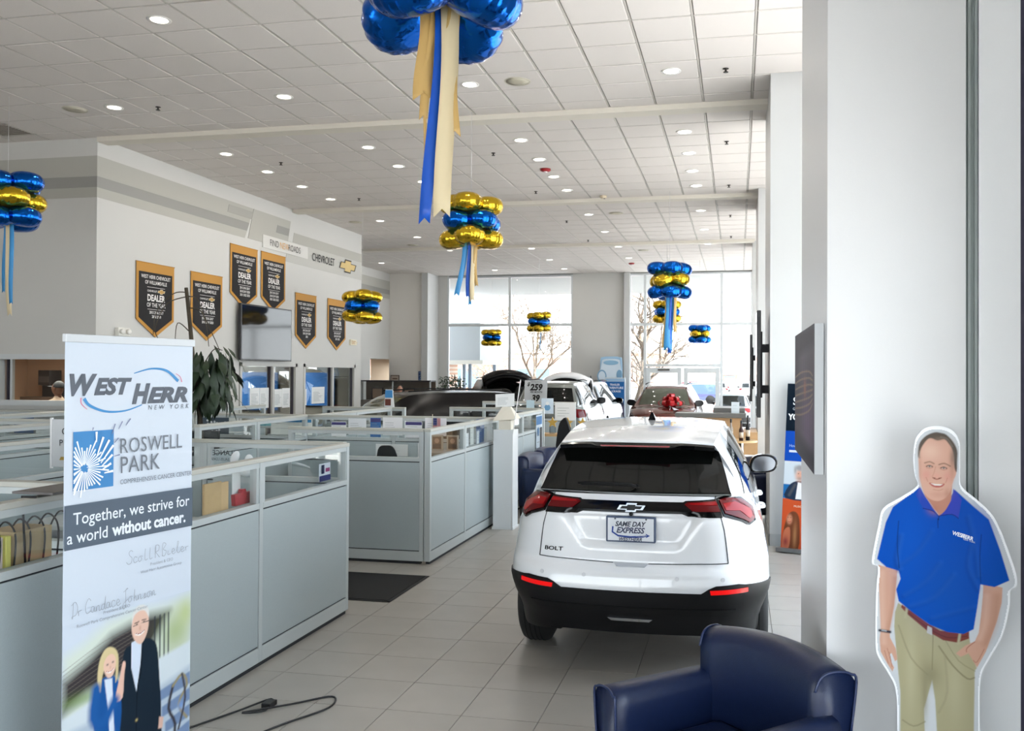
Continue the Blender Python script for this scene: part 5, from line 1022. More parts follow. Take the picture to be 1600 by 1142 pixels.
# ------------------------------------------------------------ cars
def interp(tab, z):
    if z <= tab[0][0]: return tab[0][1]
    for (a,b),(c,d) in zip(tab[:-1], tab[1:]):
        if z <= c: t=(z-a)/(c-a); t=t*t*(3-2*t)*.5+t*.5; return b+(d-b)*t
    return tab[-1][1]
class Car:
    def __init__(s, L=4.30, W=.885, zw=None, yr=None, yf=None, belt=((0,1.19),(1.2,1.06),(3.1,.99),(4.3,.80)), rib=None, wheels=(.87,3.54), zlow=.25, wr=.335, rearlow=.33, x0=.45, ry=.5, bow=.03):
        s.L,s.W=L,W; s.belt=list(belt); s.wheels=wheels; s.zl=zlow; s.wr=wr; s.rearlow=rearlow
        s.zw = zw or [(.2,.80),(.36,.81),(.6,.885),(.75,.88),(.95,.845),(1.07,.80),(1.19,.725)]
        s.yr = yr or [(.2,.14),(.36,.07),(.5,.01),(.62,.0),(.70,.015),(.76,.075),(.80,.075),(1.05,.07),(1.10,.09),(1.19,.15)]
        s.yf = yf or [(.2,4.20),(.5,4.30),(.7,4.28),(.85,4.2),(1.0,4.1)]
        s.rib = rib; s.scoop = False
        # reference outline, right half
        pts=[]; 
        for i in range(41): 
            x=W*i/40 if i<20 else None
        n=60
        for i in range(n+1):
            a=math.pi/2*i/n
            pts.append((x0+(W-x0)*math.sin(a), ry-ry*math.cos(a)+bow))
        rear=[(x0*i/12, bow*(i/12)**2) for i in range(12)]
        yf_=.75; front=[(.40+(W-.40)*math.cos(math.pi/2*i/30), L-yf_+yf_*math.sin(math.pi/2*i/30)-.0) for i in range(31)]
        side=[(W, ry+bow+(L-yf_-ry-bow)*i/40) for i in range(1,40)]
        fr=[(.40*(1-i/8), L) for i in range(1,9)]
        P=rear+pts+side+front+fr
        s.ref=P; s.al=[0]
        for (a,b),(c,d) in zip(P[:-1],P[1:]): s.al.append(s.al[-1]+math.hypot(c-a,d-b))
        s.al=np.array(s.al); s.rx=np.array([p[0] for p in P]); s.ryy=np.array([p[1] for p in P]); s.A=s.al[-1]
    def body(s, a, z):
        g=abs(a); sg=1 if a>=0 else -1
        x0=float(np.interp(g,s.al,s.rx)); y0=float(np.interp(g,s.al,s.ryy))
        x=sg*x0/s.W*interp(s.zw,z); yr=interp(s.yr,z); yf=interp(s.yf,z)
        if s.scoop and y0<.3 and .8<z<1.09:
            hw=.30+.13*(z-.86)/.2; m1=min(1,max(0,(hw-abs(x))/.05+.5)); m2=min(1,max(0,(z-.85)/.045)); m1=m1*m1*(3-2*m1); m2=m2*m2*(3-2*m2); yr+=.028*m1*m2
        return Vector((x, yr+y0*(yf-yr)/s.L, z))
    def a_of_y(s, y): return float(np.interp(y, s.ryy[40:], s.al[40:]))
    def belt_x(s, y):
        z=interp(s.belt,y); P=[s.body(s.A*i/160,z) for i in range(161)]
        ys=[p.y for p in P]; k=next((i for i in range(len(P)) if ys[i]>=y),len(P)-1)
        if k==0: return P[0].x
        t=(y-ys[k-1])/max(1e-6,ys[k]-ys[k-1]); return P[k-1].x+(P[k].x-P[k-1].x)*min(1,max(0,t))
    def ribp(s, t):
        # t = 0..n-1 station index
        r=s.rib; n=len(r); t=max(0,min(n-1.0001,t)); i=int(t); f=t-i
        g=lambda j: r[max(0,min(n-1,j))]
        p0,p1,p2,p3=g(i-1),g(i),g(i+1),g(i+2)
        return tuple(.5*((2*b)+(-a+c)*f+(2*a-5*b+4*c-d)*f*f+(-a+3*b-3*c+d)*f**3) for a,b,c,d in zip(p0,p1,p2,p3))
    def ribbon(s, u, t):     # u absolute fraction -1..1
        y,z,w,cr,bow=s.ribp(t); e=abs(u)
        return Vector((w*u, y+bow*u*u, z-cr*(e**2.6)))
    def side(s, v, t, sg):   # v 0 at belt .. 1 at ribbon edge
        top=s.ribbon(sg,t); y=top.y; bz=interp(s.belt,y); bx=sg*s.belt_xc(y)
        bl=.025*math.sin(math.pi*v)
        return Vector((bx+(top.x-bx)*v+sg*bl, y, bz+(top.z-bz)*v))
    def belt_xc(s, y):
        if not hasattr(s,'_bx'): s._ys=np.linspace(0,s.L,90); s._bx=np.array([s.belt_x(q) for q in s._ys])
        return float(np.interp(y,s._ys,s._bx))
    def shell(s, root, m, name='body_shell'):
        mb=MB(); na=220; nz=40
        aa=sorted(set([s.A*i/na for i in range(na+1)]))
        full=[-a for a in aa[::-1][:-1]]+aa
        vs=[]; rows=len(full)
        for a in full:
            x0=float(np.interp(abs(a),s.al,s.rx)); y0=float(np.interp(abs(a),s.al,s.ryy))
            bz=interp(s.belt,y0); zl=s.zl if .9<y0 else s.rearlow+(s.zl-s.rearlow)*min(1,y0/.9)
            if x0>.6:
                for yw in s.wheels:
                    d=abs(y0-yw); rr=s.wr+.045
                    if d<rr: zl=max(zl,s.wr+math.sqrt(rr*rr-d*d)-.01)
            for k in range(nz+1): vs.append(s.body(a,zl+(bz-zl)*k/nz))
        fs=[]
        for i in range(rows-1):
            for k in range(nz): fs.append((i*(nz+1)+k,(i+1)*(nz+1)+k,(i+1)*(nz+1)+k+1,i*(nz+1)+k+1))
        mb.add(vs,fs,m,True)
        nt=(len(s.rib)-1)*5; nu=20; vs=[]; fs=[]
        for i in range(nt+1):
            for k in range(nu+1): vs.append(s.ribbon(-1+2*k/nu, i/5))
        for i in range(nt):
            for k in range(nu): fs.append((i*(nu+1)+k,i*(nu+1)+k+1,(i+1)*(nu+1)+k+1,(i+1)*(nu+1)+k))
        mb.add(vs,fs,m,True)
        for sg in (-1,1):
            vs=[]; fs=[]; nv=8
            for i in range(nt+1):
                for k in range(nv+1): vs.append(s.side(k/nv,i/5,sg))
            for i in range(nt):
                for k in range(nv): fs.append((i*(nv+1)+k,i*(nv+1)+k+1,(i+1)*(nv+1)+k+1,(i+1)*(nv+1)+k))
            mb.add(vs,fs,m,True)
        # fill rear deck strip and close front
        y,z,wd,cr,bw=s.ribp(0)
        o=mb.build(name,m,root,world=False,fix=True); return o
    def conform(s, fn, poly, n0, n1, m, root, name, step=.05, smooth=True, world=False):
        """lay a flat polygon (p,q) on the surface fn(p,q), from offset n0 to n1 along its normal"""
        bm=bmesh.new(); vs=[bm.verts.new((p,q,0)) for p,q in poly]; f=bm.faces.new(vs)
        for ax in (0,1):
            lo=min(p[ax] for p in poly); hi=max(p[ax] for p in poly); st=step[ax] if isinstance(step,tuple) else step; k=int((hi-lo)/st)
            for i in range(1,k+1):
                co=[0,0,0]; co[ax]=lo+(hi-lo)*i/(k+1); no=[0,0,0]; no[ax]=1
                bmesh.ops.bisect_plane(bm,geom=bm.verts[:]+bm.edges[:]+bm.faces[:],plane_co=co,plane_no=no)
        r=bmesh.ops.extrude_face_region(bm,geom=bm.faces[:]); 
        for v in r['geom']:
            if isinstance(v,bmesh.types.BMVert): v.co.z=1
        bm.verts.ensure_lookup_table(); bmesh.ops.recalc_face_normals(bm,faces=bm.faces)
        e=.004
        for v in bm.verts:
            p,q,k=v.co; P=fn(p,q); dp=fn(p+e,q)-fn(p-e,q); dq=fn(p,q+e)-fn(p,q-e); n=dp.cross(dq)
            n=n.normalized() if n.length>1e-12 else Vector((0,-1,0))
            v.co=P+n*(n0 if k<.5 else n1)
        me=bpy.data.meshes.new(name); bm.to_mesh(me); bm.free(); me.materials.append(m)
        if smooth: me.polygons.foreach_set('use_smooth',[True]*len(me.polygons)); 
        o=bpy.data.objects.new(name,me); COL.objects.link(o); setpar(o,root,world)
        if smooth:
            b=o.modifiers.new('e','EDGE_SPLIT'); b.split_angle=R(40)
        return o
    def text(s, fn, txt, p, q, size, m, root, name, off=.004, **k):
        vs,fs=text_geo(txt,size,**k); e=.004; out=[]
        for u,v in vs:
            P=fn(p+u,q+v); n=(fn(p+u+e,q+v)-fn(p+u-e,q+v)).cross(fn(p+u,q+v+e)-fn(p+u,q+v-e)).normalized(); out.append(P+n*off)
        return MB().add(out,fs,m).build(name,m,root,world=False)
def wheel(root, x, y, r, sg, M_t, M_rim, M_d, spokes=5, detail=True):
    w_=.205; mb=MB()
    prof=[(r*.66,-w_/2),(r*.86,-w_/2-.006),(r*.96,-w_/2+.012),(r,-w_/2+.035),(r,w_/2-.035),(r*.96,w_/2-.012),(r*.86,w_/2+.006),(r*.66,w_/2)]
    mb.lathe(prof,(x,y,r),36,M_t,axis='x',cap=False)
    if detail:
        for dx in (-.05,-.017,.017,.05): mb.lathe([(r+.001,dx-.004),(r+.003,dx-.004),(r+.003,dx+.004),(r+.001,dx+.004)],(x,y,r),36,M_d,axis='x',cap=False)
    t=mb.build('tyre',None,root,world=False)
    rm=MB(); rm.lathe([(r*.68,-w_*.4),(r*.66,w_*.44)],(x,y,r),30,M_rim,axis='x',cap=False)
    xo=x+sg*w_*.40
    for k in range(spokes):
        a=2*math.pi*k/spokes
        for da in (-.10,.10):
            rm.tube([(xo,y+.05*math.cos(a+da),r+.05*math.sin(a+da)),(xo+sg*.006,y+r*.66*math.cos(a+da*1.9),r+r*.66*math.sin(a+da*1.9))],.016,6,M_rim)
    rm.lathe([(.0001,-.012),(.055,-.012),(.06,.0),(.055,.014),(.0001,.016)],(xo,y,r),16,M_rim,axis='x')
    rm.build('rim',None,root,world=False)
    MB().lathe([(.0001,-.02),(r*.5,-.02),(r*.5,.0),(.0001,.0)],(x,y,r),20,M_d,axis='x').build('brake_disc',None,root,world=False)
M_tyre=mat('tyre_rubber',(26,26,27),.75); M_td=mat('tyre_groove',(10,10,10),.9); M_rimm=mat('alloy_grey',(120,122,126),.3,metal=.9)
M_cglass=mat('car_tinted_glass',(11,13,12),.04,spec=.45); M_bp=mat('car_black_plastic',(13,13,15),.5,spec=.25); M_gb=mat('car_gloss_black',(7,7,9),.10,spec=.35)
M_white=mat('car_pearl_white',(244,246,249),.22,coat=1,spec=.6)
def lampmat(nm,rgb,e=0): return mat(nm,rgb,.12,spec=.35,emit=e)
M_tail=lampmat('tail_lamp_red',(100,4,10)); M_tail2=lampmat('tail_lamp_bright_red',(150,10,16),.05); M_refl=lampmat('reflector_red',(200,16,16),.25); M_chrome=mat('chrome',(200,204,210),.08,metal=1)
M_seam=mat('panel_seam',(70,74,78),.6)
RIB=[(.155,1.20,.635,.0,.08),(.30,1.35,.590,.0,.07),(.40,1.485,.535,.01,.06),(.33,1.515,.520,.012,.06),(.42,1.545,.520,.022,.05),(.9,1.592,.545,.03,.02),(1.6,1.615,.565,.03,.0),(2.3,1.598,.560,.03,-.02),(2.75,1.545,.545,.03,-.05),(3.25,1.27,.625,.03,-.10),(3.62,1.03,.70,.03,-.13),(3.95,.96,.70,.04,-.12),(4.12,.88,.66,.04,-.10),(4.18,.80,.62,.02,-.10)]
car=Car(rib=RIB); car.scoop=True
root=thing('white_hatchback','white electric hatchback seen from behind on the tiled aisle','car',(-.675,5.53,0))
car.shell(root,M_white)
B=car.body
# glass on the ribbon (absolute x, t) and black surround
def Rb(x,t): 
    y,z,w_,c,b=car.ribp(t); return car.ribbon(x/w_,t)
cf=car.conform
cf(Rb,[(-.632,.02),(.632,.02),(.545,1.80),(.50,2.02),(-.50,2.02),(-.545,1.80)],.001,.006,M_gb,root,'window_surround',step=(.06,.12))
cf(Rb,[(-.585,.06),(.585,.06),(.52,1.70),(.48,1.86),(-.48,1.86),(-.52,1.70)],.006,.009,M_cglass,root,'rear_window',step=(.06,.12))
# spoiler lip with notch
sp=[]
for i in range(25):
    x=-.522+1.044*i/24; ax=abs(x); notch=.0 if ax>.31 else (.022 if ax<.24 else .022*(.31-ax)/.07); sp.append((x,notch))
mb=MB(); vs=[]; 
for x,nt_ in sp:
    bow_=.06*(x/.52)**2; ed=.02*(abs(x)/.52)**3
    vs+=[(x,.325+bow_,1.522-ed-nt_*.2),(x,.285+bow_,1.512-ed-nt_),(x,.290+bow_,1.484-ed*.8-nt_*.2),(x,.40+bow_,1.470-ed*.6),(x,.42+bow_,1.52-ed)]
fs=[]
for i in range(len(sp)-1):
    for k in range(5): fs.append((i*5+k,i*5+(k+1)%5,(i+1)*5+(k+1)%5,(i+1)*5+k))
fs+= [tuple(range(5)),tuple(range(len(vs)-5,len(vs)))]
mb.add(vs,fs,M_gb,False); mb.build('spoiler_lip',None,root,world=False)
mb=MB(); mb.prism([(-.225,1.494),(.225,1.494),(.235,1.503),(-.235,1.503)],lambda u,v,q:(u,.276+q,v),0,.02,lampmat('brake_strip',(140,16,30))); mb.build('high_brake_lamp',None,root,world=False)
# wiper
MB().tube([(.02,.165,1.245),(-.02,.14,1.262),(-.30,.15,1.262),(-.36,.155,1.258)],.009,8,M_bp).tube([(-.34,.15,1.250),(.0,.145,1.250)],.006,6,M_bp).build('rear_wiper',None,root,world=False)
MB().lathe([(.022,0),(.022,.03),(.001,.035)],(0.02,.18,1.235),12,M_bp,axis='y').build('wiper_pivot',None,root,world=False)
# tail lamps, band
cf(B,[(-.645,1.168),(-.41,1.158),(-.39,1.150),(.39,1.150),(.41,1.158),(.645,1.168),(.645,1.062),(.40,1.065),(.36,1.080),(-.36,1.080),(-.40,1.065),(-.645,1.062)],-.004,.008,M_gb,root,'tail_band',step=.05)
for s_ in (-1,1):
    cf(B,[(s_*.638,1.157),(s_*.42,1.148),(s_*.395,1.136),(s_*.44,1.100),(s_*.638,1.096)][::s_],.008,.013,M_tail,root,'inner_tail_lamp',step=.04)
    cf(B,[(s_*.638,1.150),(s_*.44,1.142),(s_*.42,1.135),(s_*.638,1.130)][::s_],.013,.015,M_tail2,root,'tail_lamp_strip',step=.04)
    cf(B,[(s_*.655,1.172),(s_*.73,1.185),(s_*.92,1.165),(s_*1.02,1.10),(s_*.98,1.02),(s_*.86,1.00),(s_*.80,1.03),(s_*.655,1.07)][::s_],-.002,.012,M_gb,root,'corner_lamp_housing',step=.04)
    o=cf(B,[(s_*.668,1.158),(s_*.735,1.170),(s_*.90,1.150),(s_*.985,1.095),(s_*.955,1.035),(s_*.87,1.015),(s_*.81,1.045),(s_*.668,1.083)][::s_],.012,.020,M_tail,root,'corner_tail_lamp',step=.04)
    cf(B,[(s_*.68,1.135),(s_*.80,1.14),(s_*.93,1.09),(s_*.93,1.05),(s_*.88,1.04),(s_*.80,1.09),(s_*.68,1.10)][::s_],.020,.022,M_tail2,root,'lamp_element',step=.04)
# seams of tailgate
def seam(pts,name='tailgate_seam',wd=.006,fn=B,m=M_seam,off=.004):
    for (a,b),(c,d) in zip(pts[:-1],pts[1:]):
        l=math.hypot(c-a,d-b); nx,ny=-(d-b)/l*wd/2,(c-a)/l*wd/2
        pl=[(a+nx,b+ny),(a-nx,b-ny),(c-nx,d-ny),(c+nx,d+ny)]
        cf(fn,pl,-.002,off,m,root,name,step=.08)
seam([(-.636,1.062),(-.628,.775),(-.14,.762),(.14,.762),(.628,.775),(.636,1.062)]); seam([(-.648,1.170),(-.66,1.19)]); seam([(.648,1.170),(.66,1.19)])
cf(B,[(-.115,.765),(-.09,.740),(.09,.740),(.115,.765)],.0,.012,mat('handle_recess',(196,200,206),.3),root,'tailgate_grip',step=.05)
# bumper crease, black lower bumper, reflectors, sensors
cf(B,[(-1.22,.55),(-1.16,.625),(-.755,.648),(-.70,.655),(-.545,.648),(-.50,.630),(-.45,.598),(.45,.598),(.50,.630),(.545,.648),(.70,.655),(.755,.648),(1.16,.625),(1.22,.55),(1.22,.30),(.9,.262),(.7,.285),(.5,.315),(-.5,.315),(-.7,.285),(-.9,.262),(-1.22,.30)],-.004,.008,M_bp,root,'lower_bumper',step=.05)
cf(B,[(-.70,.50),(.70,.50),(.66,.46),(-.66,.46)],.008,.014,M_bp,root,'bumper_ledge',step=.06)
cf(B,[(-.155,.425),(.155,.425),(.13,.405),(-.13,.405)],.008,.016,M_chrome,root,'diffuser_trim',step=.05)
for s_ in (-1,1):
    cf(B,[(s_*.505,.622),(s_*.765,.630),(s_*.765,.605),(s_*.51,.597)][::-s_],.008,.014,M_refl,root,'bumper_reflector',step=.05)
for p in (-.59,-.30,.30,.59):
    cf(B,[(p+.014*math.cos(k*.7854),.685+.014*math.sin(k*.7854)) for k in range(8)],-.001,.003,mat('sensor_white',(212,214,218),.3),root,'parking_sensor',step=.1,smooth=False)
# plate
pb=MB(); pb.box((-.160,.062,.897),(.160,.095,1.063)); pb.build('plate_frame',mat('plate_frame_blue',(70,84,112),.4),root,world=False,bevel=.006)
MB().box((-.148,.058,.908),(.148,.064,1.052)).build('licence_plate',mat('plate_white',(228,232,238),.35),root,world=False)
a=Art(.0006); a.text('SAME DAY',0,.098,.044,(60,66,84),align='CENTER',bold=.03,shear=.3,wscale=.92); a.text('EXPRESS',0,.056,.050,(60,66,96),align='CENTER',bold=.03,shear=.3,wscale=.95); 
a.line([(-.115,.095),(-.118,.06),(-.08,.036),(0,.030),(.08,.036),(.105,.042)],.010,(40,70,150),.012); a.poly([(.098,.055),(.125,.042),(.100,.028)],(40,70,150)); a.text('DELIVERY',.035,.036,.016,(230,234,240),shear=.3); a.text('WESTHERR',0,.006,.030,(86,92,110),align='CENTER',bold=.03,shear=.3); a.text('WILLIAMSVILLE',0,.139,.012,(220,224,230),align='CENTER',bold=.02)
for x in (-.10,.10): a.disc(x,.146,.006,(90,94,104))
a.build('plate_lettering',(0,.057,.903),(1,0,0),(0,0,1),root,world=False)
# badge
a=MB(); Wd=.185; H=.058
pts=[(x*Wd/2,1.119+y*H/2) for x,y in [(-.80,.52),(-.36,.52),(-.30,1),(.42,1),(.36,.52),(1,.52),(.80,-.52),(.36,-.52),(.30,-1),(-.42,-1),(-.36,-.52),(-1,-.52)]]
a.prism(pts,lambda u,v,q:(u,.092-q,v),-.006,.012,M_chrome); a.prism([(x*.80,1.119+(z-1.119)*.62) for x,z in pts],lambda u,v,q:(u,.080-q,v),0,.002,M_gb); a.build('bowtie_badge',None,root,world=False)
MB().lathe([(.012,-.02),(.014,0),(.001,.002)],(0,.085,1.078),10,M_bp,axis='y').build('rear_camera',None,root,world=False)
car.text(B,'BOLT',-.592,.818,.036,M_gb,root,'model_badge',bold=.02,wscale=1.5)
# antenna
MB().add([(-.035,1.45,1.60),(.035,1.45,1.60),(.03,1.62,1.60),(-.03,1.62,1.60),(-.008,1.46,1.675),(.008,1.46,1.675)],[(0,1,5,4),(1,2,5),(2,3,4,5),(3,0,4),(3,2,1,0)],M_gb).build('shark_fin_antenna',None,root,world=False)
# side windows & mirrors & handles
for s_,t_ in ((-1,'left'),(1,'right')):
    fn=lambda p,q,s_=s_: car.side(q,p,s_)
    pg=[(3.9,.10),(9.6,.10),(8.6,.90),(6.0,.93),(4.6,.80)]
    cf(fn,pg[::s_] if s_>0 else pg,.002,.006,M_cglass,root,'side_window',step=(.5,.15)) 
    MB().prism(crom([(0,0),(.0,.10),(.06,.15),(.18,.15),(.24,.10),(.22,.02),(.14,-.01)],3,True),lambda u,v,q,s_=s_:(s_*(.79+u),2.70+q,1.09+v),0,.10,M_gb).build('mirror_housing',None,root,world=False,bevel=.01)
    MB().prism(crom([(.02,.01),(.02,.09),(.07,.135),(.17,.135),(.22,.09),(.20,.03),(.13,.005)],3,True),lambda u,v,q,s_=s_:(s_*(.79+u),2.694-q,1.09+v),0,.005,M_chrome).build('mirror_glass',None,root,world=False)
    for yy,zz in ((1.55,.95),(2.45,.93)): 
        bx=car.body(car.a_of_y(yy),zz).x; MB().tube(crom([(s_*(bx-.005),yy-.10,zz),(s_*(bx+.028),yy-.08,zz),(s_*(bx+.028),yy+.08,zz),(s_*(bx-.005),yy+.10,zz)],3),.012,8,M_white).build('door_handle',None,root,world=False)
    fnB=lambda a,z,s_=s_: B(s_*a,z)
for s_ in (-1,1):
    for yw in car.wheels: wheel(root,s_*(.885-.115),yw,.335,s_,M_tyre,M_rimm,M_td)
    for yw in car.wheels: MB().lathe([(.0001,-.12),(.31,-.12),(.31,.0),(.0001,.0)],(s_*.60,yw,.40),24,M_td,axis='x').build('wheel_well',None,root,world=False)
MB().box((-.66,.40,.24),(.66,4.0,.36)).build('underbody',M_td,root,world=False)
MB().box((-.70,.42,.34),(.70,.60,.9)).build('rear_bulkhead',M_td,root,world=False)

# generic suv/crossover
def suv(name,label,loc,rz,paint,H=1.70,L=4.6,front=False,belt=1.08,gate=False,detail=True,group=None,glass=None,tail=True,ws=None):
    k=H/1.615; k2=L/4.3
    rib=[(.16,belt+.02,.66,.0,.07),(.24,belt+.22,.62,.01,.07),(.32,H-.13,.56,.015,.06),(.42,H-.04,.55,.02,.05),(1.0,H-.005,.57,.03,.0),(1.9*k2,H,.58,.03,0),(2.6*k2,H-.03,.57,.03,-.04),(2.85*k2,H-.09,.565,.03,-.07),(3.15*k2,(H+belt)/2+.02,.63,.03,-.10),(3.45*k2,belt+.02,.72,.03,-.13),(3.9*k2,belt-.04,.74,.04,-.12),(4.18*k2,belt-.16,.68,.04,-.10),(4.24*k2,belt-.26,.64,.02,-.10)]
    c=Car(L=L,W=.92,zw=[(.2,.82),(.4,.88),(.6,.92),(.85,.915),(1.05,.87),(1.3,.78)],yr=[(.2,.12),(.45,.02),(.62,0),(.72,.05),(1.0,.06),(belt+.1,.14)],yf=[(.2,L-.1),(.5,L),(.75,L-.02),(.95,L-.12),(1.1,L-.2)],belt=[(0,belt),(1.2,belt-.04),(3.4*k2,belt-.04),(4.2*k2,belt-.28),(L,belt-.30)],rib=rib,wheels=(.92*k2,3.6*k2),zlow=.28,wr=.36)
    r=thing(name,label,'car',loc,rz,group); c.shell(r,paint); g=glass or M_cglass
    def Rb(x,t): y,z,w_,cc,b=c.ribp(t); return c.ribbon(x/w_,t)
    c.conform(Rb,[(-.61,.15),(.61,.15),(.535,1.9),(-.535,1.9)],.001,.006,g,r,'rear_window',step=(.12,.2))
    c.conform(Rb,[(-.54,7.15),(.54,7.15),(.68,8.9),(-.68,8.9)],.001,.006,ws or g,r,'windscreen',step=(.12,.2))
    c.conform(c.body,[(-1.3,.36),(-1.3,.52),(-.8,.60),(.8,.60),(1.3,.52),(1.3,.36)],-.004,.014,M_bp,r,'lower_bumper',step=.1)
    A=c.A
    c.conform(lambda a,z:c.body(A-a if a>=0 else -(A+a),z),[(1.3,.36),(1.3,.5),(.8,.58),(-.8,.58),(-1.3,.5),(-1.3,.36)][::-1],-.004,.02,M_bp,r,'front_bumper',step=.1)
    c.conform(lambda a,z:c.body(A-a if a>=0 else -(A+a),z),[(.5,.60),(.5,.78),(-.5,.78),(-.5,.60)][::-1],-.004,.012,M_gb,r,'grille',step=.1)
    for s_ in (-1,1):
        fn=lambda p,q,s_=s_: c.side(q,p,s_); pg=[(1.2,.12),(8.5,.10),(7.3,.88),(3.0,.92),(1.9,.80)]
        c.conform(fn,pg[::1] if s_<0 else pg[::-1],.002,.006,g,r,'side_window',step=(.6,.2))
        for t0 in (3.4,5.4): c.conform(fn,([(t0,.1),(t0+.25,.1),(t0+.22,.92),(t0,.92)])[::(1 if s_<0 else -1)],.006,.010,M_gb,r,'window_pillar',step=(.6,.3))
        if tail: c.conform(c.body,[(s_*.62,belt-.05),(s_*1.05,belt-.08),(s_*1.05,belt-.24),(s_*.75,belt-.26),(s_*.62,belt-.16)][::s_],-.002,.012,M_tail,r,'tail_lamp',step=.06)
        c.conform(lambda a,z,s_=s_:c.body(A-a if a>=0 else -(A+a),z),([(s_*.55,.82),(s_*1.0,.84),(s_*1.05,.76),(s_*.6,.72)])[::-s_],-.002,.012,mat('headlamp',(190,200,206),.08,coat=1),r,'headlamp',step=.06)
        MB().prism(crom([(0,0),(.0,.11),(.08,.15),(.20,.13),(.22,.03),(.12,-.02)],3,True),lambda u,v,q,s_=s_:(s_*(.80+u),2.95*k2+q,belt+.0+v),0,.12,M_gb).build('mirror_housing',None,r,world=False)
        for yw in c.wheels: wheel(r,s_*.80,yw,.36,s_,M_tyre,M_rimm,M_td,detail=False)
        MB().tube([(s_*.56,.7,H+.02),(s_*.585,1.9,H+.035),(s_*.56,2.7*k2,H-.0)],.014,6,M_bp).build('roof_rail',None,r,world=False)
        for yw in c.wheels: MB().lathe([(.42,-.25),(.42,.0),(.0001,.0)],(s_*.66,yw,.38),20,M_td,axis='x').build('wheel_well',None,r,world=False)
    if gate:
        mb=MB(); vs=[]; fs=[]; n=12; m_=10
        for i in range(n+1):
            q=i/n; y=.42-1.02*math.sin(q*1.35); z=H-.02+.38*math.sin(q*2.3)*(.9)-.12*q*q
            for k_ in range(m_+1):
                u=-1+2*k_/m_; ww=.60+.10*math.sin(q*2.4); vs.append((ww*u,y+.05*u*u*q,z-.20*abs(u)**2.2))
        for i in range(n):
            for k_ in range(m_): fs.append((i*(m_+1)+k_,i*(m_+1)+k_+1,(i+1)*(m_+1)+k_+1,(i+1)*(m_+1)+k_))
        o=mb.add(vs,fs,paint,True).build('open_tailgate',paint,r,world=False); so=o.modifiers.new('t','SOLIDIFY'); so.thickness=.05
        lin_=MB().add([(x*.88,y,z-.065) for x,y,z in vs],fs,M_bp,True).build('tailgate_lining',M_bp,r,world=False)
        for s_ in (-1,1): MB().tube([(s_*.60,.30,belt+.2),(s_*.62,-.05,H+.16)],.014,6,M_bp).build('gas_strut',None,r,world=False)
    return r,c
M_blackp=mat('car_black_paint',(9,8,9),.22,spec=.3); M_greyp=mat('car_silver_grey',(128,132,130),.25,metal=.5,coat=1); M_brown=mat('car_red_brown',(96,48,40),.22,metal=.3,coat=1)
M_olive=mat('car_glass_light',(86,90,78),.08,spec=.5)
suv('black_crossover','black crossover facing left behind the cubicles, its roof level with the partitions',(-4.75,18.35,0),R(138),M_blackp,H=1.62,L=4.5,ws=M_olive,glass=mat('car_dark_privacy_glass',(6,6,7),.12,spec=.15))
suv('black_suv','black sport utility with raised tailgate behind the crossover',(-6.55,24.2,0),R(22),M_blackp,H=1.82,L=4.8,gate=True)
r_,c_=suv('grey_suv','silver grey sport utility with a price card in its rear window',(-4.30,19.5,0),R(2),M_greyp,H=1.80,L=4.3,belt=1.22)
t=thing('price_card','white price card reading 259 and 39 in the rear window of the grey car','sign',(-4.5,19.4,1.25)); P0=Vector((-4.80,19.40,1.30)); Up=Vector((0,.12,1)).normalized()
MB().prism([(0,0),(.53,0),(.53,.53),(0,.53)],lambda u,v,q:P0+Vector((1,0,0))*u+Up*v+Vector((0,-1,0))*q,0,.006).build('card',pm((200,204,208)),t)
a=Art(.002); a.text('2026 EQUINOX',.265,.48,.036,(70,70,70),align='CENTER'); a.text('$',.06,.40,.11,(20,20,20),bold=.03,shear=.2); a.text('259',.125,.30,.20,(16,16,16),bold=.045,shear=.2,wscale=.92); a.text('PER MONTH',.28,.24,.05,(30,30,30),align='CENTER',bold=.03,shear=.2); a.text('39',.17,.05,.20,(16,16,16),bold=.045,shear=.2,wscale=.92)
a.build('printing',P0+Vector((0,-.007,0)),(1,0,0),Up,t)
suv('white_suv','white sport utility with raised tailgate beside the far wall',(-4.72,24.5,0),R(-3),M_white,H=1.76,L=4.0,gate=True)
r_,c_=suv('brown_suv','red-brown sport utility facing the viewer with a red bow on its hood',(-1.93,26.9,0),R(180),M_brown,H=1.70,L=4.7,belt=1.14,glass=M_olive)
# bow
M_bow=mat('bow_red',(186,20,28),.3,coat=.4)
t=thing('red_bow','big shiny red gift bow on the hood of the brown car','bow',(-1.72,22.9,1.12)); q=0
for ring,(nn,rr,zz) in enumerate(((9,.30,.06),(7,.20,.16),(4,.09,.24))):
    for k in range(nn):
        a=2*math.pi*k/nn+ring*.3; d=Vector((math.cos(a),math.sin(a)*.8,0)); sdv=Vector((-d.y,d.x,0)).normalized(); base=Vector((-1.72,22.9,1.16))
        vs=[]; fs=[]; n=10
        for i in range(n+1):
            th=2*math.pi*i/n; p=base+d*(rr*.5+rr*.62*(1-math.cos(th))*.5*1.1)+Vector((0,0,zz+.075*math.sin(th)))
            vs+=[p-sdv*.055,p+sdv*.055]
        for i in range(n): fs.append((i*2,i*2+1,i*2+3,i*2+2))
        MB().add(vs,fs,M_bow,True).build('bow_loop',M_bow,t,fix=False)
for s_ in (-1,1): MB().add([(-1.72,22.86,1.14),(-1.66+s_*.05,22.4,1.06),(-1.60+s_*.12,22.42,1.07)],[(0,1,2)],pm((224,224,232))).build('bow_tail',None,t,fix=False)
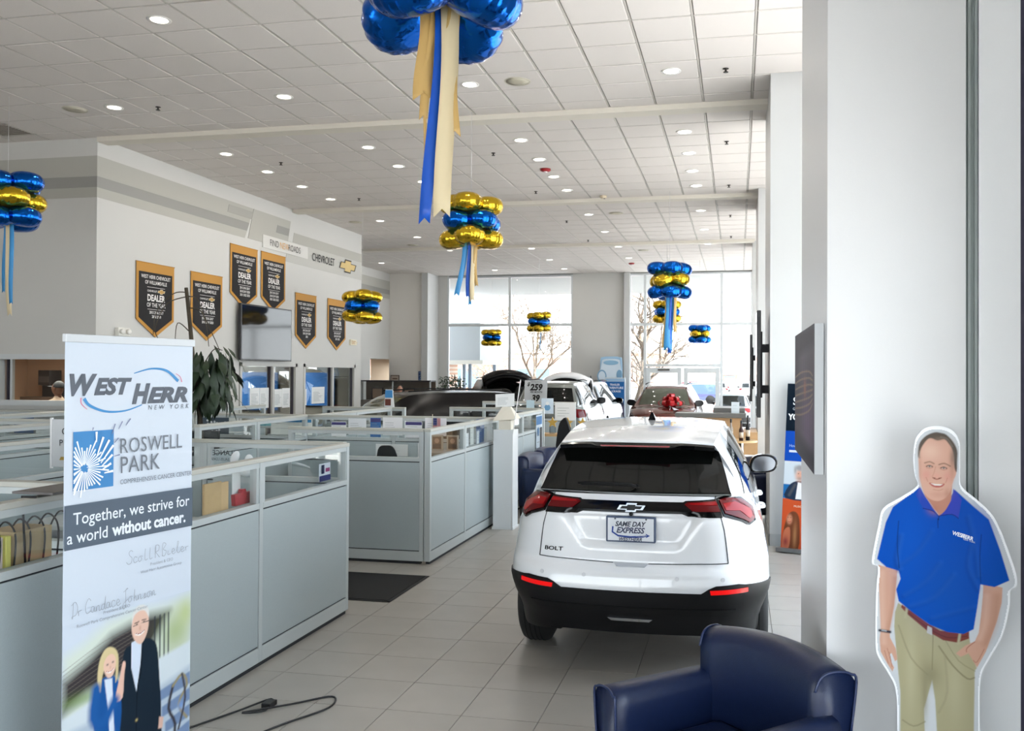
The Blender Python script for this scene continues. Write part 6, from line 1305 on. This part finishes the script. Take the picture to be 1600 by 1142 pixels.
# ------------------------------------------------------------ back of the showroom
club_pts=[((-2.60,12.05,0),R(83),'blue leather tub armchair nearest the white pedestal'),((-2.58,12.95,0),R(83),'blue leather tub armchair second from the white pedestal')]
for p,rz,l in club_pts: dup(c0,p,rz,label=l)
dup(c0,(.02,12.0,0),R(-60),label='blue leather tub armchair by the round table near the columns')
c0['group']='blue leather tub armchairs'
# white pedestal with sign
t=thing('white_pedestal','tall white display pedestal at the cubicle aisle','pedestal',(-2.92,10.85,0)); MB().box((-3.055,10.72,0),(-2.795,10.98,1.262)).build('pedestal_body', mat('pedestal_white',(222,226,228),.4), t, bevel=.004)
MB().box((-3.065,10.71,0),(-2.785,10.99,.03)).build('pedestal_foot', mat('pedestal_white',(222,226,228),.4), t)
t=thing('raffle_box','cream pyramid box with a white form on it, on the white pedestal','box',(-2.92,10.85,1.262)); MB().add([(-3.07,10.74,1.37),(-2.76,10.74,1.40),(-2.76,10.98,1.40),(-3.07,10.98,1.37),(-2.97,10.83,1.55),(-2.86,10.83,1.55),(-2.86,10.89,1.55),(-2.97,10.89,1.55)],[(3,2,1,0),(4,5,6,7),(0,1,5,4),(1,2,6,5),(2,3,7,6),(3,0,4,7)]).box((-3.0,10.78,1.262),(-2.84,10.95,1.38)).build('pyramid_box', mat('cream_card',(224,218,204),.7), t)
sheet('white information form standing on the cream pyramid box', (-3.05,10.80,1.545),(1,0,.06),.25,.165,6,group='forms on display',thick=.006)
t=thing('flag_pole','thin white pole rising behind the white pedestal','pole',(-2.78,10.7,0)); MB().tube([(-2.80,10.68,.0),(-2.79,10.68,1.2),(-2.69,10.68,1.90)],.006,6).build('pole', pm((226,226,226)), t); MB().prism([(0,0),(.02,.03),(-.05,.02)],lambda u,v,q:(-2.70+u,10.68+q,1.85+v),0,.003).build('tip_flag', pm((230,206,206)), t)
# poster on side of partition end
sheet('blue and white vertical poster at the end of the cubicle run', (-3.11,13.35,.62),(0,1,0),.42,.70,4,col=(190,204,216),name='poster',cat='poster',group='posters in the middle rows',head=(60,110,160),extra=lambda a:(a.rect(.26,.02,.40,.50,(40,40,44)),a.disc(.13,.44,.07,(80,120,160))))
# star balloon weights on wooden shelf before farthest partition
t=thing('display_shelf','wooden counter shelf below the farthest partition','shelf',(-3.4,15.4,0)); MB().box((-4.4,15.2,.86),(-2.5,15.65,.90)).build('shelf_board', mat('maple',(196,160,112),.5,noise=.08,nscale=10), t)
for x in (-4.35,-2.6): MB().box((x,15.25,0),(x+.05,15.6,.86)).build('side_panel', mat('maple',(196,160,112),.5,noise=.08,nscale=10), t)
M_star=mat('gold_star',(206,166,80),.35,metal=.4)
st_=thing('star_trophy','gold star on a clear block, leftmost on the wooden shelf','trophy',(-3.55,15.35,.90),0,'gold star trophies on the wooden shelf')
pts=[((.10 if k%2==0 else .045)*math.sin(k*math.pi/5),(.10 if k%2==0 else .045)*math.cos(k*math.pi/5)) for k in range(10)]
MB().prism(pts,lambda u,v,q:(u,q,.20+v),-.015,.015).build('star',M_star,st_,world=False); MB().box((-.05,-.04,0),(.05,.04,.13)).build('block', glassmat('acrylic',(225,232,236),.1), st_, world=False)
for k,x in enumerate((-3.27,-2.99,-2.72)): dup(st_,(x,15.35,.90),label='gold star on a clear block, %s on the wooden shelf'%['second from the left','third from the left','rightmost'][k])
sheet('white leaflet with a blue figure on the farthest partition', (-3.75,16.55,1.20),(1,0,0),.24,.30,0,col=(206,222,236),group='leaflets on the farthest partition',extra=lambda a:(a.disc(.12,.12,.06,(110,160,200)),a.disc(.12,.20,.035,(230,236,240))))
sheet('small folded leaflet left on the farthest partition', (-4.05,16.55,1.30),(1,0,0),.16,.16,0,col=(190,214,226),group='leaflets on the farthest partition')
sheet('large white poster with small print on the farthest partition', (-3.48,16.55,1.08),(1,0,0),.40,.34,4,group='leaflets on the farthest partition')
# high-back black chair with jacket
t=thing('coat_on_chair','black coat hanging over a tall chair by the round wooden table','chair',(-2.6,13.5,0))
MB().prism(crom([(-.17,.25),(-.15,.75),(-.10,1.15),(-.03,1.27),(.02,1.27),(.08,1.1),(.16,.75),(.20,.25)],4,True),lambda u,v,q:(-2.72+u+.05,13.5+q,v),-.06,.06).build('coat', mat('coat_black',(18,18,20),.85), t, bevel=.02)
for dx,dy in ((-.18,-.15),(.18,-.15),(-.18,.2),(.18,.2)): MB().tube([(-2.68+dx,13.55+dy,0),(-2.68+dx,13.55+dy,.5)],.014,6).build('leg', M_blk, t)
MB().box((-2.9,13.38,.48),(-2.46,13.8,.53)).build('seat', M_blk, t)
def round_table(lab,x,y,r,z):
    t=thing('round_table',lab,'table',(x,y,0),0,'round wooden tables'); MB().lathe([(.0001,z-.03),(r,z-.03),(r,z),(.0001,z)],(x,y,0),32,smooth=False).build('tabletop', mat('maple',(196,160,112),.5,noise=.08,nscale=10), t)
    MB().lathe([(.03,.03),(.03,z-.03)],(x,y,0),12).build('column', M_blk, t); MB().lathe([(.28,0),(.28,.02),(.04,.05)],(x,y,0),24).build('table_base', M_blk, t)
round_table('small round wooden table beside the black coat',-2.10,14.2,.33,.78)
round_table('round wooden table with dark bottles near the columns',.02,15.2,.30,.86)
for k,(x,y,h,c) in enumerate([(-.12,15.1,.36,(150,140,130)),(.05,15.05,.34,(60,40,36)),(.16,15.2,.42,(30,28,30))]):
    t=thing('bottle',['clear bottle with black neck, left on the round table','dark red bottle in the middle of the round table','tall black stand-like bottle, right on the round table'][k],'bottle',(x,y,.86),0,'bottles on the round table')
    MB().lathe([(.035,0),(.036,h*.55),(.018,h*.68),(.014,h)],(x,y,.86),14).build('glass_body', pm(c), t); MB().lathe([(.016,h*.8),(.017,h+.005),(.001,h+.005)],(x,y,.86),12).build('bottle_cap', M_blk, t); MB().lathe([(.0365,h*.15),(.0365,h*.42)],(x,y,.86),14).build('label_band', pm((196,180,160)), t)
# reception desk
M_map=mat('desk_maple',(188,148,104),.45,noise=.08,nscale=6); M_cnt=mat('counter_grey',(98,96,92),.4)
t=thing('reception_desk','maple reception desk with a dark grey counter top','desk',(-.4,16.6,0))
MB().box((-.93,16.0,0),(.0,16.06,1.20)).build('front_panel', M_map, t); MB().box((.0,16.0,0),(.06,17.4,1.22)).build('side_panel', M_map, t); MB().box((-.93,16.06,0),(-.87,17.4,1.20)).build('side_panel', M_map, t)
MB().prism([(-1.12,15.85),(.14,15.85),(.14,16.35),(-1.12,16.35)],lambda u,v,q:(u,v,q+.0),1.20,1.28).build('counter_top', M_cnt, t, bevel=.01); MB().box((-.45,16.35,1.28),(.12,17.4,1.36)).build('raised_ledge', M_cnt, t); MB().box((.10,15.9,.55),(.34,17.3,.95)).build('lower_cabinet', M_map, t)
sheet('small clear card holder on the reception counter',(-.12,15.95,1.285),(1,0,0),.14,.20,2,col=(200,208,212),group='forms on display')
# kiosks against the far wall
M_kio=mat('kiosk_blue',(150,186,214),.4); 
t=thing('rounded_info_totem','tall pale blue totem with rounded top against the far wall','totem',(-4.25,29.4,0))
MB().prism(crom([(-4.62,0),(-4.62,1.2),(-4.62,2.4),(-4.52,2.55),(-4.25,2.57),(-3.98,2.55),(-3.88,2.4),(-3.88,1.2),(-3.88,0)],3,False),lambda u,v,q:(u,29.45+q,v),0,.12).build('totem_body',M_kio,t)
a=Art(.003); a.smooth([(.05,1.75),(.05,2.35),(.12,2.47),(.37,2.49),(.62,2.47),(.69,2.35),(.69,1.75)],(206,220,232)); a.disc(.06,1.9,.16,(120,160,190),ry=.22); a.disc(.06,1.9,.12,(206,220,232),ry=.17); a.disc(.66,1.95,.10,(120,160,190),ry=.17); a.disc(.37,2.36,.26,(140,180,208),ry=.08); a.rect(.05,1.70,.69,1.76,(170,160,190)); a.build('totem_print',(-4.62,29.446,0),(1,0,0),(0,0,1),t)
t=thing('poster_stand','blue and purple framed floor poster in front of the totem','poster stand',(-4.0,28.8,0))
MB().box((-4.37,28.82,.12),(-3.68,28.87,1.86)).build('frame', mat('frame_silver',(196,206,214),.3,metal=.5), t); MB().box((-4.37,28.7,0),(-3.68,29.0,.04)).box((-4.06,28.83,.03),(-3.99,28.86,.15)).build('stand_base', mat('frame_silver',(196,206,214),.3,metal=.5), t)
a=Art(.003); a.rect(.03,.02,.66,.38,(130,170,204)); a.rect(.03,.38,.66,1.05,(90,84,110)); a.rect(.03,.85,.66,1.60,(30,96,160)); a.smooth([(.05,.85),(.10,1.0),(.25,1.08),(.50,1.06),(.62,.95),(.62,.80),(.3,.74)],(54,60,84)); a.rect(.03,1.60,.66,1.70,(150,180,208))
a.text('TRAILER',.345,1.47,.09,(230,236,244),align='CENTER',bold=.02); a.text('ADVENTURE',.345,1.36,.10,(230,236,244),align='CENTER',bold=.02); a.text('PACKAGE',.345,1.25,.09,(230,236,244),align='CENTER',bold=.02)
for k in range(6): a.rect(.20+.02*(k%3),.44+.05*k,.49-.02*(k%2),.455+.05*k,(170,166,190))
a.build('poster_print',(-4.37,28.816,.12),(1,0,0),(0,0,1),t)
t=thing('fire_alarm_box','small red alarm call point on the far wall left of the totem','alarm',(-4.9,29.9,1.2)); MB().box((-4.94,29.90,1.17),(-4.83,29.95,1.29)).build('call_point', pm((150,90,88)), t, bevel=.005); MB().box((-4.92,29.895,1.20),(-4.85,29.90,1.25)).build('call_lever', pm((230,210,206)), t)
# tvs on the columns
def coltv(lab,y):
    t=thing('column_display',lab,'television',(.28,y,2.1),0,'displays mounted on the columns'); MB().box((.215,y-.38,1.47),(.262,y+.38,2.74)).build('display_body', M_blk, t, bevel=.006); MB().box((.2125,y-.36,1.49),(.2155,y+.36,2.72)).build('screen', mat('tv_screen',(34,34,34),.04,spec=1.0), t)
    MB().box((.262,y-.05,1.75),(.36,y+.05,1.85)).box((.262,y-.05,2.25),(.36,y+.05,2.35)).box((.262,y-.16,1.70),(.285,y-.12,2.5)).box((.262,y+.12,1.70),(.285,y+.16,2.5)).build('wall_bracket', mat('bracket_dark',(50,50,54),.5,metal=.5), t)
coltv('tall dark display edge-on, mounted on the nearer column',10.95); coltv('tall dark display edge-on, mounted on the farther column',17.3)
t=thing('low_white_cabinet','low white cabinet front leaning shadow beside the nearer column','cabinet',(.5,11.8,0)); bpy.data.objects.remove(t)
# canvas picture on near column
t=thing('canvas_print','dark canvas photo of a truck grille mounted on the near column side','picture',(.34,4.3,1.85))
MB().box((.318,3.86,1.555),(.357,5.15,2.20)).build('canvas_block', mat('canvas_edge',(222,226,230),.6), t, bevel=.002)
r=Raster(0,0,1.29,.645,.006,(78,70,82))
r.blob(.2,.45,.3,.25,(50,44,54),.9); r.blob(.9,.2,.4,.15,(112,92,122),.7); r.blob(.6,.5,.3,.2,(98,88,104),.6)
for k in range(7): r.line([(.05,.20+.035*k),(.5,.22+.036*k),(1.0,.26+.030*k),(1.2,.30+.02*k)],.008,(150,132,110),.8)
for k in range(8): r.line([(.15+.13*k,.15),(.17+.12*k,.50)],.006,(36,30,40),.8)
r.poly([(0,.52),(1.29,.56),(1.29,.645),(0,.645)],(40,34,46),f=.05); r.poly([(0,0),(1.29,0),(1.29,.08),(0,.12)],(44,38,50),f=.06); r.blob(.75,.36,.08,.04,(160,110,90),.7)
r.build('canvas_image',(.3175,5.15,1.555),(0,-1,0),(0,0,1),t,rough=.5)
# leaning roll-up with portraits by first column
P0=Vector((.47,10.12,.03)); Up=Vector((.085,.18,1.83)).normalized(); Uu=(Vector((1,-.25,0))).normalized(); Uu=(Uu-Up*Uu.dot(Up)).normalized(); Nn=Uu.cross(Up)
t=thing('radio_promo_banner','leaning roll-up banner with two portraits against the nearer column','banner',tuple(P0+Uu*.3))
MB().prism([(0,0),(.60,0),(.60,1.86),(0,1.86)],lambda u,v,q:P0+Uu*u+Up*v+Nn*q,-.004,0).build('banner_sheet',mat('banner_vinyl',(226,232,242),.45),t)
MB().prism([(-.03,-.02),(.62,-.02),(.62,.02),(-.03,.02)],lambda u,v,q:P0+Uu*u+Nn*q+Vector((0,0,v-.008)),-.10,.12).build('base_cassette',mat('banner_base_grey',(120,122,124),.4,metal=.5),t)
r=Raster(0,0,.60,1.86,.0055,(16,28,40)); r.poly([(0,.98),(.85,.98),(.85,1.32),(0,1.32)],(20,72,170),f=.004); r.poly([(0,.56),(.42,.56),(.42,.98),(0,.98)],(196,206,214),f=.004); r.poly([(0,.56),(.42,.56),(.42,.72),(0,.72)],(30,100,160),f=.01)
r.poly([(.42,.56),(.85,.56),(.85,.98),(.42,.98)],(30,40,80),f=.004); r.poly([(0,0),(.24,0),(.24,.52),(0,.52)],(196,82,44),f=.004); r.poly([(.24,.0),(.85,0),(.85,.30),(.24,.30)],(24,70,160),f=.004); r.poly([(.27,.32),(.85,.32),(.85,.56),(.27,.56)],(150,110,100),f=.004); r.poly([(0,.52),(.27,.52),(.27,.56),(0,.56)],(196,82,44),f=.004)
r.poly([(.03,.56),(.06,.70),(.14,.76),(.24,.76),(.32,.70),(.36,.56)],(34,50,74),f=.008,smooth=3); r.poly([(.14,.56),(.16,.75),(.22,.74),(.26,.56)],(226,226,228),f=.006); r.blob(.18,.83,.055,.075,(206,160,140),1,2); r.blob(.18,.91,.06,.035,(150,148,150),1,2); r.blob(.125,.88,.015,.04,(150,148,150),.9); r.blob(.18,.79,.035,.02,(140,130,126),.7); r.blob(.163,.845,.006,.005,(60,50,50)); r.blob(.198,.845,.006,.005,(60,50,50)); r.line([(.07,.60),(.13,.72)],.03,(70,74,82))
r.poly([(.02,.0),(.02,.18),(.06,.36),(.11,.42),(.17,.40),(.20,.28),(.19,0)],(110,62,40),f=.010,smooth=3); r.blob(.085,.33,.032,.055,(206,140,110),1,2); r.poly([(.01,.05),(.03,.20),(.09,.24),(.10,.10),(.08,.0),(.02,0)],(190,110,80),f=.01,smooth=3); r.blob(.15,.15,.02,.14,(176,126,84),.8); r.blob(.07,.35,.005,.004,(40,30,30)); r.blob(.098,.35,.005,.004,(40,30,30)); r.line([(.07,.305),(.085,.30),(.1,.306)],.006,(170,50,50)); r.blob(.05,.08,.03,.05,(110,20,50),.7)
r.build('printed_image',P0+Nn*.0008,Uu,Up,t,rough=.45)
a=Art(.0012); a.text('SiriusXM',.07,1.62,.12,(236,240,244),bold=.02,wscale=.8); a.text('Get Closer to',.07,1.56,.04,(210,216,222)); a.text('YOUR DRIVE',.02,1.45,.09,(236,240,244),bold=.045,wscale=.85); a.text('IS HERE',.16,1.33,.115,(236,240,244),bold=.045,wscale=.85); a.text('Listen',.17,1.20,.05,(70,190,190)); a.text('Howard 101',.05,1.14,.045,(160,190,230),wscale=.9); a.rect(.05,1.08,.20,1.105,(200,212,230)); a.text('MUSIC',.13,.47,.03,(230,220,200)); a.text('VIP',.26,.22,.07,(236,240,244),bold=.03)
a.build('lettering',P0+Nn*.0016,Uu,Up,t)
# ------------------------------------------------------------ outside
M_asph=mat('asphalt',(178,174,172),.9,noise=.08,nscale=2); M_side=mat('sidewalk',(206,204,200),.9)
struct(MB().box((-120,33.5,-.9),(80,330,-.62)).box((-120,30.12,-.9),(-16,33.5,-.62)).box((1.35,30.12,-.9),(80,33.5,-.62)).box((1.35,-40,-.25),(80,30.12,-.02)).box((-60,-60,-.25),(1.35,-4.2,-.02)).build('ground_parking_lot',M_asph)); struct(MB().box((-16,30.12,-.9),(1.35,33.5,.0)).box((1.35,-4,-.02),(3.5,33.5,0)).build('sidewalk',M_side))
# canopy soffit outside
M_sof=mat('soffit_white',(168,170,168),.7)
cn=thing('entrance_canopy','white slatted canopy soffit outside above the windows','canopy',(-5,31.5,5.2)); MB().box((-12.5,30.15,5.42),(2,36.9,5.7)).build('canopy_deck',M_sof,cn)
for k in range(28): MB().box((-12.5,30.2+k*.24,5.395),(2,30.2+k*.24+.215,5.42)).build('soffit_slat',M_sof,cn)
for nm,a,b in (('right_eave',(1.35,-7,5.5),(4.2,30,5.75)),('front_eave',(-16,-6.8,5.5),(1.35,-4.1,5.75))):  # unseen eaves added to keep sun and sky light off the glazing
    c_=thing('sun_block_eave','wide roof eave over the '+nm.split('_')[0]+' glazing outside','eave',a); MB().box(a,b).build('sun_block_deck',M_sof,c_); MB().box((a[0],a[1],b[2]),(b[0],b[1],b[2]+.05)).build('sun_block_cap',mat('building_trim',(226,222,214),.8),c_)
def brickmat():
    m=bpy.data.materials.new('brick_far'); m.use_nodes=True; nt=m.node_tree; b=nt.nodes['Principled BSDF']; t=nt.nodes.new('ShaderNodeTexCoord'); mp=nt.nodes.new('ShaderNodeMapping'); mp.inputs['Rotation'].default_value=(R(90),0,0); k=nt.nodes.new('ShaderNodeTexBrick')
    k.inputs['Color1'].default_value=lin((206,160,136))+(1,); k.inputs['Color2'].default_value=lin((190,142,120))+(1,); k.inputs['Mortar'].default_value=lin((210,190,176))+(1,); k.inputs['Scale'].default_value=3.0; k.inputs['Mortar Size'].default_value=.012
    nt.links.new(t.outputs['Object'],mp.inputs[0]); nt.links.new(mp.outputs[0],k.inputs[0]); nt.links.new(k.outputs[0],b.inputs['Base Color']); b.inputs['Roughness'].default_value=.9; return m
M_brick=brickmat(); M_trimw=mat('building_trim',(226,222,214),.8); M_wing=mat('wing_metal',(186,192,198),.6)
t=thing('brick_building','long low brick building across the lot behind the left window','building',(-22,62,0)); MB().box((-60,58,-.7),(-7.4,70,3.05)).build('wall',M_brick,t); MB().box((-60.2,57.8,3.05),(-7.2,70.2,3.25)).build('parapet',M_trimw,t)
for k in range(4):
    o=MB().box((-30+k*5,57.95,1.0),(-27.6+k*5,58.02,2.3)).build('window',pm((90,110,120)),t); MB().box((-28.85+k*5,57.9,1.0),(-28.75+k*5,57.95,2.3)).build('mullion',M_trimw,o)
MB().box((-60,57.96,1.65),(-7.4,58.0,1.75)).build('brick_band',M_trimw,t)
t=thing('showroom_wing','pale metal wing of the building outside the left window','building',(-12,34,0)); MB().box((-14.5,33.6,2.45),(-10.15,36.4,4.0)).build('upper_wall',M_wing,t); MB().box((-14.6,33.5,2.35),(-10.0,36.5,2.5)).build('wing_canopy',M_trimw,t); MB().box((-14.5,35.2,-.7),(-12.0,36.4,2.4)).build('lower_wall',M_brick,t)
for x,y in ((-10.7,33.8),(-11.3,34.9),(-10.3,36.0)): MB().box((x,y,-.65),(x+.12,y+.12,2.4)).build('post',mat('post_bluegrey',(120,134,150),.5),t)
MB().box((-11.9,34.6,-.62),(-11.2,34.65,2.35)).build('glass_pane',M_glass,t)
t=thing('brick_store','brick store with a pale tower bearing a round clock-like sign across the street','building',(-2,300,0)); MB().box((-9.6,300,-.7),(3.6,320,7.6)).build('wall',M_brick,t); MB().box((-5.4,298.5,2.5),(-.2,304,9.3)).build('tower',mat('tower_stone',(206,178,158),.8),t); MB().lathe([(.0001,0),(1.1,0),(1.1,.3),(.0001,.3)],(-2.9,298.1,5.6),28,axis='y').build('round_sign',M_trimw,t); MB().box((-5.6,298,1.9),(.2,304,2.6)).build('band_course',M_trimw,t); MB().box((-9.8,299.8,7.6),(3.8,320.2,7.9)).build('parapet',M_trimw,t)
for k in range(2): o=MB().box((-8.4,299.8,3.0+k*1.9),(-5.8,300.05,4.5+k*1.9)).build('window',pm((150,160,166)),t)
for k in range(4): o=MB().box((.1,299.8,3.2+k*1.0),(3.2,300.05,3.9+k*1.0)).build('window',pm((190,192,190)),t)
MB().box((-4.6,298.4,-.6),(-1.0,298.5,1.6)).build('storefront',pm((110,120,130)),t)
t=thing('background_building','long pale brick building behind the parked cars','building',(-20,110,0)); MB().box((-34,115,-.7),(-9,125,4.7)).build('wall',M_brick,t); MB().box((-34.3,114.8,4.7),(-8.8,125.2,5.2)).build('parapet',M_trimw,t)
M_bark=mat('bark_pale',(120,106,92),.9,noise=.2,nscale=12)
def bare_tree(label,x,y,h,seed,lean=0,r0=.12,depth=5):
    rnd=random.Random(seed); t=thing('bare_tree',label,'tree',(x,y,0),0,'bare trees outside the windows'); mb=MB(); tk=MB()
    def br(p,d,l,r,k):
        pts=[p]; q=p.copy(); dd=d.copy()
        for i in range(4):
            dd=(dd+Vector((rnd.gauss(0,.14),rnd.gauss(0,.14),rnd.gauss(.03,.06)))).normalized(); q=q+dd*l/4; pts.append(q.copy())
        (tk if k==0 else mb).tube(pts,r,6 if k<2 else 4,r1=r*.6,cap=False)
        if k>=depth: return
        for j in range(3 if k<3 else 2):
            tt=rnd.uniform(.35,1.0); b=pts[min(4,int(tt*4)+1 if tt<1 else 4)]; nd=(dd+Vector((rnd.gauss(0,.75),rnd.gauss(0,.75),rnd.gauss(.05,.35)))).normalized(); br(b.copy(),nd,l*rnd.uniform(.55,.78),max(.009,r*.55),k+1)
        br(pts[-1].copy(),(dd+Vector((rnd.gauss(0,.3),rnd.gauss(0,.3),.1))).normalized(),l*.72,max(.009,r*.6),k+1)
    br(Vector((x,y,-.65)),Vector((lean,0,1)).normalized(),h*.34,r0,0)
    tk.build('trunk',M_bark,t,fix=False); stuff(mb.build('branches',M_bark,t,fix=False))
bare_tree('wide bare tree filling the right half of the left window',-8.6,40,7.0,5,r0=.11,depth=6); bare_tree('bare tree with thick pale trunk at the left edge of the right window',-4.6,38,8,8,r0=.20); bare_tree('slim bare tree behind the glass door',-4.2,46,6,12,lean=.05,r0=.08); bare_tree('bare tree at the right edge of the right window',2.2,70,7,21,r0=.1,depth=4); bare_tree('thin bare tree further left outside',-13,50,6,33,r0=.09)
t=thing('lamp_post','grey parking lot lamp post outside the left window','lamp post',(-8.6,50,0)); MB().tube([(-8.6,50,-.6),(-8.6,50,5.2)],.07,8).build('pole',M_wing,t); MB().box((-9.1,49.9,5.15),(-8.1,50.1,5.27)).build('lamp_head',M_wing,t)
# parked cars outside
PA=[mat('paint_out_%d'%k,c,.25,coat=1) for k,c in enumerate([(214,216,220),(60,66,80),(120,30,34),(170,174,178),(40,60,100),(92,98,100)])]
o1,_=suv('parked_suv','grey parked sport utility seen from behind, right of the glass door',(-.28,41.5,-.62),R(0),PA[5],H=1.75,L=4.4,group='cars parked outside')
spots=[(-3.3,78,80,4,'blue parked car seen low through the glass door'),(-4.6,92,88,1,'dark parked car behind the blue one'),(-2.0,100,4,0,'white parked car beside the door post'),(1.0,100,2,3,'silver parked car below the clock tower'),(2.6,80,90,0,'white parked car at the right window edge'),(-6.6,53,95,0,'silver parked car beyond the thick tree trunk'),(-5.8,108,90,2,'far red parked car'),(-3.0,116,90,3,'far grey parked car'),(5.5,112,90,1,'far dark parked car at right')]
for x,y,a_,k,l in spots:
    q=dup(o1,(x+(2 if a_>20 else 0),y,-.62),R(a_),label=l)
    for ch in q.children:
        if ch.name.startswith('body_shell'): ch.data=ch.data.copy(); ch.data.materials[0]=PA[k]
